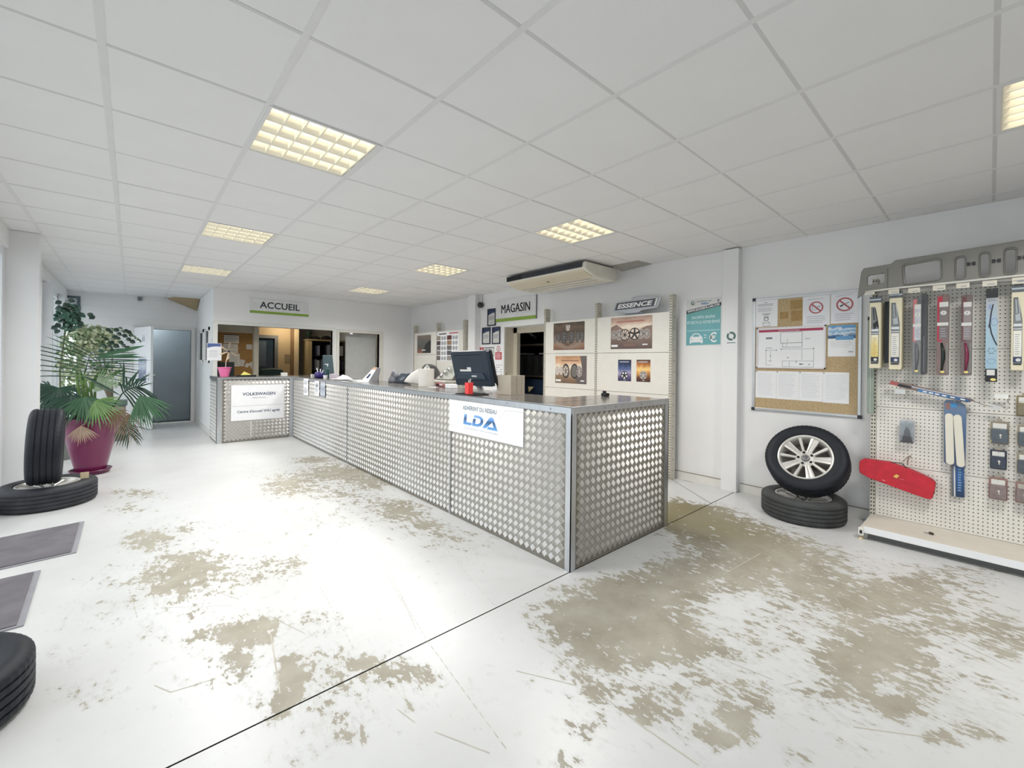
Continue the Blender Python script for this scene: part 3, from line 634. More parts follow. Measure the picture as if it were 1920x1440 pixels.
a0, b0, a1, b1 = 1.222, .350, 2.014, .942; W_, H_ = a1-a0, b1-b0
m = MB(); fL.box(m, a0, b0, a1, b1, .0035, .0065); mk('panel', m, PAPER, t)
text(fL, 'VOLKSWAGEN', u(.51), v(.30), .0075, 1, NAVY, t, width=W_*.62, height=H_*.085, bold=.02)
text(fL, 'GROUP FRANCE', u(.51), v(.385), .0075, 1, INK_M, t, width=W_*.25, height=H_*.03)
text(fL, 'Centre d\'accueil VHU agréé', u(.51), v(.81), .0075, 1, NAVY, t, width=W_*.80, height=H_*.10, bold=.015)
m = MB(); fL.quad(m, u(.02), v(.594), u(.97), v(.588), .0075); mk('printed_line', m, INK_L, t)
m = MB(); fL.box(m, u(.35), .06, u(.372), .345, .0024, .003); mk('adhesive_mark', m, M('glue_residue', (206, 206, 196), .6, var=.3, vs=40), ct)
for k, (y, z0, z1, mt, lab) in enumerate(((7.48, .795, 1.07, PAPER, 'leftmost narrow white receipt strip hanging on the counter front'), (6.92, .82, 1.05, PAPER, 'white strip with a small picture, beside the grey strip on the counter front'), (6.65, .822, 1.055, None, 'grey printed strip, right one of three hanging on the counter front'))):
    m = MB(); hw = .125 if k == 0 else .11
    n = 6
    pts = [fF.p(-y+s*hw, z1+(z0-z1)*i/n, .006+.010*abs(math.sin(i*1.3+k))) for i in range(n+1) for s in (-1, 1)]
    m.add(pts, [(2*i, 2*i+1, 2*i+3, 2*i+2) for i in range(n)])
    o = top('paper_strip', m, mt or G('grey_strip_print', [(0, (90, 100, 120)), (.12, (200, 206, 214)), (.5, (150, 160, 176)), (.9, (212, 216, 222)), (1, (120, 126, 136))], noise=.3, scale=9), lab, 'paper', 'paper strips on the counter front')
    o.modifiers.new('thickness', 'SOLIDIFY').thickness = .001
    m = MB(); fF.rows(m, -y-hw*.7, -y+hw*.7, z1-.03, z1-.10, 4, .018); fF.rows(m, -y-hw*.7, -y+hw*.7, z0+.13, z0+.03, 5, .018)
    if k == 1: fF.quad(m, -y-.05, z1-.09, -y+.05, z1-.05, .0185)
    if k < 2: mk('printed_text', m, INK_L, o)

# ================================================================== WALL SIGNS
t = thing('reception_sign', 'white reception sign with a lime green stripe above the service hatch', 'sign', (2.14, YB, 2.25)); fB = bwall(YB)
m = MB(); fB.box(m, 1.612, 2.235, 2.628, 2.510, .002, .022); mk('panel', m, M('sign_white', (226, 227, 227), .4), t, bevel=.002)
m = MB(); fB.box(m, 1.612, 2.235, 2.628, 2.282, .018, .0235); mk('green_stripe', m, GREENBAND, t)
_a, _b = onY(487, 577, YB-.02).x, onY(562, 577, YB-.02).x; text(fB, 'ACCUEIL', (_a+_b)/2, 2.335, .0232, 1, M('charcoal_letters', (42, 46, 56), .5), t, width=_b-_a, height=.125, bold=.02)
fR = rwall(XW)
t = thing('store_sign', 'white store sign with a lime green stripe above the store doorway', 'sign', (XW, 5.43, 2.10))
m = MB(); fR.box(m, -5.955, 2.09, -4.918, 2.475, .002, .020); mk('panel', m, M('sign_white', (226, 227, 227), .4), t, bevel=.002)
m = MB(); fR.box(m, -5.955, 2.09, -4.918, 2.148, .018, .0215); mk('green_stripe', m, GREENBAND, t)
for _du in (-.004, .004): text(fR, 'MAGASIN', -5.43+_du, 2.235, .0212, 1, M('charcoal_letters', (42, 46, 56), .5), t, width=.73, height=.15, bold=0)
m = MB(); fR.box(m, -4.925, 2.09, -4.915, 2.48, .004, .0215); mk('edge_strip', m, INK_M, t)
# framed certificates and notices by the store door
def wall_sheet(name, lab, cat, X, px, mat, border=None, d=.004, group=None):
    a0, b0, a1, b1 = rectX(X, *px); f = rwall(X); m = MB(); f.box(m, a0, b0, a1, b1, .0005, d)
    if border: 
        t = thing(name, lab, cat, tuple(f.p((a0+a1)/2, b0, 0)), group); m = MB(); w = .02
        f.box(m, a0, b0, a1, b0+w, .001, .018); f.box(m, a0, b1-w, a1, b1, .001, .018); f.box(m, a0, b0+w, a0+w, b1-w, .001, .018); f.box(m, a1-w, b0+w, a1, b1-w, .001, .018); mk('frame', m, border, t)
        m = MB(); f.box(m, a0+w, b0+w, a1-w, b1-w, .001, .008); mk('sheet', m, mat, t); return t, f, (a0+w, b0+w, a1-w, b1-w), .0085
    o = top(name, m, mat, lab, cat, group); return o, f, (a0, b0, a1, b1), d+.0005
for px, lab in (((915, 579, 930, 611), 'framed certificate, the single top one beside the store sign'), ((905, 614, 920, 645.5), 'left framed certificate of the lower pair beside the store doorway'), ((923.5, 613, 938.5, 645), 'right framed certificate of the lower pair beside the store doorway')):
    t, f, (a0, b0, a1, b1), d = wall_sheet('framed_certificate', lab, 'certificate', XW, px, PAPER_G, M('navy_frame', (40, 48, 66), .4), group='navy framed certificates')
    m = MB(); H = b1-b0; f.poly(m, [(a0, b1), (a0, b1-H*.34)]+[(a0+(a1-a0)*k/8, b1-H*(.34-.14*math.sin(k/8*pi/2))) for k in range(1, 9)]+[(a1, b1)], d); mk('printed_band', m, NAVY, t)
    m = MB(); f.rows(m, a0+.02, a1-.02, b1-H*.42, b1-H*.7, 5, d); f.rows(m, a0+.06, a1-.06, b1-H*.82, b1-H*.88, 1, d); mk('printed_text', m, INK_M, t)
t, f, (a0, b0, a1, b1), d = wall_sheet('evacuation_plan', 'small plan with a red left edge beside the store doorway', 'plan', XW, (900, 651, 927, 669), PAPER_G)
m = MB(); f.quad(m, a0, b0, a0+.05, b1, d); f.quad(m, a0+.07, b0, a0+.12, b1, d); mk('printed_band', m, REDP, t)
m = MB(); f.quad(m, a0+.14, b1-.02, a1, b1, d)
for k in (.45, .7, .98): f.quad(m, a0+(a1-a0)*k-.006, b0+.02, a0+(a1-a0)*k, b1-.02, d)
f.quad(m, a0+.16, b0+.02, a1, b0+.03, d); mk('printed_line', m, INK_M, t)
t, f, (a0, b0, a1, b1), d = wall_sheet('no_entry_notice', 'red notice with a round prohibition pictogram beside the store doorway', 'notice', XW, (929, 648, 941, 674), PAPER)
m = MB(); f.quad(m, a0, b0, a1, b0+.13, d); f.ring(m, (a0+a1)/2, b1-.06, .042, .055, d); mk('printed_red', m, REDP, t)
m = MB(); f.rows(m, a0+.02, a1-.02, b0+.115, b0+.015, 4, d+.0005, rag=.1); mk('printed_text', m, PAPER, t)
m = MB(); f.disc(m, (a0+a1)/2, b1-.045, .01, d); f.line(m, (a0+a1)/2, b1-.05, (a0+a1)/2-.01, b1-.09, .016, d); mk('pictogram', m, INK, t)
t, f, (a0, b0, a1, b1), d = wall_sheet('opening_notice', 'tall white sheet with printed tables under the red notice', 'notice', XW, (925, 680, 941, 736), PAPER)
m = MB()
for r in range(6):
    for c_ in range(4):
        if random.random() < .75: f.quad(m, a0+.02+.06*c_, b1-.05-.04*r, a0+.06+.06*c_, b1-.035-.04*r, d)
f.rows(m, a0+.02, a1-.02, b1-.33, b1-.40, 2, d, h=.6); f.rows(m, a0+.02, a1-.02, b1-.48, b1-.62, 4, d); mk('printed_text', m, INK_L, t)
t, f, (a0, b0, a1, b1), d = wall_sheet('dark_leaflet', 'dark blue leaflet half hidden behind the big counter screen', 'leaflet', XW, (914, 676, 921, 697), NAVY)
m = MB(); f.quad(m, a0+.03, b0+.1, a0+.1, b0+.2, d); mk('printed_patch', m, PAPER, t)
# dome camera
t = thing('dome_camera', 'small dark dome camera on the white wall by the pilaster', 'camera', (XW, 6.36, 2.41))
m = MB().cyl((XW, 6.36, 2.44), (XW-.03, 6.36, 2.44), .04); m.tube([(XW-.01, 6.36, 2.44), (XW-.01, 6.36, ZC)], .004, 6); mk('bracket', m, INK_M, t, autos=.6)
m = MB().lathe([(.0, .06), (.03, .052), (.05, .03), (.058, 0), (.05, -.02), (0, -.022)], (XW-.055, 6.36, 2.44), (-.8, -.4, -.4), 20); mk('dome', m, M('smoked_dome', (48, 46, 44), .2, var=.2), t, smooth=True)
t = thing('motion_detector', 'small grey motion detector high on the far wall', 'detector', (.11, YF, 2.54))
m = MB().box(.075, YF-.05, 2.545, .145, YF, 2.62); mk('case', m, M('detector_grey', (150, 156, 158), .5), t, bevel=.006)
m = MB().box(.088, YF-.056, 2.555, .132, YF-.048, 2.60); mk('lens', m, INK_M, t, bevel=.002)
# certificate hanging off the corner of the hatch wall
t = thing('hanging_certificate', 'white certificate with a blue wave top hung on the hatch corner', 'certificate', (1.075, YB-.02, 1.34)); f = bwall(YB-.025)
m = MB(); f.box(m, .972, 1.345, 1.185, 1.650, 0, .003); mk('sheet', m, PAPER, t)
m = MB(); f.poly(m, [(.978, 1.645), (.978, 1.565)]+[(.978+.2*k/8, 1.565+.03*math.sin(k/8*2.2)) for k in range(1, 9)]+[(1.179, 1.645)], .004); mk('printed_band', m, M('mid_blue_print', (84, 106, 160), .5), t)
m = MB(); f.rows(m, 1.0, 1.16, 1.53, 1.40, 6, .004, h=.2); mk('printed_text', m, INK_L, t)

# ---- air conditioner hung under the ceiling
t = thing('air_conditioner', 'cream ceiling-hung air conditioner with a dark front grille', 'air conditioner', (4.4, 4.0, 2.4))
y0, y1 = 3.27, 4.74; ACM = M('aged_cream_plastic', (216, 206, 182), .45, var=.05, vs=3)
pr = [(4.10, ZC-.022), (4.085, ZC-.10), (4.13, ZC-.135), (4.30, ZC-.185), (4.70, ZC-.195), (4.755, ZC-.15), (4.755, ZC-.022)]
m = MB().prism([Vector((x, y0, z)) for x, z in pr], (0, y1-y0, 0)); mk('casing', m, M('cream_plastic_top', (228, 224, 212), .45, var=.03), t, bevel=.018)
m = MB().prism([Vector((x, y0+.04, z)) for x, z in [(4.092, ZC-.098), (4.124, ZC-.142), (4.28, ZC-.19), (4.3, ZC-.18)]], (0, y1-y0-.08, 0)); mk('lower_flap', m, ACM, t, bevel=.004)
m = MB().box(4.082, y0+.05, ZC-.092, 4.10, y1-.03, ZC-.028); gr = mk('grille', m, M('grille_dark_grey', (70, 74, 80), .5), t)
for k in range(5): mk('grille_bar', MB().box(4.076, y0+.05, ZC-.09+.0135*k, 4.083, y1-.03, ZC-.086+.0135*k), M('grille_bar_grey', (52, 56, 62), .5), gr)
m = MB().box(4.077, y1-.34, ZC-.092, 4.081, y1-.03, ZC-.028); mk('dark_inlet', m, BLACKM, gr)
m = MB()
for k in range(3): m.box(4.34+.12*k, y0+.1, ZC-.1955, 4.341+.12*k, y1-.1, ZC-.188)
mk('intake_seam', m, M('cream_seam', (176, 168, 150), .5), t)
mk('indicator', MB().box(4.2, 3.98, ZC-.172, 4.22, 4.02, ZC-.160), BLACK, t)

# ---- posters for breakers' service, on the plain stretch of wall
t = thing('scrappage_poster', 'turquoise car-scrapping poster with white car, equals sign and euro', 'poster', (XW, 2.21, 1.58))
a0, b0, a1, b1 = -2.408, 1.588, -2.008, 2.135; W_, H_ = a1-a0, b1-b0
m = MB(); fR.box(m, a0, b0, a1, b1, .0005, .002); mk('sheet', m, M('poster_white', (222, 222, 220), .5), t)
TQ = G('turquoise_print', [(0, (108, 176, 182)), (.5, (116, 178, 186)), (1, (106, 172, 166))], noise=.05)
m = MB(); fR.poly(m, [(a0, b0+.006), (a1-.004, b0+.012), (a1-.004, v(.18)), (a0, v(.30))], .0027); mk('printed_field', m, TQ, t)
m = MB(); fR.poly(m, [(a0, v(.31)), (a1, v(.185)), (a1, v(.115)), (a0, v(.235))], .0033); mk('printed_band', m, M('black_print', (38, 44, 46), .5), t)
rr_ = math.atan2(H_*.12, W_)
text(fR, 'WWW.GOODBYE-CAR.COM', u(.5), v(.235), .0039, 1, PAPER, t, width=W_*.94, height=H_*.05, bold=.04, rot=rr_)
TQL = M('pale_turquoise_print', (206, 232, 232), .5)
text(fR, 'RACHÈTE, ENLÈVE', u(.50), v(.435), .0039, 1, TQL, t, width=W_*.66, height=H_*.078, bold=.03)
text(fR, 'ET RECYCLE VOTRE ÉPAVE', u(.5), v(.535), .0039, 1, TQL, t, width=W_*.94, height=H_*.078, bold=.03)
m = MB(); fR.rows(m, u(.03), u(.97), v(.66), v(.70), 1, .0039, h=.7, rag=.0); mk('printed_text', m, M('mid_turquoise_print', (158, 206, 206), .5), t)
cx, cy, s = u(.30), v(.95), W_*.40       # car seen from the front
car = [(-.48, 0), (-.36, 0), (-.35, .07), (.35, .07), (.36, 0), (.48, 0), (.48, .34), (.46, .42), (.36, .48), (.42, .52), (.38, .56), (.32, .52), (.24, .68), (.12, .73), (-.12, .73), (-.24, .68), (-.32, .52), (-.38, .56), (-.42, .52), (-.36, .48), (-.46, .42), (-.48, .34)]
hol = [[(-.26, .48), (.26, .48), (.19, .64), (.1, .67), (-.1, .67), (-.19, .64)], [(-.42, .27), (-.26, .25), (-.38, .34)], [(.42, .27), (.38, .34), (.26, .25)]]
mk('car_icon', plate(fR, [[(cx+x*s, cy+y*s) for x, y in car]]+[[(cx+x*s, cy+y*s) for x, y in h] for h in hol], .003, .0038), PAPER, t)
m = MB(); 
for q in (.78, .83): fR.quad(m, u(.53), v(q)-.004, u(.60), v(q)+.004, .0039)
mk('equals_sign', m, PAPER, t)
text(fR, '€', u(.78), v(.935), .0039, 1, PAPER, t, width=W_*.22, height=H_*.21, bold=.02, name='euro_sign')
m = MB(); fR.disc(m, u(.20), v(.085), .026, .0027); mk('logo', m, M('logo_green', (86, 122, 112), .5), t)
m = MB(); fR.ring(m, u(.215), v(.08), .008, .018, .0032); mk('logo_ring', m, PAPER_G, t)
text(fR, 'goodbye-car', u(.52), v(.09), .0027, 1, M('grey_green_ink', (110, 132, 132), .5), t, width=W_*.44, height=H_*.05, bold=.02)
m = MB(); fR.disc(m, u(.54), v(.115), .05, .0029, ry=.012); mk('printed_pill', m, M('pale_blue_ink', (140, 160, 196), .5), t)
m = MB(); fR.disc(m, u(.92), v(.075), .011, .0027, ry=.016); mk('printed_mark', m, INK_M, t)
fP = rwall(XW-.085)
t = thing('recycling_sticker', 'white sticker with a green split ring on the right pilaster', 'sticker', (XW-.085, 1.88, 1.60))
yc, zc = onX(1371, 632, XW-.085).y, onX(1371, 632, XW-.085).z
m = MB(); fP.box(m, -yc-.062, zc-.085, -yc+.062, zc+.075, .0003, .0015); mk('sheet', m, PAPER, t)
m = MB(); fP.ring(m, -yc, zc+.01, .026, .048, .002, t0=-.9, t1=2.0); fP.ring(m, -yc, zc+.01, .026, .048, .002, t0=2.3, t1=5.1); fP.quad(m, -yc-.045, zc-.066, -yc+.045, zc-.058, .002); mk('split_ring', m, M('sticker_green', (82, 116, 108), .5), t)

# ---- notice board
NB = [-1.672, .902, -.772, 2.066]; fN = rwall(XW)
t = thing('notice_board', 'cork notice board in an aluminium frame on the right wall', 'notice board', (XW, 1.22, .90))
a0, b0, a1, b1 = NB; w = .024
m = MB(); fN.box(m, a0+.01, b0+.01, a1-.01, b1-.01, .002, .014); mk('cork_sheet', m, CORK, t)
AF = M('satin_board_frame', (200, 203, 206), .4, .7)
for q in ((a0, b0, a1, b0+w), (a0, b1-w, a1, b1), (a0, b0+w, a0+w, b1-w), (a1-w, b0+w, a1, b1-w)): mk('frame_rail', fN.box(MB(), *q, .001, .022), AF, t, bevel=.003)
for x, z in ((a0, b0), (a0, b1), (a1, b0), (a1, b1)): mk('corner_cap', fN.box(MB(), x-.008 if x == a0 else x-.024, z-.008 if z == b0 else z-.024, x+.024 if x == a0 else x+.008, z+.024 if z == b0 else z+.008, .001, .025), INK, t, bevel=.003)
def pinned(name, lab, cat, px, mat, d0=.0145, d1=.0165, group=None):
    a0, b0, a1, b1 = rectX(XW, *px); m = MB(); fN.box(m, a0, b0, a1, b1, d0, d1); return top(name, m, mat, lab, cat, group), (a0, b0, a1, b1), d1+.0006
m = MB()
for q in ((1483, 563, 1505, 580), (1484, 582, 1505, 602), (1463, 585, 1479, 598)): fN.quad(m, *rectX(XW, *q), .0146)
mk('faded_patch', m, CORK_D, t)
o, (a0, b0, a1, b1), d = pinned('machine_instruction_sheet', 'white sheet with a small line drawing, top left of the notice board', 'sheet', (1417.5, 561, 1459, 613), PAPER)
u = lambda f: a0+(a1-a0)*f; v = lambda f: b1-(b1-b0)*f
m = MB(); fN.quad(m, u(.42), v(.145), u(.55), v(.12), d); fN.rows(m, u(.12), u(.85), v(.17), v(.26), 2, d, h=.45); fN.rows(m, u(.12), u(.82), v(.30), v(.46), 5, d, h=.3); mk('printed_text', m, INK_L, o)
m = MB(); fN.ring(m, u(.5), v(.72), .016, .022, d); fN.ring(m, u(.5), v(.64), .012, .016, d)
for q in ((.3, .53, .7, .53), (.34, .555, .66, .555), (.36, .86, .64, .86), (.36, .97, .66, .97)): fN.line(m, u(q[0]), v(q[1]), u(q[2]), v(q[3]), .004, d)
for q in ((.36, .86, .36, .97), (.65, .86, .66, .97), (.4, .6, .44, .8), (.6, .6, .56, .8), (.4, .8, .34, .88), (.58, .8, .66, .88)): fN.line(m, u(q[0]), v(q[1]), u(q[2]), v(q[3]), .003, d)
mk('line_drawing', m, INK_M, o)
PL = M('plastic_sleeved_paper', (232, 233, 238), .18, var=.02)
for k, (px, lab) in enumerate((((1506, 551.5, 1557, 610.5), 'laminated sheet with a red no-lighter pictogram on the notice board'), ((1558.5, 545.5, 1613, 606), 'laminated no-smoking sheet at the top right of the notice board'))):
    o, (a0, b0, a1, b1), d = pinned('prohibition_sheet', lab, 'sheet', px, PL, group='laminated prohibition sheets')
    u = lambda f: a0+(a1-a0)*f; v = lambda f: b1-(b1-b0)*f
    cx, cy, R_ = u(.5 if k == 0 else .49), v(.43 if k == 0 else .42), .058 if k == 0 else .064
    m = MB(); fN.ring(m, cx, cy, R_*.8, R_, d); fN.line(m, cx-R_*.62, cy+R_*.62, cx+R_*.62, cy-R_*.62, .013, d+.0008); mk('red_ring', m, M('faded_red_print', (176, 84, 90), .4), o)
    m = MB()
    if k == 0:
        for q in ((-.6, .2, -.2, .3), (-.2, .3, 0, -.1), (0, -.1, .5, .1), (.5, .1, .6, .25), (.6, .25, .1, .15), (-.5, -.3, -.1, -.45), (-.1, -.45, .2, -.25), (-.6, .2, -.5, -.3)): fN.line(m, cx+q[0]*R_, cy+q[1]*R_, cx+q[2]*R_, cy+q[3]*R_, .004, d)
    else: fN.line(m, cx-R_*.55, cy-R_*.25, cx+R_*.5, cy+R_*.3, .007, d); fN.line(m, cx-R_*.55, cy-R_*.25, cx-R_*.2, cy-R_*.06, .012, d)
    mk('pictogram', m, INK_M, o)
    m = MB(); fN.line(m, u(.18), v(.17 if k == 0 else .155), u(.76), v(.15 if k == 0 else .12), .004, d); fN.rows(m, u(.15), u(.85), v(.68), v(.93), 4, d, h=.22); mk('printed_text', m, INK_L, o)
o, (a0, b0, a1, b1), d = pinned('site_plan', 'large framed site plan with a crimson header on the notice board', 'plan', (1420, 612.5, 1549.5, 691), PAPER, .0145, .022)
u = lambda f: a0+(a1-a0)*f; v = lambda f: b1-(b1-b0)*f
fr = MB()
for q in ((a0, b0, a1, b0+.012), (a0, b1-.012, a1, b1), (a0, b0, a0+.012, b1), (a1-.012, b0, a1, b1)): fN.box(fr, *q, .022, .028)
mk('frame', fr, M('pale_frame', (226, 222, 224), .4), o)
m = MB(); fN.quad(m, u(.035), v(.115), u(.965), v(.055), d); mk('header_band', m, M('crimson_print', (168, 48, 84), .45), o)
text(fN, "PLAN D'EVACUATION", u(.49), v(.10), d+.0006, 1, PAPER, o, width=(a1-a0)*.3, height=(b1-b0)*.028)
m = MB()
def fr_(x0, y0, x1, y1, w=.0035):
    for q in ((x0, y0, x1, y0), (x0, y1, x1, y1), (x0, y0, x0, y1), (x1, y0, x1, y1)): fN.line(m, u(q[0]), v(q[1]), u(q[2]), v(q[3]), w, d)
fr_(.37, .13, .68, .39); fr_(.40, .39, .68, .49)
for q in ((.38, .535, .84, .535), (.15, .56, .31, .56), (.15, .56, .15, .92), (.15, .92, .24, .92), (.68, .54, .68, .80), (.84, .55, .84, .96), (.40, .82, .84, .82), (.40, .82, .40, .96), (.40, .96, .84, .96), (.47, .30, .47, .36), (.22, .58, .22, .86), (.18, .82, .24, .82), (.46, .40, .46, .48), (.50, .83, .50, .95), (.60, .83, .60, .87)): fN.line(m, u(q[0]), v(q[1]), u(q[2]), v(q[3]), .0025, d)
fN.quad(m, u(.145), v(.285), u(.245), v(.24), d); fN.quad(m, u(.15), v(.51), u(.24), v(.50), d); fN.quad(m, u(.72), v(.305), u(.79), v(.295), d); fN.quad(m, u(.64), v(.90), u(.70), v(.88), d)
for q in ((.15, .56), (.38, .535), (.84, .53), (.31, .56), (.22, .70), (.48, .74), (.66, .90), (.78, .90), (.60, .83)): fN.disc(m, u(q[0]), v(q[1]), .006, d, 8)
mk('plan_lines', m, INK_M, o)
o, (a0, b0, a1, b1), d = pinned('sky_leaflet', 'leaflet with a blue sky photograph on the notice board', 'leaflet', (1553, 610, 1605, 668.5), PAPER)
u = lambda f: a0+(a1-a0)*f; v = lambda f: b1-(b1-b0)*f
m = MB(); fN.box(m, a0, v(.42), a1, b1, .0166, .0172); mk('sky_photo', m, G('sky_print', [(0, (40, 70, 104)), (.2, (60, 110, 160)), (.38, (214, 226, 236)), (.55, (120, 172, 212)), (.7, (222, 232, 240)), (.85, (88, 150, 204)), (1, (100, 164, 214))], noise=.3, scale=4), o)
m = MB(); fN.poly(m, rrect(u(.28), v(.47), u(.94), v(.35), .01), .0178); mk('printed_band', m, M('leaflet_blue', (104, 160, 206), .5), o)
m = MB(); fN.rows(m, u(.12), u(.9), v(.50), v(.72), 5, d, h=.12); fN.quad(m, u(.75), v(.87), u(.92), v(.83), d); mk('printed_text', m, INK_L, o)
x0s = [1417.5, 1456.5, 1499, 1543.5, 1593]; yt = [695.5, 696.3, 697.2, 698.0]; yb = [746, 749, 752, 756]
for k in range(4):
    o, (a0, b0, a1, b1), d = pinned('typed_page', ['leftmost', 'second', 'third', 'rightmost'][k]+' page of the row of four white typed pages on the notice board', 'sheet', (x0s[k]+.15, yt[k], x0s[k+1]-.15, yb[k]), PAPER, .0145+.0003*k, .0158+.0003*k, 'typed pages pinned in a row')
    m = MB(); fN.rows(m, a0+.02, a1-.02, b1-.02, b0+.03, 16, d, h=.18); mk('printed_text', m, M('faint_ink', (204, 206, 214), .6), o)
    m = MB(); fN.disc(m, a0+.008, b1-.008, .006, d+.001, 8); mk('pin', m, INK_M, o)
# ================================================================== SHELVING BAYS ON THE RIGHT WALL
XP = 4.75                                                             # plane of the back panels
fG = rwall(XP)
def upright(y, z0, z1, t, wy=.034, depth=.10):
    m = MB().box(XP-.004, y-wy/2, z0, XP+.008, y+wy/2, z1).box(XP+.008, y-wy/2, z0, XP+depth, y-wy/2+.004, z1).box(XP+.008, y+wy/2-.004, z0, XP+depth, y+wy/2, z1)
    o = mk('upright', m, CREAM_D, t)
    s_ = MB(); z = z0+.03
    while z < z1-.02:
        for dy in (-.009, .009): fG.quad(s_, -y+dy-.004, z-.007, -y+dy+.004, z+.007, .0046)
        z += .032
    z = z0+.1
    while z < z1-.01:
        for dx in (.035, .062): s_.add([(XP+dx-.003, y-wy/2-.0006, z), (XP+dx+.003, y-wy/2-.0006, z), (XP+dx+.003, y-wy/2-.0006, z+.018), (XP+dx-.003, y-wy/2-.0006, z+.018)], [(0, 1, 2, 3)])
        z += .13
    mk('slots', s_, SHADOWGAP, o, kind='stuff'); return o
def bay_panels(t, ya, yb, zs):
    for z0, z1 in zip(zs[:-1], zs[1:]):
        m = MB().box(XP, yb+.018, z0+.002, XP+.016, ya-.018, z1-.002); mk('back_panel', m, CREAM, t, bevel=.003)
# the pair of poster bays beside the store doorway
t = thing('poster_shelving_bay', 'cream steel shelving bays carrying four wheel posters beside the store doorway', 'shelving', (XP, 3.5, 0))
PY = (4.575, 3.600, 2.515)
for y in PY: upright(y, .0, 2.20, t, depth=.10)
for k in range(2): bay_panels(t, PY[k], PY[k+1], (.10, .55, 1.0, 1.51, 1.995))
m = MB()
for k in range(2): m.box(4.45, PY[k+1]+.02, .05, XP, PY[k]-.02, .10)
mk('base_shelf', m, CREAM, t)
# far bays behind the counter
t2b = thing('chart_shelving_bay', 'cream steel shelving bays in the far corner with the wheel chart', 'shelving', (XP, 7.7, 0))
PY2 = (8.66, 7.70, 6.73)
for y in PY2: upright(y, .0, 2.18, t2b, depth=.10)
for k in range(2): bay_panels(t2b, PY2[k], PY2[k+1], (.10, .55, 1.0, 1.515, 2.0))
for k in range(2): mk('shelf', MB().box(4.36, PY2[k+1]+.02, .985, XP, PY2[k]-.02, 1.015), CREAM, t2b, bevel=.004)
# ---- wheel posters
SP_W = [PAPER, INK, INK_M, SILVER]
def printed_wheel(f, a, b, r, d, dark, light, parent, n=5, sx=1.0, tyre=None, rot=.3, w=.16):
    if tyre: m = MB(); f.disc(m, a, b, r*1.25*sx, d, 20, r*1.25); mk('printed_tyre', m, tyre, parent)
    m = MB(); f.disc(m, a, b, r*sx, d+.0003, 20, r); mk('printed_wheel_well', m, light, parent)
    m = MB()
    for k in range(24):
        t0, t1 = 2*pi*k/24, 2*pi*(k+1)/24
        f.poly(m, [(a+r*sx*.84*math.cos(t0), b+r*.84*math.sin(t0)), (a+r*sx*math.cos(t0), b+r*math.sin(t0)), (a+r*sx*math.cos(t1), b+r*math.sin(t1)), (a+r*sx*.84*math.cos(t1), b+r*.84*math.sin(t1))], d+.0006)
    for k in range(n):
        t_ = rot+2*pi*k/n; f.line(m, a, b, a+r*.9*sx*math.cos(t_), b+r*.9*math.sin(t_), r*w*2, d+.0006+.00005*k)
    mk('printed_wheel', m, dark, parent)
DK = M('poster_dark_wheel', (52, 46, 46), .45); LT = M('poster_pale_glow', (226, 210, 196), .45); GM = M('poster_gunmetal', (120, 114, 110), .45); TY = M('poster_tyre', (60, 54, 50), .45); LG = M('poster_pale_wheel', (186, 178, 172), .45)
def poster(lab, px, mat, X=XP, name='wheel_poster', group=None):
    a0, b0, a1, b1 = rectX(X, *px); m = MB(); f = rwall(X); f.box(m, a0, b0, a1, b1, .0005, .002)
    return top(name, m, mat, lab, 'poster', group), f, a0, b0, a1, b1
o, f, a0, b0, a1, b1 = poster('brown workshop poster with two tyres and black letters, upper left on the poster bays', (1038, 604.5, 1096, 656), G('workshop_print', [(0, (120, 84, 66)), (.2, (156, 122, 98)), (.33, (126, 116, 106)), (.5, (110, 98, 88)), (.65, (84, 66, 52)), (.85, (104, 82, 62)), (1, (60, 50, 42))], noise=.22, scale=4))
W_, H_ = a1-a0, b1-b0; u = lambda q: a0+W_*q; v = lambda q: b1-H_*q
for q, r, sx in ((.36, .055, .75), (.60, .055, .62), (.17, .045, .6), (.80, .05, .5), (.93, .05, .45)): printed_wheel(f, u(q), v(.54), r*1.35, .0025, GM, DK, o, n=8, sx=sx, tyre=TY, w=.07)
m = MB(); f.ring(m, u(.5), v(.45), .235, .262, .0026, sy=.75, t0=pi+.4, t1=2*pi-.4, n=16); f.ring(m, u(.5), v(.45), .275, .285, .0026, sy=.75, t0=pi+.5, t1=2*pi-.5, n=16); mk('printed_arc', m, M('poster_taupe', (150, 136, 124), .5), o)
m = MB(); f.poly(m, [(u(.41), v(.10)), (u(.56), v(.09)), (u(.53), v(.30)), (u(.43), v(.30))], .0026); mk('printed_lamp', m, LG, o)
text(f, 'AEZ', u(.48), v(.83), .0032, 1, BLACK, o, width=W_*.21, height=H_*.09, bold=.03, shear=.3)
o, f, a0, b0, a1, b1 = poster('sunset poster of leaning tyres with a dark right edge, lower left on the poster bays', (1041.5, 667.5, 1100, 719), G('sunset_print', [(0, (118, 96, 78)), (.25, (150, 124, 98)), (.45, (176, 160, 146)), (.6, (238, 226, 206)), (.75, (220, 176, 140)), (1, (188, 140, 104))], noise=.2, scale=3))
W_, H_ = a1-a0, b1-b0
m = MB(); f.poly(m, [(u(.80), v(0)), (u(1), v(0)), (u(1), v(1)), (u(.86), v(1)), (u(.86), v(.4))], .0024); f.poly(m, [(u(.60), v(.76)), (u(.86), v(.70)), (u(.86), v(1)), (u(.74), v(1))], .0024); mk('printed_shade', m, M('poster_slate', (104, 96, 94), .5, var=.15), o)
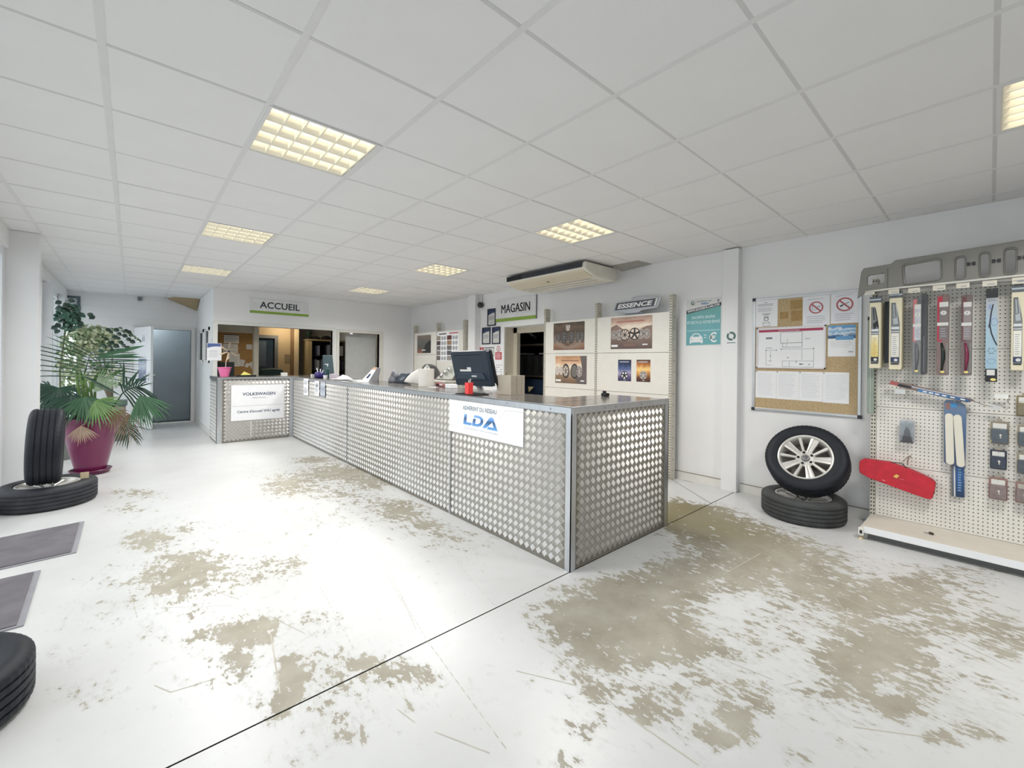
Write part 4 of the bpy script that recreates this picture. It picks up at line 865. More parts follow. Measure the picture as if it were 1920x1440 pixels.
for q, r, sx, dk in ((.35, .075, .62, TY), (.63, .075, .66, TY), (.78, .07, .6, None), (.20, .055, .6, None), (.07, .06, .6, None)): printed_wheel(f, u(q), v(.55), r*1.15, .003, GM if dk else LG, LT if q < .5 else GM, o, n=7, sx=sx, tyre=dk, w=.08)
m = MB(); f.rows(m, u(.2), u(.85), v(.14), v(.20), 1, .0028, h=.6); f.rows(m, u(.36), u(.7), v(.84), v(.92), 2, .0028, h=.2); mk('printed_text', m, M('poster_brown_ink', (150, 108, 84), .5), o)
m = MB(); f.quad(m, u(.02), v(.94), u(.19), v(.87), .0028); f.quad(m, u(.82), v(.91), u(.93), v(.87), .0028); mk('printed_logo', m, PAPER, o)
o, f, a0, b0, a1, b1 = poster('large dawn poster with two dark wheels, upper right on the poster bays', (1145.5, 593.5, 1223, 654), G('dawn_print', [(0, (96, 80, 74)), (.25, (122, 102, 92)), (.42, (150, 134, 124)), (.55, (206, 180, 160)), (.68, (244, 232, 214)), (.8, (208, 178, 160)), (1, (170, 140, 128))], noise=.14, scale=3))
W_, H_ = a1-a0, b1-b0
m = MB(); f.poly(m, [(u(0), v(.30)), (u(.14), v(.22)), (u(.36), v(.42)), (u(.30), v(.62)), (u(0), v(.66))], .0024); mk('printed_hills', m, M('poster_hill', (142, 120, 108), .5, var=.2, vs=20), o); m = MB(); f.poly(m, [(u(1), v(.30)), (u(.86), v(.32)), (u(.66), v(.44)), (u(.72), v(.62)), (u(1), v(.66))], .0024); mk('printed_hills', m, M('poster_hill', (142, 120, 108), .5, var=.2, vs=20), o)
printed_wheel(f, u(.36), v(.56), .075, .0028, DK, LT, o, n=9, w=.06, sx=.95); printed_wheel(f, u(.595), v(.54), .078, .0028, DK, LT, o, n=5, w=.15, sx=1.0)
for q, r in ((.22, .07), (.74, .062), (.88, .06), (.08, .055)): printed_wheel(f, u(q), v(.55), r, .0026, LG, GM, o, n=10, w=.05, sx=.75)
m = MB(); f.quad(m, u(.02), v(.93), u(.18), v(.865), .0028); f.quad(m, u(.78), v(.89), u(.90), v(.855), .0028); mk('printed_logo', m, PAPER, o)
m = MB(); f.rows(m, u(.15), u(.9), v(.10), v(.19), 1, .0028, h=.55); f.rows(m, u(.33), u(.67), v(.84), v(.92), 2, .0028, h=.2); mk('printed_text', m, M('poster_rose_ink', (176, 124, 110), .5), o)
for px, st, dk, lg, lab in (((1159, 674.5, 1183.5, 714.5), [(0, (40, 42, 76)), (.2, (96, 82, 124)), (.38, (170, 160, 190)), (.55, (84, 104, 150)), (.8, (40, 50, 86)), (1, (36, 40, 64))], BLACK, PAPER, 'small night-blue poster with a black five-spoke wheel on the poster bays'), ((1193.5, 674.5, 1219.5, 716), [(0, (60, 36, 30)), (.2, (110, 64, 44)), (.4, (214, 150, 80)), (.55, (248, 214, 140)), (.75, (196, 120, 56)), (1, (64, 48, 44))], LG, GM, 'small orange sunset poster with a pale wheel on the poster bays')):
    o, f, a0, b0, a1, b1 = poster(lab, px, G(lab[:14], st, noise=.16, scale=4), group='small portrait wheel posters'); W_, H_ = a1-a0, b1-b0
    printed_wheel(f, u(.5), v(.73 if dk is BLACK else .70), .052, .0028, dk, lg, o, n=5, w=.17, rot=pi/2)
    m = MB(); f.rows(m, u(.12), u(.85), v(.07), v(.13), 1, .0028, h=.7); f.quad(m, u(.42), v(.96), u(.6), v(.93), .0028); mk('printed_text', m, M('poster_silver_ink', (190, 194, 206), .5), o)
# far bay: picture and wheel chart
o, f, a0, b0, a1, b1 = poster('dark poster with a rusty corner on the far left shelving bay', (782.5, 628.5, 808, 662), G('rock_print', [(0, (150, 96, 76)), (.25, (96, 88, 84)), (.6, (100, 102, 102)), (.85, (128, 112, 98)), (1, (130, 126, 120))], noise=.35, scale=3))
W_, H_ = a1-a0, b1-b0
m = MB(); f.poly(m, [(u(.95), v(.3)), (u(1), v(.3)), (u(1), v(1)), (u(.4), v(1)), (u(.62), v(.5))], .0024); mk('printed_shade', m, M('poster_black_shape', (44, 46, 46), .5, var=.2), o)
m = MB(); f.quad(m, u(.34), v(.87), u(.62), v(.80), .003); mk('printed_logo', m, PAPER_G, o)
o, f, a0, b0, a1, b1 = poster('white wheel chart of small thumbnails on the far shelving bay', (817, 622.5, 860, 677), PAPER, name='wheel_chart'); W_, H_ = a1-a0, b1-b0
m = MB(); f.quad(m, u(.15), v(.075), u(.48), v(.04), .0026); mk('header_band', m, BLACK, o); m = MB(); f.quad(m, u(.60), v(.065), u(.98), v(.03), .0026); mk('header_band', m, REDP, o)
TH = [M('thumb_%d' % k, c, .5, var=.25, vs=30) for k, c in enumerate(((150, 140, 128), (74, 64, 66), (112, 110, 112), (126, 120, 116), (108, 98, 94), (96, 52, 52), (150, 122, 96), (116, 112, 112), (96, 94, 102), (150, 146, 140)))]
for r in range(5):
    for c_ in range(2):
        x = .02+.49*c_; m = MB(); f.quad(m, u(x), v(.12+.175*r+.15), u(x+.20), v(.12+.175*r), .0026); mk('thumbnail', m, TH[r+5*c_], o)
        m = MB()
        for q in (.285, .40):
            f.ring(m, u(x+q), v(.12+.175*r+.085), .026, .040, .0026, sy=.95, n=14)
            for s_ in range(5): f.line(m, u(x+q), v(.12+.175*r+.085), u(x+q)+.03*math.cos(s_*1.256), v(.12+.175*r+.085)+.03*math.sin(s_*1.256), .009, .0027)
        mk('printed_wheels', m, INK_M, o)
# headlights on the far shelf
HL = M('headlight_lens', (196, 198, 190), .12, var=.1, coat=1); HB = M('headlight_body', (118, 112, 106), .35, var=.1)
def headlight(lab, y, s, flip, dark):
    t = thing('headlight', lab, 'headlight', (4.52, y, 1.015), 'loose headlights on the shelf')
    def sec(k):
        q = k/8; z = 1.018 + (.30*math.sin(q*pi*.52)+.01)*s; return q, z
    m = MB(); n = 9; V = []
    for k in range(n):
        q = k/(n-1); yy = y + flip*(-.30+.62*q)*s; zt = 1.018+s*(.05+.27*math.sin(min(1, q*1.15)*pi/2)); zb = 1.016 + s*max(0, (q-.75))*.9; xf = 4.40 + .16*q
        V += [(xf, yy, zb), (xf+.03, yy, (zb+zt)/2), (xf+.10, yy, zt), (xf+.26, yy, zt-.02), (xf+.26, yy, zb)]
    F = [(5*k+a, 5*k+(a+1) % 5, 5*k+5+(a+1) % 5, 5*k+5+a) for k in range(n-1) for a in range(5)] + [(4, 3, 2, 1, 0), tuple(5*(n-1)+a for a in range(5))]
    m.add(V, F); mk('body', m, HB if not dark else M('headlight_dark_body', (72, 70, 72), .35), t, autos=.7)
    m = MB(); V = []
    for k in range(1, n-1):
        q = k/(n-1); yy = y + flip*(-.30+.62*q)*s; zt = 1.018+s*(.05+.27*math.sin(min(1, q*1.15)*pi/2)); zb = 1.016+s*max(0, (q-.75))*.9; xf = 4.40+.16*q
        V += [(xf-.006, yy, zb+.02), (xf+.02, yy, (zb+zt)/2), (xf+.085, yy, zt-.004)]
    m.add(V, [(3*k+a, 3*k+3+a, 3*k+4+a, 3*k+1+a) for k in range(n-3) for a in range(2)]); mk('lens', m, HL, t, smooth=True)
    for q, zz in ((.30, .09), (.45, .16), (.62, .22)):
        yy = y+flip*(-.30+.62*q)*s; mk('reflector_bowl', MB().lathe([(.0, .02), (.03, .012), (.045, 0)], (4.40+.16*q-.012, yy, 1.018+zz*s), (-1, 0, .3), 14), CHROME, t, smooth=True)
headlight('car headlight with chrome bowls on the far shelf', 6.92, 1.0, -1, False)
headlight('upright grey headlight behind the paper roll on the far shelf', 7.66, .95, 1, True)

# ================================================================== PEGBOARD BAY AT THE RIGHT EDGE
pb = thing('pegboard_bay', 'cream pegboard shelving bay with a low base shelf at the right edge', 'shelving', (XP, .1, 0))
upright(.662, .02, 2.12, pb, wy=.036, depth=.11); upright(-.62, .02, 2.12, pb, wy=.036, depth=.11)
for z0, z1 in ((.105, .545), (.545, 1.027), (1.027, 1.508), (1.508, 2.0)):
    o = mk('peg_panel', MB().box(XP, -.60, z0+.0015, XP+.014, .643, z1-.0015), CREAM, pb, bevel=.002)
    h = MB(); z = z0+.024
    while z < z1-.012:
        y = -.585
        while y < .635: fG.quad(h, -y-.0036, z-.0033, -y+.0036, z+.0033, .0006); y += .0245
        z += .029
    mk('peg_holes', h, M('peg_hole_shadow', (70, 60, 56), .9), o, kind='stuff')
m = MB(); m.box(4.335, -.62, .086, XP, .668, .106); m.box(4.335, -.62, .052, 4.345, .668, .086); mk('base_shelf', m, M('dusty_cream_shelf', (214, 208, 196), .45, var=.05, vs=6), pb, bevel=.002)
m = MB(); m.box(4.332, -.62, .055, 4.3345, .66, .104); mk('shelf_edge', m, WHITE_GLOSS, pb)
m = MB(); m.box(4.33, .664, .04, XP+.1, .676, .10); m.box(4.322, .655, .03, 4.345, .69, .09); mk('foot_bracket', m, CREAM, pb, bevel=.003)
mk('bracket_slot', MB().box(4.320, .664, .045, 4.3225, .680, .072), BLACK, pb)
mk('levelling_foot', MB().cyl((4.345, .672, .0), (4.345, .672, .012), .022, .016).cyl((4.345, .672, .012), (4.345, .672, .035), .006), M('yellowed_steel', (206, 192, 160), .4, .6), pb)
m = MB(); m.box(4.40, -.62, .0, 4.42, .64, .05); mk('plinth', m, M('plinth_grey', (112, 114, 112), .6), pb)
# grey fascia lying over the top of the bay
t = thing('dashboard_fascia', 'grey plastic car dashboard fascia with square openings above the pegboard', 'dashboard', (4.60, .1, 1.93))
XD = 4.60; fD = rwall(XD)
def dp(x, y): p = onX(x, y, XD); return (-p.y, p.z)
outer = [dp(1611, 556), dp(1612.5, 540), dp(1617, 511), dp(1621, 505), dp(1672, 496.5), dp(1680, 490), dp(1800, 471), dp(1920, 452)]
outer += [(.62, outer[-1][1]-.01), (.66, outer[-1][1]-.06), (.66, 1.98), (.1510, 1.972)]
outer += [dp(1783, 531), dp(1687, 541), dp(1663, 543), dp(1620, 549)]
def rr4(x0, y0, x1, y1, r):
    a0, b0 = dp(x0, (y0+y1)/2)[0], dp((x0+x1)/2, y1)[1]; a1, b1 = dp(x1, (y0+y1)/2)[0], dp((x0+x1)/2, y0)[1]; return rrect(a0, b0, a1, b1, r)
big = [dp(1694, 500), dp(1698, 496.5), dp(1756, 486), dp(1764, 488), dp(1765.5, 520), dp(1762, 525), dp(1700, 534), dp(1695.5, 531)]
holes = [big, [dp(1625, 537), dp(1625, 519), dp(1630, 515), dp(1659, 510.5), dp(1661, 513), dp(1661, 532)], rr4(1791, 482, 1811, 524, .022), rr4(1836, 474, 1857, 519, .022), rr4(1882, 466, 1907, 514, .022)]
for k in range(2): holes.append(rrect(.215+.15*k, 2.05, .29+.15*k, 2.19, .022))
GP = M('grey_dashboard_plastic', (138, 136, 130), .34, var=.05, vs=4)
vs_, fs_ = outline_mesh([outer]+holes, .022, .007)
def bend(x, y, z): return XD - z - .05*max(0, (2.03-y)/.1)**2*.35, -x, y
mb = MB().add([bend(*p) for p in vs_], fs_); mk('fascia', mb, GP, t, autos=.7)
for h in [big]+holes[2:5]:
    cx_, cy_ = sum(p[0] for p in h)/len(h), sum(p[1] for p in h)/len(h)
    rim = MB(); n = len(h); P = []
    for x, y in h: P += [fD.p(x+(x-cx_)*.05, y+(y-cy_)*.05, .026), fD.p(x, y, .016), fD.p(cx_+(x-cx_)*.97, cy_+(y-cy_)*.97, -.035)]
    rim.add(P, [(3*k+a, 3*((k+1) % n)+a, 3*((k+1) % n)+a+1, 3*k+a+1) for k in range(n) for a in range(2)]); mk('opening_rim', rim, GP, t, smooth=True)
for x, y in ((1821, 495.5), (1868, 490), (1916, 484)):
    a, b = dp(x, y); m = MB()
    for s_ in (-1, 1): fD.box(m, a+s_*.013-.009, b-.014, a+s_*.013+.009, b+.014, .017, .0195)
    fD.box(m, a-.02, b-.004, a+.02, b+.004, .017, .0192); mk('clip_slot', m, BLACK, t)
m = MB(); pts = [dp(x, y) for x, y in ((1624, 549), (1663, 544), (1690, 541), (1783, 532), (1920, 518))]
m.tube([fD.p(a, b+.004, .028) for a, b in pts]+[fD.p(.64, pts[-1][1], .028)], .008, 8); mk('lower_lip_highlight', m, M('painted_lip_highlight', (226, 224, 216), .15), t, smooth=True)  # gloss highlight of the lower edge, put in as a pale tube
a, b = dp(1660, 534); mk('divider_rib', fD.box(MB(), a+.012, b-.04, a+.02, 2.17, .016, .02), M('rib_grey', (112, 110, 104), .4), t)
# ---- hanging goods
XK = 4.60; fK = rwall(XK)
def kx(px): return rectX(XK, *px)
def hook(a, b, parent, L=.15, name='peg_hook'):
    m = MB(); m.tube([fK.p(a, b, -.149), fK.p(a, b, -.149+L), fK.p(a, b+.012, -.149+L+.012)], .0028, 6); m.box(XP-.004, -a-.014, b-.01, XP, -a+.014, b+.03); return mk(name, m, STEEL, parent)
CRM = M('cream_card', (226, 218, 190), .45, var=.03); CRMD = M('cream_card_shaded', (176, 168, 142), .5, var=.04)
YEL = M('yellow_sticker', (232, 216, 130), .5); CLEAR = glass('clear_blister', (232, 236, 236), .35); SMOKE = M('smoked_blister', (98, 98, 98), .22, var=.15, vs=25, coat=1)
LENSY = G('yellow_label', [(0, (226, 206, 120)), (.5, (236, 216, 140)), (1, (240, 236, 214))], noise=.1, scale=10)
LENSW = G('white_label', [(0, (222, 220, 208)), (.5, (236, 234, 226)), (1, (230, 228, 216))], noise=.2, scale=12)
def hang_tag(px, lab, mt=None):
    a0, b0, a1, b1 = rectX(XK-.02, *px); f = rwall(XK-.02); m = MB(); f.box(m, a0, b0, a1, b1, 0, .003); m.tube([f.p((a0+a1)/2, b1-.004, 0), f.p((a0+a1)/2, b1-.004, -.168)], .003, 6)
    t = thing('price_tag_hook', lab, 'price tag', tuple(f.p((a0+a1)/2, b0, 0)), 'price tags along the top hooks'); mk('tag', m, mt or M('tag_ivory', (226, 220, 204), .4), t)
    m = MB(); f.rows(m, a0+(a1-a0)*.35, a1-.005, b0+(b1-b0)*.45, b0+(b1-b0)*.2, 1, .0036, h=.6); mk('printed_text', m, INK_L, t)
for px, lab in (((1621.5, 548, 1640, 552.5), 'price tag over the leftmost cream wiper box'), ((1665.5, 542, 1686, 551), 'price tag over the second cream wiper box'), ((1703, 540, 1725, 549), 'greyish price tag over the clear wiper pack'), ((1749, 534.5, 1773, 544.5), 'ivory price tag over the red-headed wiper pack'), ((1793, 530.5, 1818, 540), 'ivory price tag over the dark red wiper pack'), ((1842, 526, 1869.5, 536.5), 'ivory price tag over the pale blue wiper pack'), ((1897.5, 520, 1925, 532), 'price tag over the cream box at the picture edge')): hang_tag(px, lab)
def wiper_box(lab, px, yellow):
    a0, b0, a1, b1 = kx(px); t = thing('wiper_blade_box', lab, 'wiper pack', tuple(fK.p((a0+a1)/2, b0, -.06)), 'cream wiper blade boxes')
    w, h = a1-a0, b1-b0; u = lambda q: a0+w*q; v = lambda q: b1-h*q
    mk('box', fK.box(MB(), a0, b0, a1, v(.08), -.115, 0), CRM, t, bevel=.004)
    mk('shaded_side', fK.box(MB(), a1-.004, b0+.012, a1+.004, v(.09), -.112, -.012), CRMD, t)  # right side of the box, its shade put into a darker card colour
    mk('header', fK.box(MB(), a0, v(.085), a1, v(.005), -.03, .002), M('header_dark_steel', (92, 96, 100), .3, .5), t); mk('header_band', fK.box(MB(), a0, v(.055), a1, v(.035), .001, .004), M('header_silver', (176, 182, 188), .25, .6), t)
    m = plate(fK, [[(u(.14), v(.145)), (u(.50), v(.145)), (u(.72), v(.30)), (u(.84), v(.42)), (u(.84), v(.92)), (u(.14), v(.92))]], .0006, .0016); mk('window', m, M('box_window_grey', (122, 124, 124), .25, var=.25, vs=18, stretch=(1, 1, .3)), t)
    m = MB()
    fK.line(m, u(.34), v(.17), u(.42), v(.33), .006, .0022); fK.line(m, u(.52), v(.17), u(.66), v(.33), .005, .0022); fK.poly(m, [(u(.30), v(.38)), (u(.74), v(.33)), (u(.80), v(.44)), (u(.62), v(.42)), (u(.40), v(.47))], .0022) if yellow else fK.poly(m, [(u(.30), v(.35)), (u(.66), v(.33)), (u(.72), v(.42)), (u(.34), v(.42))], .0022)
    mk('wiper_arm', m, BLACK if yellow else M('wiper_grey', (168, 172, 176), .3, .5), t)
    m = MB(); fK.quad(m, u(.18), v(.485), u(.8), v(.455), .0024); fK.quad(m, u(.16), v(.52), u(.8), v(.51), .0024); mk('bright_band', m, M('band_pale', (218, 224, 228), .3), t)
    m = MB(); fK.box(m, u(.17), v(.84), u(.79), v(.535), .0016, .0024); lb = mk('label', m, LENSY if yellow else LENSW, t)
    m = MB(); fK.rows(m, u(.28), u(.68), v(.57), v(.82), 10, .003, h=.35, rag=.4); mk('printed_text', m, M('label_ochre_ink', (200, 172, 110), .5) if yellow else INK_L, lb)
    m = MB(); fK.box(m, u(.17), v(.905), u(.79), v(.845), .0016, .0026); mk('logo_patch', m, BLACK if yellow else NAVY, t)
    m = MB(); fK.disc(m, u(.55), v(.878), .012, .0032, 10); mk('logo_spot', m, PAPER_G, t)
    m = MB(); fK.box(m, u(.17), v(.935), u(.79), v(.92), .0016, .004); mk('wiper_end', m, BLACK, t)
    hook((a0+a1)/2, b1-.004, t); return t
wiper_box('leftmost cream wiper blade box with a yellow label on the pegboard', (1630, 556, 1651.5, 690.5), True)
wiper_box('second cream wiper blade box with a white label and navy patch on the pegboard', (1667, 546, 1691, 693), False)
wiper_box('cream wiper blade box cut by the right edge of the picture', (1896, 534, 1921, 694.5), False)
def wiper_pack(lab, px, body, panel, headc, blade, sticker):
    a0, b0, a1, b1 = kx(px); t = thing('wiper_blade_pack', lab, 'wiper pack', tuple(fK.p((a0+a1)/2, b0, -.02))); w, h = a1-a0, b1-b0; u = lambda q: a0+w*q; v = lambda q: b1-h*q
    mk('sleeve', plate(fK, [rrect(a0, b0, a1, b1, .006)], -.035, 0, .002), body, t)
    mk('header_card', fK.box(MB(), u(.02), v(.58), u(.46), v(.02), .0021, .003), headc, t)
    m = MB(); fK.box(m, u(.18), v(.56), u(.96), v(.10), .003, .0036); mk('info_panel', m, panel, t)
    m = MB(); fK.quad(m, u(.18), v(.15), u(.96), v(.09), .0044); fK.disc(m, u(.55), v(.225), .017, .0044, 16); fK.quad(m, u(.0), v(.385), u(.98), v(.345), .0044); mk('white_label', m, PAPER_G, t)
    m = MB(); fK.rows(m, u(.3), u(.85), v(.41), v(.53), 4, .0044, h=.3); fK.line(m, u(.5), v(.24), u(.58), v(.21), .006, .005); mk('printed_text', m, INK_L, t)
    m = MB(); pts = [fK.p(u(.40), v(.60), .004), fK.p(u(.56), v(.72), .009), fK.p(u(.56), v(.8), .009), fK.p(u(.42), v(.96), .004)]; m.tube(pts, [.006, .011, .011, .005], 8); mk('wiper_blade', m, blade, t, smooth=True)
    mk('inner_fold', fK.box(MB(), u(.80), v(.97), u(.94), v(.60), .0021, .004), M('fold_grey', (128, 130, 128), .3), t)
    if sticker: m = MB(); fK.disc(m, u(.50), v(.962), .012, .012, 14, .009); mk('yellow_dot', m, YEL, t)
    hook((a0+a1)/2, b1-.01, t); return t
wiper_pack('clear wiper pack with a silver label, third from the left on the pegboard', (1711.5, 558, 1727, 701), SMOKE, M('panel_silver', (188, 190, 196), .3, var=.15, vs=40), M('pale_red_card', (200, 120, 122), .4), M('blade_grey', (110, 112, 118), .3), True)
a0, b0, a1, b1 = rectX(4.66, 1727.5, 551, 1737, 702); f = rwall(4.66)
t = thing('wiper_blade_pack', 'dark grey wiper pack hanging just behind the clear silver-labelled one', 'wiper pack', tuple(f.p((a0+a1)/2, b0, 0))); mk('sleeve', plate(f, [rrect(a0, b0, a1+.004, b1, .012)], -.03, .02, .002), M('charcoal_sleeve', (78, 78, 82), .3, var=.12), t); mk('blade_ridge', f.box(MB(), a0+.012, b0+.02, a0+.02, b0+.3, .02, .026), M('blade_grey', (110, 112, 118), .3), t)
wiper_pack('red-headed wiper pack with a dark green blade on the pegboard', (1757, 553, 1778.5, 703), M('rose_sleeve', (126, 104, 100), .3, var=.08), M('panel_grey', (120, 112, 112), .4, var=.1), M('bright_red_card', (180, 44, 70), .4), M('blade_dark_green', (28, 42, 38), .35), True)
wiper_pack('wiper pack with a maroon blade, beside the pale blue one on the pegboard', (1802.5, 553, 1822, 703.5), M('taupe_sleeve', (112, 98, 96), .3, var=.1), M('panel_grey_lilac', (142, 132, 134), .4, var=.1), M('maroon_card', (104, 62, 66), .4), M('blade_maroon', (126, 48, 76), .35), True)
a0, b0, a1, b1 = kx((1848, 541, 1870, 716)); w, h = a1-a0, b1-b0; u = lambda q: a0+w*q; v = lambda q: b1-h*q
t = thing('wiper_blade_pack', 'pale blue wiper pack with a curved blade picture and black ends', 'wiper pack', tuple(fK.p((a0+a1)/2, b0, 0)))
mk('card', fK.box(MB(), u(0), v(.86), u(1), v(.095), -.03, 0), G('pale_blue_card', [(0, (156, 188, 204)), (.6, (166, 194, 210)), (1, (176, 180, 188))], noise=.05), t)
mk('black_header', fK.box(MB(), u(.02), v(.10), u(1.02), v(.0), -.02, .004), BLACK, t, bevel=.002); mk('black_foot', fK.box(MB(), u(.0), v(1), u(1.02), v(.86), -.032, .004), BLACK, t, bevel=.002)
m = MB(); pts = [(.62, .17), (.46, .26), (.36, .36), (.36, .40), (.50, .48), (.72, .55), (.98, .61)]
for p, q in zip(pts[:-1], pts[1:]): fK.line(m, u(p[0]), v(p[1]), u(q[0]), v(q[1]), .007, .0012)
fK.quad(m, u(.24), v(.42), u(.40), v(.38), .0014); mk('printed_blade', m, INK, t)
m = MB(); fK.rows(m, u(.14), u(.94), v(.11), v(.14), 2, .001, h=.3)
for q in ((.22, .64), (.55, .64), (.12, .665), (.70, .665), (.24, .69), (.5, .69)): fK.quad(m, u(q[0]), v(q[1]+.008), u(q[0]+.22), v(q[1]), .001)
mk('printed_text', m, INK_M, t)
m = MB(); fK.ring(m, u(.74), v(.36), .014, .018, .001, sy=1.6); fK.ring(m, u(.5), v(.78), .018, .022, .001, sy=.8); fK.quad(m, u(.25), v(.22), u(.48), v(.17), .001); mk('printed_mark', m, M('pale_blue_ink', (140, 160, 196), .5), t)
m = MB(); fK.box(m, u(.12), v(.93), u(.82), v(.87), .0041, .0046); mk('barcode_label', m, PAPER_G, t); m = MB(); fK.disc(m, u(.68), v(.975), .014, .005, 14, .010); mk('yellow_dot', m, YEL, t); hook((a0+a1)/2, b1-.015, t)
# narrow packs behind the cream boxes
f = rwall(4.70)
for px, mt, lab, z in (((1659.5, 566, 1667, 680), M('navy_black_sleeve', (30, 36, 42), .3), 'black wiper sleeve in the gap between the two cream boxes', 0), ((1627, 594, 1639, 775), M('sage_sleeve', (142, 154, 142), .3, var=.08), 'long grey-green wiper sleeve hanging behind the leftmost cream box', 1)):
    a0, b0, a1, b1 = rectX(4.70, *px); t = thing('wiper_sleeve', lab, 'wiper pack', tuple(f.p((a0+a1)/2, b0, 0))); mk('sleeve', plate(f, [rrect(a0, b0, a1, b1, .004)], -.02, .01, .002), mt, t)
    mk('ridge', f.box(MB(), (a0+a1)/2-.003, b0+.01, (a0+a1)/2+.003, b1-.03, .01, .016), M('ridge_grey', (176, 184, 176), .3) if z else BLACK, t)
    mk('black_cap', f.box(MB(), a0-.002, b1-.03, a0+.016, b1, -.021, .013), BLACK, t)
# slanted wiper pack with blue label
XS = 4.66; fS2 = rwall(XS)
def sp(x, y): p = onX(x, y, XS); return (-p.y, p.z)
A, B_ = sp(1670, 718), sp(1826, 750); ang = math.atan2(B_[1]-A[1], B_[0]-A[0]); cs, sn = math.cos(ang), math.sin(ang)
fT = Face(fS2.p(A[0], A[1]), (fS2.u*cs+fS2.v*sn), fS2.n, (fS2.v*cs-fS2.u*sn)); Ln = math.hypot(B_[0]-A[0], B_[1]-A[1])
t = thing('slanted_wiper_pack', 'wiper pack with a blue label hanging at a slant across the pegboard', 'wiper pack', tuple(fT.p(Ln/2, -.03)))
mk('sleeve', plate(fT, [[(0, .012), (.02, .018), (Ln*.6, .014), (Ln-.02, .006), (Ln, -.004), (Ln-.03, -.026), (.1, -.018), (.0, -.008)]], -.02, .008, .002), M('brown_clear_sleeve', (118, 98, 94), .25, var=.15), t)
mk('red_end', fT.box(MB(), -.004, -.012, .045, .018, -.021, .011), M('brick_red_end', (168, 86, 84), .35), t); mk('black_blade', fT.box(MB(), .05, -.010, .13, .006, .008, .014), BLACK, t)
mk('blue_label', fT.box(MB(), .17, -.022, Ln-.02, -.004, .008, .012), G('blue_label', [(0, (44, 90, 140)), (1, (70, 130, 186))], noise=.3), t); mk('silver_spine', fT.box(MB(), .12, .000, Ln-.05, .008, .008, .013), M('spine_silver', (176, 178, 186), .25, .4), t)
m = MB()
for q in (.20, .235, .27, .31, .355, .41): fT.quad(m, q, -.017, q+.024, -.008, .0126)
mk('white_chips', m, PAPER, t)
m = MB(); m.tube([fT.p(Ln-.01, -.006, 0), fT.p(Ln+.05, -.02, 0), fT.p(Ln+.10, -.022, 0)], .003, 6); fT.box(m, Ln+.08, -.032, Ln+.14, -.006, -.01, .0); mk('hanging_tab', m, STEEL, t)
for px, lab, mt in (((1677, 729.5, 1698, 739), 'silver hook tag under the slanted wiper pack', STEEL), ((1864, 739, 1891, 747.5), 'white hook tag at the lower end of the slanted wiper pack', M('tag_white', (236, 236, 232), .4))):
    a0, b0, a1, b1 = rectX(4.69, *px); f = rwall(4.69); t = thing('hook_tag', lab, 'price tag', tuple(f.p((a0+a1)/2, b0, 0))); mk('tag', f.box(MB(), a0, b0, a1, b1, 0, .004), mt, t, bevel=.001)
    m = MB(); m.tube([f.p(a1-.004, (b0+b1)/2, 0), f.p(a1+.006, (b0+b1)/2, -.058)], .003, 6); m.tube([f.p(a1-.004, b0, 0), f.p(a1, b0-.03, -.01), f.p(a1+.01, b0-.035, -.056)], .003, 6); mk('wire', m, STEEL, t)
# small blister, mop card, red bag, hook
f = rwall(4.70)
def blister(lab, px, cardm, body, lbl, dot=None, red=False, sh=0, group='blister packs of bulbs'):
    a0, b0, a1, b1 = rectX(4.70, *px); w, h = a1-a0, b1-b0; u = lambda q: a0+w*q; v = lambda q: b1-h*q
    t = thing('blister_pack', lab, 'blister pack', tuple(f.p((a0+a1)/2, b0, 0)), group); mk('card', plate(f, [rrect(a0, b0, a1, b1, .008)], -.004, .0, .001), cardm, t)
    mk('blister', plate(f, [rrect(u(.07), v(.92), u(.93), v(.33), .006)], .0, .022, .003), body, t)
    mk('label', f.box(MB(), u(.12), v(.31), u(.88), v(.08), .0, .012), lbl, t, bevel=.002)
    m = MB().lathe([(0, .03), (.006, .028), (.008, .02), (.004, .012), (.004, 0)], f.p(u(.55), v(.72), .025), f.v, 10); mk('bulb', m, SILVER, t, smooth=True)
    m = MB(); f.line(m, u(.5), v(.75), u(.56), v(.55), .006, .0235); f.disc(m, u(.52), v(.78), .012, .0235, 10, .006); mk('bulb_print', m, PAPER_G, t)
    if dot: m = MB(); f.disc(m, u(.14), v(.86), .012, .024, 12); mk('yellow_dot', m, YEL, t)
    if red: m = MB(); f.disc(m, u(.18), v(.88), .013, .024, 10, .009); mk('red_mark', m, M('faded_red_print', (176, 84, 90), .4), t)
    m = MB(); m.tube([f.p((a0+a1)/2, b1-.01, -.05), f.p((a0+a1)/2, b1-.01, .02)], .003, 6); f.box(m, (a0+a1)/2-.012, b1-.012, (a0+a1)/2+.012, b1+.02, -.004, 0); mk('hanger', m, M('hanger_taupe', (160, 150, 136), .4), t); return t
TAUPE = M('taupe_card', (150, 140, 122), .5, var=.06); SLATE = M('slate_blister', (72, 82, 90), .25, var=.2, vs=30, coat=.6); NAVYB = M('navy_blister', (44, 54, 72), .25, var=.2, vs=30, coat=.6); MAUVE = M('mauve_blister', (128, 112, 110), .25, var=.15, vs=30, coat=.6); LBL = M('white_chrome_label', (222, 222, 216), .3)
blister('blister with a yellow dot, top of the first column of bulb packs', (1857, 790.5, 1892, 833), TAUPE, SLATE, LBL, dot=True); blister('navy blister, middle of the first column of bulb packs', (1856.5, 844, 1887.5, 880), M('navy_card', (58, 64, 78), .5), NAVYB, LBL)
blister('reddish blister, bottom of the first column of bulb packs', (1854, 896, 1889, 937), M('rose_card', (150, 116, 110), .5), MAUVE, LBL, red=True)
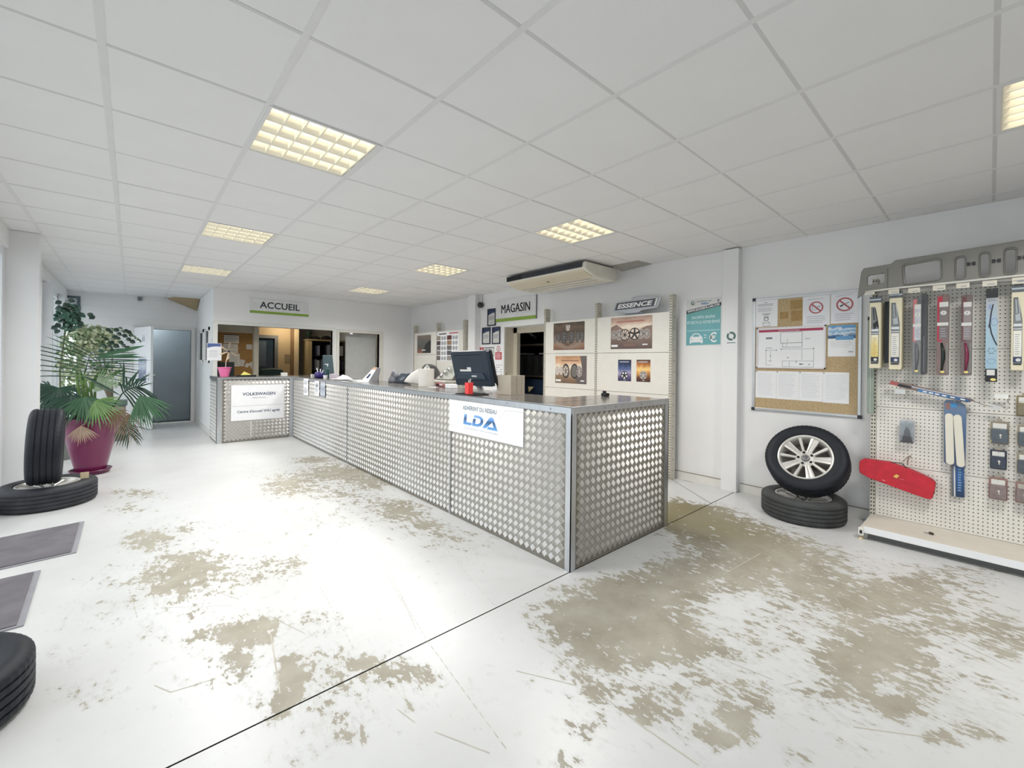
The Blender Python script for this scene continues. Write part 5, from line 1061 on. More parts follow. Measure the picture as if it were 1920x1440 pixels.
blister('khaki blister highest in the column at the right picture edge', (1906, 742, 1936, 781), M('khaki_card', (138, 126, 92), .5), M('khaki_blister', (122, 110, 80), .3, coat=.5), LBL); blister('second blister down in the column at the right picture edge', (1908, 798, 1940, 838), TAUPE, SLATE, LBL, red=True)
blister('third blister down in the column at the right picture edge', (1907, 850, 1938, 890), TAUPE, SLATE, LBL); blister('lowest blister in the column at the right picture edge', (1904, 905, 1936, 944), M('rose_card', (150, 116, 110), .5), MAUVE, M('label_dull', (180, 176, 166), .4), red=True)
a0, b0, a1, b1 = rectX(4.70, 1687, 788, 1714.5, 830); w, h = a1-a0, b1-b0; u = lambda q: a0+w*q; v = lambda q: b1-h*q
t = thing('gaiter_blister', 'small clear blister with a black cone, alone on the left of the pegboard', 'blister pack', tuple(f.p((a0+a1)/2, b0, 0)))
mk('card', plate(f, [rrect(a0, b0, a1, b1, .008)], -.004, 0, .001), M('pale_lilac_card', (190, 188, 200), .4, var=.12, vs=20), t); mk('cone', plate(f, [[(u(.22), v(.94)), (u(.42), v(.40)), (u(.50), v(.33)), (u(.60), v(.36)), (u(.66), v(.45)), (u(.80), v(.92))]], 0, .02, .004), M('gaiter_black', (58, 54, 70), .4), t)
mk('blister', plate(f, [rrect(u(.04), v(.98), u(.96), v(.05), .01)], .022, .026, .001), glass('clear_blister', (232, 236, 236), .35), t); mk('header', f.box(MB(), u(.08), v(.22), u(.92), v(.08), 0, .008), M('header_pale_grey', (196, 198, 196), .3), t)
mk('base_bar', f.box(MB(), u(.06), v(.99), u(.92), v(.93), 0, .014), INK, t)
m = MB(); m.tube([f.p(u(.5), b1-.006, -.05), f.p(u(.5), b1-.006, .02)], .003, 6); f.box(m, u(.36), b1-.008, u(.66), b1+.012, -.004, 0); mk('hanger', m, STEEL, t)
fM = rwall(4.69); u4 = lambda x, y: (-onX(x, y, 4.69).y, onX(x, y, 4.69).z)
t = thing('fender_pad_pack', 'blue card holding two long cream protective pads on the pegboard', 'car accessory', tuple(fM.p(*u4(1790, 876))))
mk('card', plate(fM, [[u4(1771, 753), u4(1775, 750), u4(1796, 752), u4(1806, 758), u4(1811, 768), u4(1809, 876), u4(1790, 873), u4(1776, 870), u4(1771, 866)]], -.012, 0, .003), G('steel_blue_card', [(0, (74, 88, 118)), (.6, (84, 112, 150)), (1, (110, 130, 156))], noise=.15), t)
for x0, y0, x1, y1 in ((1779.5, 774.5, 1781.5, 871.5), (1795.5, 777, 1801.5, 876)):
    p, q = u4(x0, y0+6), u4(x1, y1-6); r = .0185; ax = Vector((q[0]-p[0], q[1]-p[1])).normalized(); pr = Vector((-ax.y, ax.x)); pts = []
    for k in range(9): a = pi*k/8; pts.append((p[0]+pr.x*r*math.cos(a)-ax.x*r*math.sin(a), p[1]+pr.y*r*math.cos(a)-ax.y*r*math.sin(a)))
    for k in range(9): a = pi*k/8; pts.append((q[0]-pr.x*r*math.cos(a)+ax.x*r*math.sin(a), q[1]-pr.y*r*math.cos(a)+ax.y*r*math.sin(a)))
    mk('pad', plate(fM, [pts], 0, .012, .004), M('pad_cream', (226, 222, 208), .55, var=.02), t, smooth=False)
m = MB(); fM.disc(m, *u4(1788, 760), .018, .0045, 16); mk('blue_disc', m, M('bright_blue_print', (60, 140, 196), .35), t); m = MB(); fM.poly(m, [u4(1773, 756), u4(1782, 756), u4(1781, 768), u4(1773, 766)], .0042); mk('photo_patch', m, M('photo_rust', (150, 110, 104), .4, var=.3, vs=60), t)
m = MB(); m.tube([fM.p(*u4(1790, 753), -.055), fM.p(*u4(1790, 753), .03)], .003, 6); mk('hanger', m, STEEL, t)
t = thing('long_blue_pack', 'narrow blue pack with a white stripe hanging under the cream pads', 'wiper pack', tuple(fM.p(*u4(1796, 932)))); fQ = rwall(4.715); u5 = lambda x, y: (-onX(x, y, 4.715).y, onX(x, y, 4.715).z)
mk('card', plate(fQ, [[u5(1784, 862), u5(1807, 866), u5(1808, 933), u5(1783, 930)]], -.02, 0, .001), G('deep_blue_card', [(0, (30, 52, 82)), (.5, (44, 84, 138)), (1, (52, 100, 160))], noise=.1), t)
mk('grey_edge', plate(fQ, [[u5(1783, 873), u5(1786.5, 873), u5(1786.5, 930.5), u5(1783, 930)]], .001, .002), M('pack_edge_grey', (122, 118, 112), .4), t); mk('white_stripe', plate(fQ, [[u5(1788, 873), u5(1791, 873), u5(1791.5, 931), u5(1788.5, 930.7)]], .001, .002), PAPER_G, t)
m = MB(); fQ.rows(m, u5(1796, 900)[0], u5(1803, 900)[0], u5(1800, 878)[1], u5(1800, 922)[1], 9, .0024, h=.55); mk('printed_letters', m, M('printed_sky_blue', (116, 156, 200), .4), t)
# red bag hung by its strap
XB_ = 4.66; fB2 = rwall(XB_); ub = lambda x, y: (-onX(x, y, XB_).y, onX(x, y, XB_).z)
t = thing('red_bag', 'long red fabric bag with an orange square hung by its strap', 'bag', tuple(fB2.p(*ub(1700, 930))))
lp = [ub(*p) for p in ((1613, 868), (1614.5, 864), (1620, 861.5), (1668, 868), (1712, 884), (1746, 900), (1752, 906), (1751, 916), (1747, 932), (1743, 935), (1735, 933), (1690, 917), (1630, 895), (1614, 886), (1612.5, 880))]
RB = M('red_nylon', (196, 34, 52), .5, var=.12, vs=14, bump=.5, bs=30); mk('body', plate(fB2, [lp], -.05, .0, .006), RB, t, autos=.6)
m = MB(); m.tube([fB2.p(*ub(*p), -.004) for p in ((1614, 864), (1620, 861), (1668, 867.5), (1712, 883.5), (1748, 901), (1752, 908), (1750, 926))], .006, 6); mk('zip_edge', m, M('dark_maroon_piping', (92, 28, 34), .6), t)
m = MB(); fB2.poly(m, [ub(*p) for p in ((1675, 893), (1681, 888.5), (1687, 892), (1681.5, 896.5))], .0135); mk('orange_square', m, M('orange_patch', (236, 186, 100), .5), t)
m = MB(); fB2.line(m, *ub(1654, 899.3), *ub(1660.5, 901), .008, .0135); fB2.line(m, *ub(1686, 897), *ub(1696, 899.5), .003, .0135); mk('small_lettering', m, M('pale_pink_print', (226, 130, 134), .5), t)
m = MB(); m.tube([fB2.p(*ub(1665, 867), -.01), fB2.p(*ub(1689, 868.5), -.012), fB2.p(*ub(1709, 885.5), -.01)], .0035, 6); mk('strap', m, INK, t)
t = thing('wire_hook', 'bent wire peg hook that carries the red bag', 'hook', tuple(fB2.p(*ub(1700, 868))))
m = MB(); m.tube([fB2.p(*ub(1689, 868.5), -.012), fB2.p(*ub(1693, 866), -.012), fB2.p(*ub(1700, 858), -.05), fB2.p(*ub(1705, 857), -.086)], .0032, 6); m.tube([fB2.p(*ub(1699, 874), -.086), fB2.p(*ub(1701, 862), -.075), fB2.p(*ub(1706, 858), -.086)], .0032, 6); mk('wire', m, M('taupe_wire', (172, 156, 140), .35, .6), t)
c = onZ(1746, 1002, .106); m = MB().obox(c+Vector((0, 0, .008)), (.012, .006, 0), (-.004, .010, 0), (0, 0, .008)); o = top('broken_clip', m, M('dark_brown_plastic', (70, 62, 52), .5), 'small broken dark clip lying on the low base shelf', 'clip', bevel=.003); mk('pin', MB().tube([c+Vector((.0, .012, .006)), c+Vector((-.004, .04, .006))], .003, 6), INK_M, o)
# the 'ESSENCE' plate standing on top of the poster bay
XE = 4.74; fX = rwall(XE); ux = lambda x, y: (-onX(x, y, XE).y, onX(x, y, XE).z)
t = thing('essence_plate', 'silver fuel sign plate with slanted white letters above the poster bay', 'sign', tuple(fX.p(*ux(1192, 590))))
mk('plate', plate(fX, [[ux(1150, 584), ux(1155, 569), ux(1160, 566.5), ux(1183, 563), ux(1188, 557.5), ux(1197, 555.5), ux(1210, 555.5), ux(1220, 558.5), ux(1239, 556), ux(1240, 559), ux(1234, 575), ux(1228, 577.5), ux(1206, 581), ux(1197, 586), ux(1175, 588), ux(1166, 585), ux(1152, 586)]], .0, .010, .002), M('silver_plate', (176, 178, 182), .35, .5), t)
m = MB(); fX.poly(m, [ux(1153.5, 582.5), ux(1158, 569), ux(1236, 558.5), ux(1231.5, 573.5)], .0128); mk('dark_field', m, M('sign_charcoal', (78, 80, 88), .45), t)
p0, p1 = ux(1156, 580.5), ux(1228, 572); text(fX, 'ESSENCE', (p0[0]+p1[0])/2, (p0[1]+p1[1])/2+.004, .0134, 1, M('sign_letter_white', (226, 227, 228), .4), t, width=(p1[0]-p0[0])*.92, height=.058, bold=.035, shear=.25, rot=math.atan2(p1[1]-p0[1], p1[0]-p0[0]))
m = MB(); fX.poly(m, [ux(1231, 559.5), ux(1235, 559), ux(1230.5, 573), ux(1227, 573.5)], .0134); mk('white_slash', m, PAPER_G, t)
mk('stand', fX.box(MB(), ux(1172, 588)[0], 1.994, ux(1205, 588)[0], ux(1185, 586)[1], -.012, -.002), INK_M, t)
# ================================================================== WHEELS AND TYRES
def tyre_mesh(R, w, rb, n=168):
    h = w/2; pr = [(rb-.006, h*.62), (rb, h*.80), (rb+.012, h*.93), (rb+.045, h*1.0), (R-.045, h*1.0), (R-.022, h*.93), (R-.009, h*.84), (R-.003, h*.76)]
    g = [h*.50, h*.17]; gw, gd = .0052, .008
    tr = []
    for z in (g[0], g[1], -g[1], -g[0]): tr += [(R-.0005, z+gw), (R-gd, z+gw*.7), (R-gd, z-gw*.7), (R-.0005, z-gw)]
    prof = pr + [(R-.001, h*.66)] + tr + [(R-.001, -h*.66)] + [(r, -z) for r, z in reversed(pr)]
    m = len(prof); mb = MB().lathe(prof, n=n, close=True)
    for k in range(n):
        if k % 3: continue
        for i, (r, z) in enumerate(prof):
            if h*.55 < abs(z) < h*.90 and r > R-.012 or (h*.20 < abs(z) < h*.46 and r > R-.002 and k % 6 == 0):
                x, y, zz = mb.v[k*m+i]; q = 1-.0026/R; mb.v[k*m+i] = (x*q, y*q, zz)
    return mb
def make_wheel(label, mat4, R=.322, w=.205, rub=RUBBER, rim=True, group=None, lip=SILVER):
    t = thing('wheel', label, 'wheel', (0, 0, 0), group); rb = .211
    mk('tyre', tyre_mesh(R, w, rb), rub, t, autos=.5); h = w/2
    m = MB().lathe([(rb+.004, h*.86), (rb+.004, h*.80), (rb-.008, h*.74), (rb-.016, h*.50), (rb-.022, -h*.5), (rb+.002, -h*.85), (rb-.006, -h*.85), (rb-.028, -h*.5), (rb-.024, h*.40), (rb-.014, h*.80), (rb-.004, h*.90)], n=64, close=True); r_ = mk('rim', m, lip, t, smooth=True)
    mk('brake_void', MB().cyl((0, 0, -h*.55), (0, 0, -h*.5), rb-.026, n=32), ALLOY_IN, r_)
    for k in range(10):
        wide = k % 2 == 0; a = 2*pi*k/10; c, s = math.cos(a), math.sin(a)
        w0, w1 = (.018, .035) if wide else (.009, .014); zt0, zt1, zt2 = h*.50, h*.62, h*.72
        P = []
        for r, ww, zt in ((.045, w0, zt0), (.12, (w0+w1)/2*.95, zt1), (rb-.012, w1, zt2)):
            for x, z in ((-ww, zt-.028), (-ww, zt-.004), (-ww*.5, zt), (0, zt-(.007 if wide else 0)), (ww*.5, zt), (ww, zt-.004), (ww, zt-.028)): P.append((r*c-x*s, r*s+x*c, z))
        F = [(7*j+i, 7*j+7+i, 7*j+7+(i+1) % 7, 7*j+(i+1) % 7) for j in range(2) for i in range(7)] + [tuple(range(7)), tuple(range(20, 13, -1))]
        mk('spoke', MB().add(P, F), lip, t, autos=.5)
    hb = mk('hub', MB().lathe([(0, h*.30), (.075, h*.22), (.078, h*.42), (.062, h*.52), (.036, h*.50), (.034, h*.44), (0, h*.44)], n=40), lip, t, autos=.6)
    for k in range(5):
        a = 2*pi*(k+.5)/5; mk('lug_bolt', MB().cyl((.055*math.cos(a), .055*math.sin(a), h*.40), (.055*math.cos(a), .055*math.sin(a), h*.535), .0115, n=12), BLACKM, hb)
    cp = mk('centre_cap', MB().lathe([(0, h*.54), (.026, h*.53), (.031, h*.49), (.031, h*.44)], n=32), M('cap_dark_grey', (88, 90, 94), .3, .4), t, smooth=True)
    fz = Face((0, 0, 0), (1, 0, 0), (0, 0, 1), (0, 1, 0)); m = MB(); fz.ring(m, 0, 0, .0235, .0275, h*.548)
    for a, b, c_, d in ((-.010, .022, 0, .002), (.010, .022, 0, .002), (-.020, .012, -.009, -.021), (-.009, -.021, 0, -.003), (0, -.003, .009, -.021), (.009, -.021, .020, .012)): fz.line(m, a, b, c_, d, .0045, h*.549)
    mk('emblem', m, CHROME, t)
    t.matrix_world = mat4; WL[t.name] = tuple(mat4.translation); return t
def frame(c, n, up=(0, 0, 1), roll=0):
    z = Vector(n).normalized(); x = Vector(up).cross(z)
    if x.length < 1e-4: x = Vector((1, 0, 0))
    x.normalize(); y = z.cross(x); return Matrix.Translation(c) @ Matrix((x, y, z)).transposed().to_4x4() @ Matrix.Rotation(roll, 4, 'Z')
th = math.radians(33)
make_wheel('clean alloy wheel leaning on the right wall on top of a flat tyre', frame((4.635, 1.118, .498), (-math.cos(th), -.06, math.sin(th))))
make_wheel('dusty wheel lying flat on the floor under the leaning alloy wheel', frame((4.575, 1.13, .1025), (0, 0, 1), roll=.3), R=.325, rub=RUBBER_D)
make_wheel('upright tyre standing tread-first on another tyre before the white pilaster', frame((-.585, 5.79, .548), (.997, .055, -.03)), R=.346, w=.225)
make_wheel('worn wheel lying flat beside the magenta planter, under an upright tyre', frame((-.575, 5.86, .1025), (0, 0, 1), roll=.5), R=.335, rub=M('scuffed_tyre_rubber', (44, 46, 52), .62, var=.35, vs=9, bump=.15, bs=120))
make_wheel('wheel lying flat at the left picture edge beside the near door mat', frame((-.60, 2.57, .1025), (0, 0, 1), roll=.2), R=.318)
p = onX(92, 880, -.50); tg = MB().box(-.36, 5.78, .21, -.30, 5.785, .27); top('cardboard_tag', tg, M('beige_tag', (206, 190, 158), .7), 'small beige tag tucked behind the upright tyre', 'tag')
# ================================================================== DOOR MATS
MATC = M('charcoal_mat_pile', (106, 103, 108), .95, var=.22, vs=5, bump=.5, bs=300); MATB = M('mat_rubber_edge', (140, 140, 146), .7, var=.08)
for lab, q in (('dark grey door mat, the farther one near the tyre stack', ((-.90, 4.93), (-.285, 5.02), (-.28, 4.25), (-.90, 4.19))), ('dark grey door mat nearest the camera at the left edge', ((-.91, 4.02), (-.425, 4.04), (-.40, 3.26), (-.91, 3.24)))):
    t = thing('door_mat', lab, 'mat', (q[0][0], q[0][1], 0), 'dark door mats'); c = Vector((sum(p[0] for p in q)/4, sum(p[1] for p in q)/4, 0))
    P = [Vector((x, y, .001)) for x, y in reversed(q)]; mk('rubber_edge', MB().prism(P, (0, 0, .005)), MATB, t)
    mk('carpet', MB().prism([Vector((p.x-.028 if p.x > -.6 else p.x, p.y+(.02 if p.y < c.y else -.02), .0055)) for p in P], (0, 0, .005)), MATC, t)

# ================================================================== THINGS ON THE COUNTER
Z0 = CTOP+.001
c = Vector((1.17, 8.62, Z0)); t = thing('pink_bucket', 'pink bucket with a faded pinwheel on the counter wing', 'bucket', tuple(c))
PK = M('pink_plastic', (240, 124, 176), .35, var=.04); mk('body', MB().lathe([(0, .003), (.062, 0), (.096, .150), (.104, .152), (.104, .160), (.092, .160), (.060, .008), (0, .008)], c, n=28), PK, t, autos=.6)
pw = mk('pinwheel_stick', MB().tube([c+Vector((.01, 0, .02)), c+Vector((.02, 0, .25)), c+Vector((.055, -.01, .42))], .006), M('pale_stick', (206, 190, 176), .6), t)
m = MB(); hub = c+Vector((.055, -.02, .43))
for k in range(6):
    a = k*pi/3+.3; d = Vector((math.cos(a), 0, math.sin(a))); e = Vector((-math.sin(a), 0, math.cos(a))); m.add([hub, hub+d*.165+e*.006, hub+d*.12+e*.030+Vector((0, -.02, 0)), hub+e*.010], [(0, 1, 2, 3)])
mk('pinwheel_vane', m, M('faded_straw', (170, 152, 130), .7, var=.2), t); mk('pinwheel_knob', MB().lathe([(0, .02), (.02, .01), (.02, -.01), (0, -.02)], hub, (0, 1, 0), 12), BLACK, t)
t = thing('letter_tray', 'black tray with a yellow folded paper beside the pink bucket', 'tray', (1.46, 8.62, Z0))
mk('tray', MB().prism([Vector((1.32, 8.52, Z0)), Vector((1.62, 8.58, Z0)), Vector((1.66, 8.72, Z0)), Vector((1.36, 8.76, Z0))], (0, 0, .022)), BLACK, t, bevel=.004)
mk('yellow_paper', MB().add([(1.40, 8.60, Z0+.024), (1.56, 8.62, Z0+.026), (1.58, 8.72, Z0+.03), (1.47, 8.70, Z0+.085)], [(0, 1, 3), (1, 2, 3), (0, 3, 2)]), M('lime_yellow_paper', (214, 208, 112), .6), t)
top('white_box', MB().box(1.99, 8.40, Z0, 2.09, 8.46, Z0+.065), PAPER_G, 'small white box at the inner corner of the counter', 'box', bevel=.004)
for nm, x, y, r, h, mt, lab in (('white_cup', 2.36, 7.22, .035, .05, PAPER, 'small white cup right of the violet pen pot'), ('white_cup', 2.25, 7.52, .03, .06, PAPER_G, 'small whitish cup left of the violet pen pot')):
    tag(mk(nm, MB().lathe([(0, 0), (r*.8, 0), (r, h), (r*.92, h), (r*.74, .004), (0, .004)], (x, y, Z0), n=18), mt, pivot=True, autos=.6), lab, 'cup')
c = Vector((2.31, 7.36, Z0)); t = thing('pen_pot', 'round violet pen pot with white pens on the counter', 'pen pot', tuple(c))
mk('pot', MB().lathe([(0, 0), (.055, .0), (.078, .035), (.075, .08), (.055, .10), (.05, .10), (.068, .07), (0, .01)], c, n=22), M('violet_glaze', (52, 42, 110), .25), t, smooth=True)
m = MB()
for dx, dz in ((-.02, .17), (.01, .15), (.03, .13)): m.tube([c+Vector((dx*.5, 0, .03)), c+Vector((dx*2, .01, dz))], .008, 6)
mk('pen', m, PAPER, t)
c = Vector((2.50, 7.55, Z0)); t = thing('sanitiser_bottle', 'dark gel bottle with a white pump on the counter', 'bottle', tuple(c))
mk('bottle', MB().lathe([(0, 0), (.035, 0), (.037, .01), (.037, .14), (.016, .17), (.014, .19), (0, .19)], c, n=18), M('dark_teal_gel', (54, 84, 88), .2), t, autos=.6); mk('pump', MB().cyl(c+Vector((0, 0, .185)), c+Vector((0, 0, .225)), .010, n=10).box(c.x-.045, c.y-.009, c.z+.222, c.x+.012, c.y+.009, c.z+.236), PAPER, t)
top('tissue_box', MB().box(2.40, 7.08, Z0, 2.52, 7.16, Z0+.075), M('lilac_card', (190, 180, 190), .6), 'pale lilac box behind the violet pen pot', 'box', bevel=.004)
def flat_paper(lab, cx, cy, w, l, rot, z, mt=PAPER, name='paper_sheet'):
    a = Vector((math.cos(rot), math.sin(rot), 0)); b = Vector((-a.y, a.x, 0)); o = top(name, MB().obox((cx, cy, z+.0015), a*w/2, b*l/2, (0, 0, .0015)), mt, lab, 'paper'); return o
flat_paper('loose white papers right of the small white box on the counter', 2.50, 6.90, .21, .30, .4, Z0); o = flat_paper('dark folder under papers near the middle of the counter', 2.42, 6.45, .24, .32, .2, Z0, INK, 'folder'); flat_paper('white sheets beside the standing brochure', 2.50, 6.12, .21, .40, .1, Z0+.004); flat_paper('brochure lying open on the counter before the grey telephone', 2.40, 5.80, .20, .28, .05, Z0)
top('crumpled_paper', MB().add([(2.40, 6.72, Z0), (2.62, 6.74, Z0), (2.60, 6.95, Z0), (2.42, 6.93, Z0), (2.50, 6.84, Z0+.07), (2.56, 6.80, Z0+.05)], [(0, 1, 5), (0, 5, 4), (1, 2, 5), (2, 4, 5), (2, 3, 4), (3, 0, 4), (3, 2, 1, 0)]), PAPER, 'crumpled white paper heap on the counter', 'paper')
# standing brochure
t = thing('standing_brochure', 'white brochure propped open at a slant with an orange tip', 'brochure', (2.45, 5.72, Z0))
fb = [onX(674, 716.5, 2.42), onX(690, 716, 2.46), onX(699.5, 690, 2.46), onX(692, 690, 2.46)]
fb = [Vector((2.44, 5.98, Z0)), Vector((2.44, 5.72, Z0)), Vector((2.50, 5.56, Z0+.205)), Vector((2.50, 5.68, Z0+.205))]
mk('cover', MB().prism(fb, (.004, 0, 0)), PAPER, t); q = [fb[3].lerp(fb[0], .16), fb[2].lerp(fb[1], .16), fb[2], fb[3]]; mk('orange_tip', MB().prism([p+Vector((-.002, 0, 0)) for p in q], (.0015, 0, 0)), M('peach_print', (222, 186, 160), .5), t)
q = [fb[0].lerp(fb[3], .25).lerp(fb[1].lerp(fb[2], .25), s) for s in (.35, .65)]+[fb[0].lerp(fb[3], .55).lerp(fb[1].lerp(fb[2], .55), s) for s in (.65, .35)]; mk('printed_patch', MB().poly([p+Vector((-.003, 0, 0)) for p in q]), NAVY, t)
mk('back_leaf', MB().prism([fb[1], Vector((2.52, 5.60, Z0)), Vector((2.53, 5.53, Z0+.19)), fb[2]], (.003, 0, 0)), M('leaf_grey', (140, 138, 140), .6), t)
# telephone
c = Vector((2.72, 5.28, Z0)); t = thing('desk_telephone', 'grey and black desk telephone on the counter left of the paper roll', 'telephone', tuple(c))
mk('base', MB().prism([c+Vector(p) for p in ((-.07, -.16, 0), (.05, -.16, 0), (.05, -.16, .13), (.02, -.16, .135), (-.07, -.16, .035))], (0, .22, 0)), DARKNAVY, t, bevel=.008)
m = MB().tube([c+Vector((-.03, .09+.02*k, .05+.09*math.sin(k*pi/6))) for k in range(7)], [.03, .036, .034, .03, .034, .036, .03], 10); mk('handset', m, M('phone_grey', (110, 112, 118), .45), t, smooth=True)
mk('stand_body', MB().lathe([(0, 0), (.10, 0), (.105, .03), (.085, .08), (.05, .105), (0, .11)], c+Vector((0, .17, 0)), n=20), M('phone_grey', (110, 112, 118), .45), t, smooth=True)
m = MB()
for r in range(3):
    for k in range(3): m.obox(c+Vector((-.055+.022*r, -.13+.03*k, .053+.021*r)), (.008, 0, .008), (0, .010, 0), (-.002, 0, .002))
mk('key', m, INK_M, t); mk('cable', MB().tube([c+Vector((.03, -.16, .1)), c+Vector((.02, -.22, .06)), c+Vector((.0, -.26, .0))], .004, 6), BLACK, t)
# paper roll with its loose end
c = Vector((2.62, 4.47, Z0)); t = thing('paper_roll', 'white hand-towel roll standing with its end drawn out into a point', 'paper roll', tuple(c)); R_ = .092
RP = M('roll_paper', (228, 224, 216), .8, var=.02); mk('roll', MB().lathe([(.02, .0), (R_, 0), (R_, .205), (.025, .205), (.025, .18), (.02, .0)], c, n=40), RP, t, autos=.6)
A_, B_2, C_ = c+Vector((-R_*.80, R_*.55, .203)), onY(757, 716, 5.0), onZ(797.5, 724, Z0+.001); m = MB(); V = []; n = 8; D_ = c+Vector((-R_*.98, -R_*.05, .11))
for k in range(n+1):
    q = k/n; lo_ = A_.lerp(C_, q)+Vector((-.03*math.sin(q*pi), -.02*math.sin(q*pi), 0)); hi_ = A_.lerp(B_2, q)+Vector((-.02*math.sin(q*pi), 0, .012*math.sin(q*pi)))
    V += [hi_, hi_.lerp(lo_, .5)+Vector((-.025*q, -.01*q, 0)), lo_]
m.add(V, [(3*k+a_, 3*k+a_+1, 3*k+a_+4, 3*k+a_+3) for k in range(n) for a_ in (0, 1)]); o = mk('loose_end', m, RP, t, smooth=True); o.modifiers.new('thickness', 'SOLIDIFY').thickness = .0015
mk('fold_shadow_edge', MB().tube([A_, D_, C_+Vector((.01, .01, .01))], .0022, 6), M('roll_edge_grey', (150, 144, 136), .8), t)
# bits before the far screen
top('white_block', MB().box(2.60, 3.93, Z0, 2.70, 4.03, Z0+.045), PAPER, 'white note block on the counter left of the big screen', 'note block', bevel=.003)
m = MB(); m.tube([(2.82, 4.42, Z0+.014), (2.86, 4.60, Z0+.014), (2.78, 4.72, Z0+.012)], .014, 8) ; 
c = Vector((2.70, 4.28, Z0)); t = thing('red_stapler', 'dull red stapler with white labels on the counter', 'stapler', tuple(c)); mk('base', MB().box(2.67, 4.12, Z0, 2.71, 4.34, Z0+.012), M('dull_red', (150, 84, 84), .4), t, bevel=.003); mk('arm', MB().prism([Vector((2.672, 4.12, Z0+.016)), Vector((2.672, 4.34, Z0+.030)), Vector((2.672, 4.34, Z0+.05)), Vector((2.672, 4.13, Z0+.03))], (.036, 0, 0)), M('dull_red', (150, 84, 84), .4), t, bevel=.003)
mk('label', MB().box(2.670, 4.2, Z0+.024, 2.6725, 4.26, Z0+.034), PAPER, t); mk('hinge', MB().cyl((2.672, 4.33, Z0+.016), (2.708, 4.33, Z0+.016), .012, n=10), INK, t)
o = flat_paper('white slip beside the red stapler on the counter', 2.56, 4.22, .06, .12, .2, Z0)
# big screen seen from behind
t = thing('counter_screen', 'dark navy computer screen seen from behind with white stickers', 'monitor', (2.52, 3.30, Z0))
P4 = [onX(857, 720.5, 2.47), onX(923, 724, 2.47), onX(911, 662.5, 2.415), onX(845.5, 661, 2.415)]
b0_, u_, v_ = P4[0], (P4[1]-P4[0]), (P4[3]-P4[0]); Wd, Hd = u_.length, v_.length; fm_ = Face(b0_, u_, u_.cross(v_), v_)
if fm_.n.x > 0: fm_.n = -fm_.n
mk('rear_shell', plate(fm_, [rrect(0, 0, Wd, Hd, .012)], -.045, 0, .006), DARKNAVY, t, autos=.6)
mk('screen_bezel', plate(fm_, [rrect(-.004, -.004, Wd+.012, Hd+.004, .01)], -.062, -.046, .003), BLACK, t, autos=.6)
mk('rear_bulge', plate(fm_, [[(.10*Wd, .20*Hd), (.9*Wd, .20*Hd), (.84*Wd, .36*Hd), (.16*Wd, .36*Hd)]], 0, .02, .006), M('navy_shell_light', (44, 58, 74), .35), t)
mk('vent_slot', fm_.box(MB(), .08*Wd, .895*Hd, .88*Wd, .915*Hd, .006, .008), BLACKM, t)
m = MB(); fm_.quad(m, .20*Wd, .415*Hd, .50*Wd, .475*Hd, .0086); fm_.quad(m, .42*Wd, .42*Hd, .53*Wd, .54*Hd, .0088); mk('white_sticker', m, PAPER_G, t)
m = MB(); fm_.quad(m, .56*Wd, .27*Hd, .70*Wd, .31*Hd, .028); mk('small_label', m, PAPER_G, t); m = MB(); fm_.quad(m, .12*Wd, .175*Hd, .85*Wd, .19*Hd, .012); mk('seam', m, M('seam_steel_blue', (78, 92, 106), .4), t)
m = MB(); fm_.ring(m, .34*Wd, .80*Hd, .012, .017, .0085, sy=.7); fm_.quad(m, .38*Wd, .79*Hd, .52*Wd, .82*Hd, .0085); mk('embossed_logo', m, M('emboss_navy', (24, 34, 46), .3), t)
ctr = fm_.p(Wd*.5, Hd*.2, -.02); mk('stand_neck', MB().tube([ctr, Vector((2.52, ctr.y-.04, Z0+.05)), Vector((2.53, ctr.y-.05, Z0+.01))], .03, 10), M('stand_grey', (150, 150, 150), .3), t)
mk('stand_foot', MB().lathe([(0, .012), (.10, .010), (.115, .0), (0, 0)], (2.54, ctr.y-.05, Z0), n=28), M('stand_grey', (150, 150, 150), .3), t, autos=.6)
m = MB(); m.tube([fm_.p(.95*Wd, .12*Hd, -.05), fm_.p(1.06*Wd, .0, -.02)+Vector((0, 0, -.0)), Vector((2.60, 3.09, Z0+.05)), Vector((2.64, 3.12, Z0+.006))], .0045, 6); mk('cable', m, PAPER_G, t)
# pen cup on a black pad
c = Vector((2.245, 3.09, Z0)); top('black_pad', MB().obox(c+Vector((.05, .02, .004)), (.10, 0, 0), (0, .12, 0), (0, 0, .004)), BLACKM, 'thin black pad under the red pen cup', 'pad', bevel=.002)
c = c+Vector((0, 0, .009)); t = thing('red_pen_cup', 'bright red pen cup with two white pens on a black pad', 'pen cup', tuple(c))
mk('cup', MB().lathe([(0, 0), (.036, 0), (.038, .1), (.035, .1), (.033, .004), (0, .004)], c, n=8), M('coral_red_plastic', (236, 66, 64), .35, var=.03), t)
for dx, dy, h in ((.0, .004, .125), (-.006, -.03, .135)): mk('pen', MB().tube([c+Vector((dx*.3, dy*.2, .01)), c+Vector((dx, dy, h))], .0042, 8), PAPER_G, t)
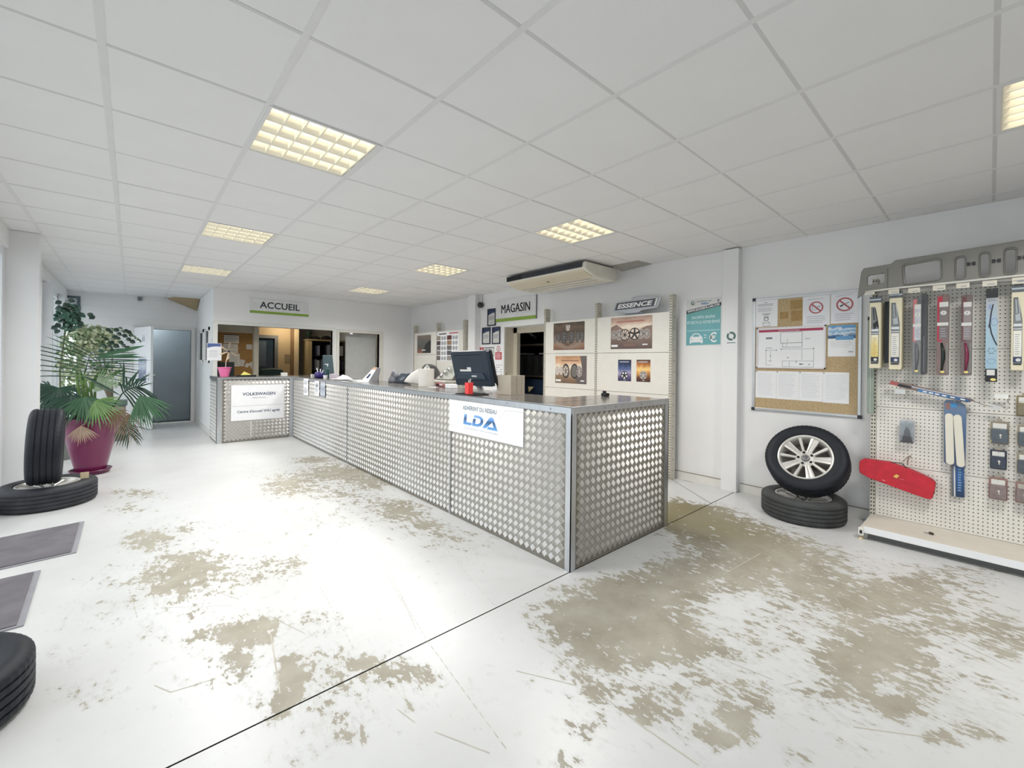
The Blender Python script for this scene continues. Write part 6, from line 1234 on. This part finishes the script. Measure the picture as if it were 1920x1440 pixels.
# cardboard box
t = thing('cardboard_box', 'open grey-beige cardboard box on the counter right of the screen', 'box', (2.65, 2.94, Z0)); CB = M('grey_beige_card', (186, 176, 160), .75, var=.05, vs=6); x0, x1, y0, y1, h = 2.53, 2.70, 2.85, 3.045, .175
for nm, q in (('front_side', (x0, y0, Z0, x0+.004, y1, Z0+h)), ('back_side', (x1-.004, y0, Z0, x1, y1, Z0+h)), ('left_side', (x0+.004, y1-.004, Z0, x1-.004, y1, Z0+h)), ('right_side', (x0+.004, y0, Z0, x1-.004, y0+.004, Z0+h)), ('bottom', (x0+.004, y0+.004, Z0, x1-.004, y1-.004, Z0+.004)), ('top_flap', (x0+.02, y0+.006, Z0+h-.02, x1-.006, y1-.02, Z0+h-.016))): mk(nm, MB().box(*q), CB, t)
mk('tape', MB().tube([(2.60, 3.0, Z0+h), (2.60, 2.99, Z0+h+.03)], .007, 6), M('olive_stub', (110, 104, 84), .6), t); mk('side_crease', MB().box(x0+.07, y0-.001, Z0+.01, x0+.074, y0, Z0+h-.01).box(x0+.13, y0-.001, Z0+.01, x0+.134, y0, Z0+h-.01), M('card_shadow', (150, 140, 124), .8), t)
c = Vector((3.15, 2.28, Z0)); t = thing('desk_clip', 'small black desk clip on the end of the counter by the posters', 'clip', tuple(c)); mk('body', MB().box(c.x-.03, c.y-.025, c.z, c.x+.03, c.y+.025, c.z+.03), BLACK, t, bevel=.005); mk('peg', MB().box(c.x-.02, c.y-.015, c.z+.03, c.x-.005, c.y+.015, c.z+.05), BLACK, t)  # small black object, taken for a clip

# ================================================================== OFFICE BEHIND THE HATCH
BEI = M('office_beige_wall', (196, 176, 142), .7, var=.03); BROWN = M('office_brown_jamb', (138, 112, 84), .6, var=.05); OGR = M('office_grey_wall', (150, 144, 134), .7)
m = MB(); m.box(1.30, 12.30, 0, 2.30, 12.4, 2.7); m.box(2.30, 12.30, 2.0, 2.82, 12.4, 2.7); m.box(2.82, 12.30, 0, 3.12, 12.4, 2.7); m.box(1.20, YB+.1, 0, 1.30, 12.4, 2.7) if False else None
struct('wall_office_back', m, BEI)
struct('wall_office_recess', MB().box(3.12, 12.9, 0, XW, 13.0, 2.7).box(3.12, 12.4, 0, 3.16, 12.9, 2.7), OGR)
struct('ceiling_office', MB().box(XO+.08, YB+T, 2.34, XW, 13.0, 2.42), M('office_ceiling', (176, 168, 150), .8))
m = MB(); m.box(XO+.09, 9.75, 0, 1.80, 9.80, 2.34); struct('wall_partition', m, M('partition_cream', (190, 182, 164), .6)); struct('trim_8', MB().box(1.80, 9.70, 0, 1.885, 9.82, 2.34), M('partition_post', (204, 198, 180), .5))
m = MB(); m.box(3.12, 12.22, 0, 3.19, 12.42, 2.34); struct('trim_9', m, BROWN); struct('trim_10', MB().box(3.19, 12.20, 0, 3.30, 12.36, 2.34), M('lit_jamb_cream', (226, 208, 172), .5))  # the jamb's lit face is put into the paler strip's colour
m = MB(); m.box(2.28, 12.26, 0, 2.36, 12.40, 2.0); m.box(2.74, 12.26, 0, 2.82, 12.40, 2.0); m.box(2.36, 12.26, 1.92, 2.74, 12.40, 2.0); d4 = struct('door_4', m, M('steel_grey_frame', (110, 114, 118), .5)); mk('dark_pane', MB().box(2.36, 12.33, 0, 2.74, 12.35, 1.92), M('dark_blue_glass', (44, 62, 78), .15), d4)
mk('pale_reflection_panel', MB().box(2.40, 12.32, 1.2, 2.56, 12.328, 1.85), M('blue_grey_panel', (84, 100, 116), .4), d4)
t = thing('office_pinboard', 'brown cork pinboard crowded with papers inside the office hatch', 'notice board', (1.5, 9.75, 1.0)); fO = bwall(9.75); 
m = MB(); fO.box(m, XO+.12, .98, 1.785, 1.89, .001, .012); mk('cork_sheet', m, M('office_cork', (150, 112, 62), .85, var=.12, vs=50), t); m = MB(); fO.box(m, XO+.12, 1.89, 1.80, 1.905, .001, .018); fO.box(m, 1.785, .98, 1.80, 1.89, .001, .018); mk('frame', m, M('partition_post', (204, 198, 180), .5), t)
m = MB(); fO.quad(m, 1.56, 1.565, 1.76, 1.572, .0125); mk('cork_seam', m, M('seam_brown', (110, 80, 48), .8), t); m = MB(); fO.quad(m, 1.58, 1.36, 1.76, 1.366, .0125); mk('cork_seam', m, M('seam_brown', (110, 80, 48), .8), t)
PO = M('office_paper', (206, 200, 188), .7, var=.04)
for k, (px, rot, lab) in enumerate((((420, 628.5, 448, 643.5), 0, 'topmost wide paper on the office pinboard'), ((418, 645, 446, 662), 0, 'second wide paper with a dark print on the office pinboard'), ((430, 663, 449.5, 687), 0, 'tall paper stack in the middle of the office pinboard'), ((449, 674.5, 458, 686.5), -.25, 'narrow tilted paper right of the tall stack on the pinboard'), ((462, 646, 472.5, 655), 0, 'small lone paper at the right of the office pinboard'), ((459.5, 681.5, 466.5, 688.5), -.6, 'tiny tilted card low on the office pinboard'), ((468.5, 678.5, 480, 690.5), .5, 'tilted paper at the lower right corner of the office pinboard'))):
    a0, b0, a1, b1 = rectY(9.735, *px); ca, cb = (a0+a1)/2, (b0+b1)/2; ff = Face(fO.p(ca, cb, .0), Vector((math.cos(rot), 0, math.sin(rot))), (0, -1, 0), Vector((-math.sin(rot), 0, math.cos(rot)))); w, h = (a1-a0)/2, (b1-b0)/2
    o = top('pinned_paper', ff.box(MB(), -w, -h, w, h, .014+.0015*(k % 3), .015+.0015*(k % 3)), PO, lab, 'paper', 'papers on the office pinboard'); m = MB(); ff.rows(m, -w*.85, w*.85, h*.8, -h*.8, max(2, int(h*60)), .0186, h=.3); mk('printed_text', m, M('office_ink', (150, 146, 142), .7), o)
    if k == 0: m = MB(); ff.quad(m, -w, h, w, h*1.18, .018); mk('dark_strip', m, INK, o)
# office furniture glimpsed through the hatch
t = thing('office_screen', 'black screen standing behind the pink bucket inside the hatch', 'monitor', (1.27, 9.35, 1.0)); mk('shell', MB().box(1.15, 9.33, 1.06, 1.42, 9.37, 1.32), M('black_green_plastic', (30, 38, 38), .4), t, bevel=.006); mk('neck', MB().box(1.26, 9.345, .76, 1.31, 9.365, 1.08), BLACK, t); mk('foot', MB().box(1.18, 9.26, .742, 1.39, 9.44, .76), BLACK, t)
t = thing('office_desk', 'office desk inside the hatch below the pinboard', 'desk', (1.9, 9.4, 0)); mk('desktop', MB().box(1.16, 9.22, .71, 3.1, 9.69, .74), M('desk_grey', (120, 116, 108), .5), t)
for x, y in ((1.2, 9.26), (3.04, 9.26), (1.2, 9.64), (3.04, 9.64)): mk('leg', MB().box(x, y, 0, x+.04, y+.04, .71), INK_M, t)
a0, b0, a1, b1 = rectY(10.8, 488, 692, 530, 704); t = thing('office_chair', 'dark teal padded chair back inside the office', 'chair', ((a0+a1)/2, 10.8, 0)); TEAL = M('dark_teal_fabric', (52, 74, 76), .8)
mk('backrest', MB().box(a0, 10.76, .70, a1, 10.84, b1-.02), TEAL, t, bevel=.02); mk('piping', MB().tube([(a0+.02, 10.8, b1-.02), ((a0+a1)/2, 10.8, b1), (a1-.02, 10.8, b1-.02)], .02, 8), M('sage_piping', (116, 128, 112), .6), t); mk('seat', MB().box(a0+.02, 10.84, .42, a1-.02, 11.3, .50), TEAL, t, bevel=.02); mk('post', MB().cyl(((a0+a1)/2, 11.06, .1), ((a0+a1)/2, 11.06, .42), .03), BLACK, t); mk('base', MB().cyl(((a0+a1)/2, 11.06, .0), ((a0+a1)/2, 11.06, .1), .25, .06), BLACK, t)
t = thing('binder_cabinet', 'open office cabinet with a cream side and black shelves of binders', 'cabinet', (3.9, 12.4, 0)); CS = M('cabinet_cream', (184, 168, 132), .5); x0, x1, ya, yb, zt = 3.50, 4.56, 12.1, 12.55, 1.90
mk('side', MB().box(x0, ya, 0, x0+.10, yb, zt), CS, t); mk('side', MB().box(x1-.03, ya, 0, x1, yb, zt), CS, t); mk('top', MB().box(x0-.02, ya-.02, zt, x1, yb, zt+.035), CS, t); mk('back', MB().box(x0+.10, yb-.02, 0, x1-.03, yb, zt), BLACKM, t)
for z in (.35, .72, 1.08, 1.48): mk('shelf', MB().box(x0+.10, ya+.02, z, x1-.03, yb-.02, z+.02), BLACKM, t)
ORD = ('first second third fourth fifth sixth seventh eighth ninth tenth eleventh twelfth thirteenth fourteenth fifteenth').split()
BD = [M('binder_grey_blue', (136, 146, 166), .6), M('binder_pale', (186, 190, 200), .6), M('binder_navy', (60, 66, 96), .6)]
for r, z in enumerate((1.50, 1.10, .74)):
    x = x0+.13; k = 0; nb = 0
    while x < x1-.12:
        w = random.choice((.05, .07, .06)); h = random.uniform(.24, .30); k += 1; rowname = ('top', 'middle', 'lower')[r]
        if random.random() < .72:
            o = top('ring_binder', MB().box(x, ya+.05, z+.001, x+w-.004, ya+.33, z+h), BD[(k*7+r) % 3], '%s ring binder from the left on the %s shelf of the office cabinet' % (ORD[nb], rowname), 'binder', 'ring binders on the %s cabinet shelf' % rowname); nb += 1
        x += w if random.random() < .7 else w+.05
for nm, x, w, h, lab, mt in (('dark_bundle', 3.76, .22, .09, 'dark bundle on the left of the office cabinet top', BLACKM), ('dark_bag', 4.03, .28, .12, 'dark flat bag on the middle of the office cabinet top', BLACKM), ('dark_bundle', 4.30, .2, .15, 'dark heap at the right of the office cabinet top', M('charcoal_heap', (48, 44, 40), .9))):
    top(nm, MB().lathe([(w/2, 0), (w*.48, h*.5), (w*.3, h*.9), (0, h)], (x, 12.3, zt+.036), n=14), mt, lab, 'bag', smooth=True)
c = Vector((3.57, 12.25, zt+.036)); t = thing('cabinet_plant', 'small dark green plant on the office cabinet', 'plant', tuple(c)); mk('pot', MB().lathe([(0, 0), (.05, 0), (.06, .08), (.05, .08), (0, .06)], c, n=14), BLACKM, t); m = MB()
for k in range(14): a = k*2.4; d = Vector((math.cos(a)*.10, math.sin(a)*.06, .10+.09*random.random())); e = Vector((-math.sin(a), math.cos(a), .3))*.03; m.add([c+Vector((0, 0, .07)), c+Vector((0, 0, .08))+d*.6+e, c+Vector((0, 0, .08))+d, c+Vector((0, 0, .08))+d*.6-e], [(0, 1, 2, 3)])
mk('leaves', m, M('deep_green_leaf', (40, 66, 50), .5), t, kind='stuff')
a0, b0, a1, b1 = rectY(12.29, 540, 666, 546, 682); top('office_notice', bwall(12.3).box(MB(), a0-.08, b0, a1+.12, b1+.02, .001, .004), M('taupe_paper', (146, 132, 108), .7), 'taupe notice on the beige office wall', 'notice')
t = thing('office_spotlight', 'small lit ceiling spot inside the office', 'ceiling light', (3.0, 11.9, 2.34)); mk('housing', MB().cyl((3.0, 11.9, 2.28), (3.0, 11.9, 2.34), .05), TRIM_W, t); mk('lamp', MB().lathe([(0, -.03), (.03, -.02), (.04, 0)], (3.0, 11.9, 2.28), n=14), E('warm_lamp', (255, 226, 176), 14), t, smooth=True)
ld = bpy.data.lights.new('spot_glow', 'POINT'); ld.energy = 13; ld.color = (1, .84, .62); ld.shadow_soft_size = .06; lo = bpy.data.objects.new('spot_glow', ld); COL.objects.link(lo); lo.parent = t; lo.location = (-.1, -.1, -.14)
t = thing('office_monitor', 'dark teal computer screen on the far corner of the counter', 'monitor', (2.55, 8.42, Z0)); a0, b0, a1, b1 = rectY(8.42, 606, 666, 627, 702)
mk('shell', MB().prism([Vector((a0, 8.42, Z0+.04)), Vector((a1, 8.42, Z0+.04)), Vector((a1-.03, 8.44, b1)), Vector((a0, 8.44, b1))], (0, .04, 0)), M('teal_grey_shell', (66, 84, 90), .4), t, bevel=.005); mk('neck', MB().box((a0+a1)/2-.02, 8.45, Z0, (a0+a1)/2+.02, 8.48, Z0+.1), BLACK, t); mk('foot', MB().box((a0+a1)/2-.09, 8.40, Z0, (a0+a1)/2+.09, 8.56, Z0+.012), BLACK, t)

# ================================================================== STORE BEHIND THE DOORWAY
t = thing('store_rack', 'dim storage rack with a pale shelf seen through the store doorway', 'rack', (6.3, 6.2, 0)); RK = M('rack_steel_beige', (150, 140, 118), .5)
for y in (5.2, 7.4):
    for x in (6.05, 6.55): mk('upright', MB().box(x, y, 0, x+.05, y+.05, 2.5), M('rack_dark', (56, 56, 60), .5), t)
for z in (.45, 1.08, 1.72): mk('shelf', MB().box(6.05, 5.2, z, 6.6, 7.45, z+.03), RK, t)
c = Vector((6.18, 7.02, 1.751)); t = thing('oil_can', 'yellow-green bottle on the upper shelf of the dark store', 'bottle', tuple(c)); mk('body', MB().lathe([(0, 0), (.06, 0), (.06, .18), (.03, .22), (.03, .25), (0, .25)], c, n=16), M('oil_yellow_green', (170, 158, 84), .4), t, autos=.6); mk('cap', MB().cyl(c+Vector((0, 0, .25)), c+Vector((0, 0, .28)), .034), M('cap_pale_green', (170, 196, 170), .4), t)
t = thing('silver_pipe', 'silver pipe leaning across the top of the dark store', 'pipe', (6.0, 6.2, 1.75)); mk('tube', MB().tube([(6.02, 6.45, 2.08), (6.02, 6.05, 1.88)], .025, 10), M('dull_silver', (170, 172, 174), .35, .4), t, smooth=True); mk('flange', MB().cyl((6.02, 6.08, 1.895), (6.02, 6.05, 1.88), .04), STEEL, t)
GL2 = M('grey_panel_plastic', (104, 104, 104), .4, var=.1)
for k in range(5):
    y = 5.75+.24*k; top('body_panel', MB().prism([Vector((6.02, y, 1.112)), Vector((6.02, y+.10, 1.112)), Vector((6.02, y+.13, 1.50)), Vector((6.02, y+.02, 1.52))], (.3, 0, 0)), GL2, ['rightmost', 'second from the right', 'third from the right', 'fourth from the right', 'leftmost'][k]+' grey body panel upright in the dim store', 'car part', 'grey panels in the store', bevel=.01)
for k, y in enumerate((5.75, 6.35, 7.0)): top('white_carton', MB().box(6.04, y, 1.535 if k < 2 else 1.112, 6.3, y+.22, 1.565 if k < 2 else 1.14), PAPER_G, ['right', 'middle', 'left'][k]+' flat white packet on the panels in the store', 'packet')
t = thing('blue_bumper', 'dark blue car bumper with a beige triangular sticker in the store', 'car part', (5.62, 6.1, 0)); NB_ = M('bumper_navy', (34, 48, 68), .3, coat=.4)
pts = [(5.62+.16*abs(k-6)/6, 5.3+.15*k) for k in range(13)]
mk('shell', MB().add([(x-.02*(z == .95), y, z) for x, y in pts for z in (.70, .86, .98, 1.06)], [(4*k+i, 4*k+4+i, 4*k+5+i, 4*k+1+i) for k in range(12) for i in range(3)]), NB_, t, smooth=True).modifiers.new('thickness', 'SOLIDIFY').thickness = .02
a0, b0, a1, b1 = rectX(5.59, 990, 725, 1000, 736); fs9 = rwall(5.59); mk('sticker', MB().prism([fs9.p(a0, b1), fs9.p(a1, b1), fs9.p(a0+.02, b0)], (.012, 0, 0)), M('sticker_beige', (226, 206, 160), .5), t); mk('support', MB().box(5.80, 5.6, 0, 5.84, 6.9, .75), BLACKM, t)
# ================================================================== PLANTS BY THE WINDOW
rnd = random.Random(11)
def blade(mb, p0, d, L, W, droop=.3, side=None, n=5):
    """one leaflet: a tapered strip of n segments with a shallow keel that bends under its weight"""
    d = Vector(d).normalized(); side = (side if side is not None else d.cross(Vector((0, 0, 1)))).normalized(); up = side.cross(d).normalized(); P = []
    for k in range(n+1):
        q = k/n; c = Vector(p0)+d*(L*q)+Vector((0, 0, -droop*L*q*q)); w = W*(.35+1.3*q)*(1-q)**.75 if q < 1 else 0
        P += [c-side*w, c-up*w*.3, c+side*w]
    return mb.add(P, [(3*k+a, 3*k+1+a, 3*k+4+a, 3*k+3+a) for k in range(n) for a in (0, 1)])
LEAF = M('palm_green', (62, 104, 72), .45, var=.2, vs=6); LEAF_D = M('palm_dark_green', (38, 72, 56), .45, var=.2, vs=6); LEAF_L = M('palm_light_green', (108, 146, 84), .45, var=.15); STEM = M('palm_stem_green', (98, 132, 66), .5, var=.15); DRY = M('dry_palm_leaf', (172, 150, 132), .8, var=.2); DRY_D = M('dead_leaf_brown', (132, 112, 88), .85, var=.25)
POTC = Vector((-.355, 7.10, 0))
t = thing('palm_in_planter', 'bushy palm with fan and feather leaves in a round magenta planter', 'potted plant', tuple(POTC))
MG = M('magenta_glazed_plastic', (118, 34, 80), .3, var=.05, vs=3, coat=.3)
mk('planter', MB().lathe([(0, .03), (.130, .03), (.138, .05), (.258, .60), (.272, .612), (.276, .66), (.268, .668), (.253, .66), (.246, .60), (.0, .59)], POTC, n=48), MG, t, autos=.6)
mk('saucer', MB().lathe([(0, .0), (.155, .0), (.19, .05), (.183, .055), (.155, .02), (0, .02)], POTC, n=40), M('magenta_saucer', (98, 26, 68), .35, var=.05), t, autos=.6)
mk('soil', MB().lathe([(0, .60), (.228, .595)], POTC, n=30), M('potting_soil', (84, 70, 60), .95, var=.3, vs=40), t)
Yp = 7.02
def at(x, y, Y=Yp): return onY(x, y, Y)
crown = POTC+Vector((0, 0, .66))
# stalks from the crown
def stalk(tip, r=.012, bend=(0, 0, .05), mat=STEM, base=None):
    b = base or crown+Vector((rnd.uniform(-.08, .08), rnd.uniform(-.06, .06), -.05)); mid = b.lerp(tip, .5)+Vector(bend); pts = [b.lerp(mid, k/4).lerp(mid.lerp(tip, k/4), k/4) for k in range(5)]
    mk('stalk', MB().tube(pts, [r, r*.9, r*.8, r*.7, r*.55], 8), mat, t, smooth=True)
def frond(base, tip, n, Lm, mat, a0=75, a1=25, droop=.25, W=.013, normal=(0, -1, 0), bendz=.08, rag=1.0):
    base, tip = Vector(base), Vector(tip); ax = (tip-base); Lr = ax.length; ax.normalize(); nn = Vector(normal); sd = ax.cross(nn).normalized(); m = MB(); pts = []
    for k in range(9): q = k/8; pts.append(base+ax*Lr*q+nn*(-.04*math.sin(q*pi))+Vector((0, 0, bendz*math.sin(q*pi)-0)))
    m.tube(pts, [.007-.005*k/8 for k in range(9)], 6)
    for k in range(n):
        q = (k+.6)/n; c = pts[0].lerp(pts[-1], q); i = min(7, int(q*8)); c = pts[i].lerp(pts[i+1], q*8-i); an = math.radians(a0+(a1-a0)*q)
        for s_ in (-1, 1):
            d = ax*math.cos(an)+sd*s_*math.sin(an)+nn*rnd.uniform(-.12, .22); L = Lm*(.55+.75*math.sin(min(1, .25+q*.9)*pi*.8))*rnd.uniform(.88, 1.08)*rag
            blade(m, c, d, L, W, droop*rnd.uniform(.7, 1.3), side=d.cross(nn))
    return mk('frond', m, mat, t)
frond(at(155, 712), at(170, 660), 10, .42, LEAF_D, 92, 62, droop=.12, W=.0105, bendz=.01)
stalk(at(155, 712), bend=(0, .02, .0))
frond(at(229, 738, 6.95), at(262, 726, 6.95), 9, .30, LEAF_D, 80, 35, droop=.75, W=.015, normal=(.1, -1, 0), bendz=.02)
stalk(at(229, 738, 6.95), bend=(.05, 0, .03), mat=LEAF_D)
m = MB()
for x, y, L, w in ((232, 673, .0, 0),): pass
for (x0, y0), (x1, y1), w in (((232, 728), (232, 675), .020), ((234, 727), (262, 692), .022), ((236, 729), (283, 699), .018), ((236, 731), (289, 716), .016), ((158, 706), (228, 741), .022), ((166, 690), (236, 688), .010), ((172, 684), (262, 686), .008)):
    a, b = at(x0, y0, 6.93), at(x1, y1, 6.90); d = b-a; blade(m, a, d, d.length, w, 0.03, side=d.cross(Vector((0, -1, .2))))
mk('sword_leaf', m, LEAF_D, t)
m = MB()
for (x0, y0), (x1, y1), w in (((185, 668), (272, 646), .040), ((186, 670), (276, 668), .020), ((170, 680), (285, 673), .014), ((180, 672), (262, 662), .03)):
    a, b = at(x0, y0, 7.0), at(x1, y1, 6.9); d = b-a; blade(m, a, d, d.length, w, .03, side=d.cross(Vector((0, -1, .3))))
mk('broad_leaf', m, LEAF, t)
m = MB()
for (x0, y0), (x1, y1), w in (((175, 730), (206, 676), .050), ((165, 735), (190, 690), .032), ((160, 728), (150, 690), .02), ((190, 715), (235, 690), .03)):
    a, b = at(x0, y0, 7.12), at(x1, y1, 7.12); d = b-a; blade(m, a, d, d.length, w, .02, side=d.cross(Vector((0, -1, 0))))
mk('young_leaf', m, LEAF_L, t)
for x in (143, 152, 160, 170, 178): stalk(at(x+rnd.uniform(-4, 4), 702 if x < 165 else 715), r=.017, bend=(rnd.uniform(-.02, .02), 0, 0), base=crown+Vector(((x-160)*.002, -.02, -.06)))
def fan(c, a0, a1, L, n, mat, normal=(0, -1, .35), W=.017, droop=.25, split=.0):
    m = MB(); nn = Vector(normal).normalized(); ux = Vector((1, 0, 0)); ux = (ux-nn*ux.dot(nn)).normalized(); uy = nn.cross(ux)
    if uy.z < 0: uy = -uy
    for k in range(n):
        a = math.radians(a0+(a1-a0)*k/(n-1)); d = ux*math.cos(a)+uy*math.sin(a)+nn*rnd.uniform(-.04, .06); blade(m, c, d, L*rnd.uniform(.85, 1.08), W, droop*rnd.uniform(.6, 1.3), side=d.cross(nn), n=6)
    return mk('fan_leaf', m, mat, t)
fan(at(160, 744, 6.88), 200, 345, .245, 26, LEAF, W=.016, droop=.35); fan(at(178, 752, 6.86), 250, 385, .25, 18, LEAF_L, W=.014, droop=.3); fan(at(148, 742, 6.98), 170, 290, .25, 20, LEAF_D, W=.017, droop=.4)
fan(at(110, 728, 7.05), 150, 380, .28, 26, LEAF_D, W=.016, droop=.45); fan(at(96, 735, 7.15), 100, 300, .30, 26, LEAF_D, W=.015, droop=.5); fan(at(135, 740, 6.95), 190, 330, .28, 22, LEAF_D, W=.016, droop=.4)
fan(at(262, 742, 6.85), 250, 345, .34, 22, LEAF, W=.015, droop=.3); fan(at(176, 735, 6.92), 20, 80, .33, 14, M('pale_fan_leaf', (146, 168, 140), .5, var=.15), W=.009, droop=.05)
fan(at(152, 799, 6.80), 215, 330, .17, 18, DRY, normal=(0, -1, .15), W=.009, droop=.25); stalk(at(152, 799, 6.80), r=.006, mat=DRY, bend=(0, -.06, .06)); fan(at(215, 772, 6.9), 150, 380, .16, 20, DRY_D, W=.012, droop=.5); fan(at(238, 778, 6.85), 230, 360, .22, 18, DRY_D, normal=(0, -1, .1), W=.006, droop=.8)
frond(at(232, 790, 6.86), at(243, 815, 6.86), 7, .14, LEAF_D, 60, 25, droop=.5, W=.011, normal=(0, -1, 0), bendz=.0); stalk(at(232, 790, 6.86), r=.005, mat=DRY_D, bend=(.04, -.04, .05))
# ---- variegated weeping fig in a second planter behind
c2 = Vector((-.24, 9.75, 0)); t2_ = thing('variegated_fig', 'tall pale variegated fig in a grey-green planter behind the palm', 'potted plant', tuple(c2))
mk('planter', MB().box(c2.x-.17, c2.y-.17, 0, c2.x+.17, c2.y+.17, .58), M('taupe_planter', (138, 132, 118), .6), t2_, bevel=.02); mk('rim', MB().box(c2.x-.19, c2.y-.19, .58, c2.x+.19, c2.y+.19, .66), M('grey_green_rim', (86, 106, 100), .5), t2_, bevel=.01)
m = MB(); TR = M('fig_bark', (150, 140, 120), .8)
bt = [onY(178, 640, 9.6), onY(155, 630, 9.6), onY(210, 630, 9.6), onY(145, 680, 9.55), onY(165, 665, 9.55)]
for b in bt: m.tube([c2+Vector((0, 0, .58)), c2.lerp(b, .5)+Vector((0, 0, .55)), b], [.016, .011, .005], 7)
mk('trunk', m, TR, t2_, smooth=True)
def oval(mb, c, d, nrm, L, W):
    d = d.normalized(); s_ = d.cross(nrm).normalized(); nn = s_.cross(d); P = [c]
    for q, w, z in ((.3, .9, .06), (.65, .8, .05)): P += [c+d*L*q-s_*W*w+nn*L*z, c+d*L*q, c+d*L*q+s_*W*w+nn*L*z]
    P.append(c+d*L); return mb.add(P, [(0, 2, 1), (0, 3, 2), (1, 2, 5, 4), (2, 3, 6, 5), (4, 5, 7), (5, 6, 7)])
def rv(): return Vector((rnd.gauss(0, 1), rnd.gauss(0, 1), rnd.gauss(0, 1))).normalized()
pale = [M('fig_leaf_cream', (206, 212, 180), .5, var=.15, vs=60), M('fig_leaf_sage', (150, 170, 128), .5, var=.2, vs=60), M('fig_leaf_green', (96, 128, 88), .5, var=.2, vs=60)]
mbs = [MB(), MB(), MB()]
for (cx, cy, rx, ry), n in (((172, 628, 34, 22), 330), ((205, 632, 18, 18), 90), ((140, 640, 24, 22), 150), ((170, 650, 42, 16), 220), ((130, 672, 22, 24), 130), ((150, 690, 50, 20), 150), ((215, 700, 22, 22), 50), ((140, 712, 26, 20), 90)):
    for k in range(n):
        r, a = math.sqrt(rnd.random()), rnd.random()*2*pi; c = onY(cx+rx*r*math.cos(a), cy+ry*r*math.sin(a), 9.5+rnd.uniform(-.22, .22)); d = rv(); d.z = -abs(d.z)-.2
        oval(mbs[rnd.choices((0, 1, 2), (5, 4, 2))[0]], c, d, (rv()+Vector((.1, -1, .5))).normalized(), rnd.uniform(.052, .084), rnd.uniform(.017, .027))
for mb, mt in zip(mbs, pale): mk('foliage', mb, mt, t2_, kind='stuff')
# ---- dark climber over the window post and along the top of the fig
t3 = thing('dark_climber', 'dark green climbing plant reaching up to the top of the window post', 'climbing plant', (-.70, 8.3, 0)); DG = [M('climber_leaf', (58, 96, 80), .4, var=.2, vs=20), M('climber_leaf_dark', (36, 62, 52), .4, var=.2, vs=20)]
mk('pot', MB().lathe([(0, 0), (.12, 0), (.15, .26), (.14, .26), (.11, .02), (0, .02)], (-.70, 8.3, 0), n=20), M('climber_pot_grey', (120, 124, 120), .6), t3, autos=.6)
sp_ = [Vector((-.70, 8.3, .24)), Vector((-.72, 8.3, 1.2)), onY(125, 600, 8.3), onY(135, 575, 8.3)]; mk('stem', MB().tube(sp_, .01, 7).tube([onY(140, 620, 8.2), onY(185, 612, 8.0), onY(232, 622, 7.7), onY(258, 634, 7.6)], [.006, .006, .005, .003], 6).tube([sp_[2], onY(140, 620, 8.2)], .007, 6).tube([onY(140, 585, 8.3), onY(160, 588, 8.2), onY(178, 592, 8.1)], .002, 5), M('climber_stem', (96, 104, 74), .6), t3, smooth=True)
lm = []
for mt in DG:
    mb = MB(); L, W = .085, .034; P = [(0, 0, 0)]+[(x, y, z) for x, y, z in ((.25*L, -W*.9, .008), (.25*L, 0, 0), (.25*L, W*.9, .008), (.6*L, -W, .006), (.6*L, 0, 0), (.6*L, W, .006), (L, 0, -.012))]
    mb.add(P, [(0, 2, 1), (0, 3, 2), (1, 2, 5, 4), (2, 3, 6, 5), (4, 5, 7), (5, 6, 7)]); me = bpy.data.meshes.new('leaf'); me.from_pydata(mb.v, [], mb.f); me.materials.append(mt); lm.append(me)
def leaf(x, y, Y, k=0, s=1.0, d=None):
    c = onY(x, y, Y); d = d or rv(); d = Vector((d.x, d.y*.4, -abs(d.z)*.6-.1)).normalized(); n_ = (Vector((0, -1, .35))+rv()*.55).normalized(); yv = n_.cross(d).normalized(); zv = d.cross(yv)
    o = bpy.data.objects.new('leaf', lm[k]); COL.objects.link(o); o.parent = t3; R_ = Matrix((d, yv, zv)).transposed().to_4x4(); o.matrix_local = Matrix.Translation(c-Vector(WL[t3.name])) @ R_ @ Matrix.Scale(s, 4)
for k in range(150):
    r, a = math.sqrt(rnd.random()), rnd.random()*2*pi; leaf(131+23*r*math.cos(a), 592+24*r*math.sin(a), 8.3+rnd.uniform(-.12, .12), 0 if rnd.random() < .6 else 1, rnd.uniform(.6, .95))
for x, y in ((108, 612), (112, 618), (106, 605), (170, 586), (178, 592), (116, 565), (128, 562)): leaf(x, y, 8.25, 1, .9)
for x, y in ((203, 620), (213, 616), (221, 614), (218, 624), (210, 630), (217, 632), (232, 618), (237, 620), (241, 626), (229, 627), (246, 630), (253, 632), (236, 634), (243, 638), (222, 640), (227, 646), (234, 650), (204, 640), (212, 646), (206, 655), (195, 634), (190, 646), (200, 648), (184, 656), (198, 616), (226, 620), (256, 637)): leaf(x, y, 7.7, 1 if x > 200 else rnd.choice((0, 1)), rnd.uniform(.62, .9), Vector((.7, 0, -.5)))
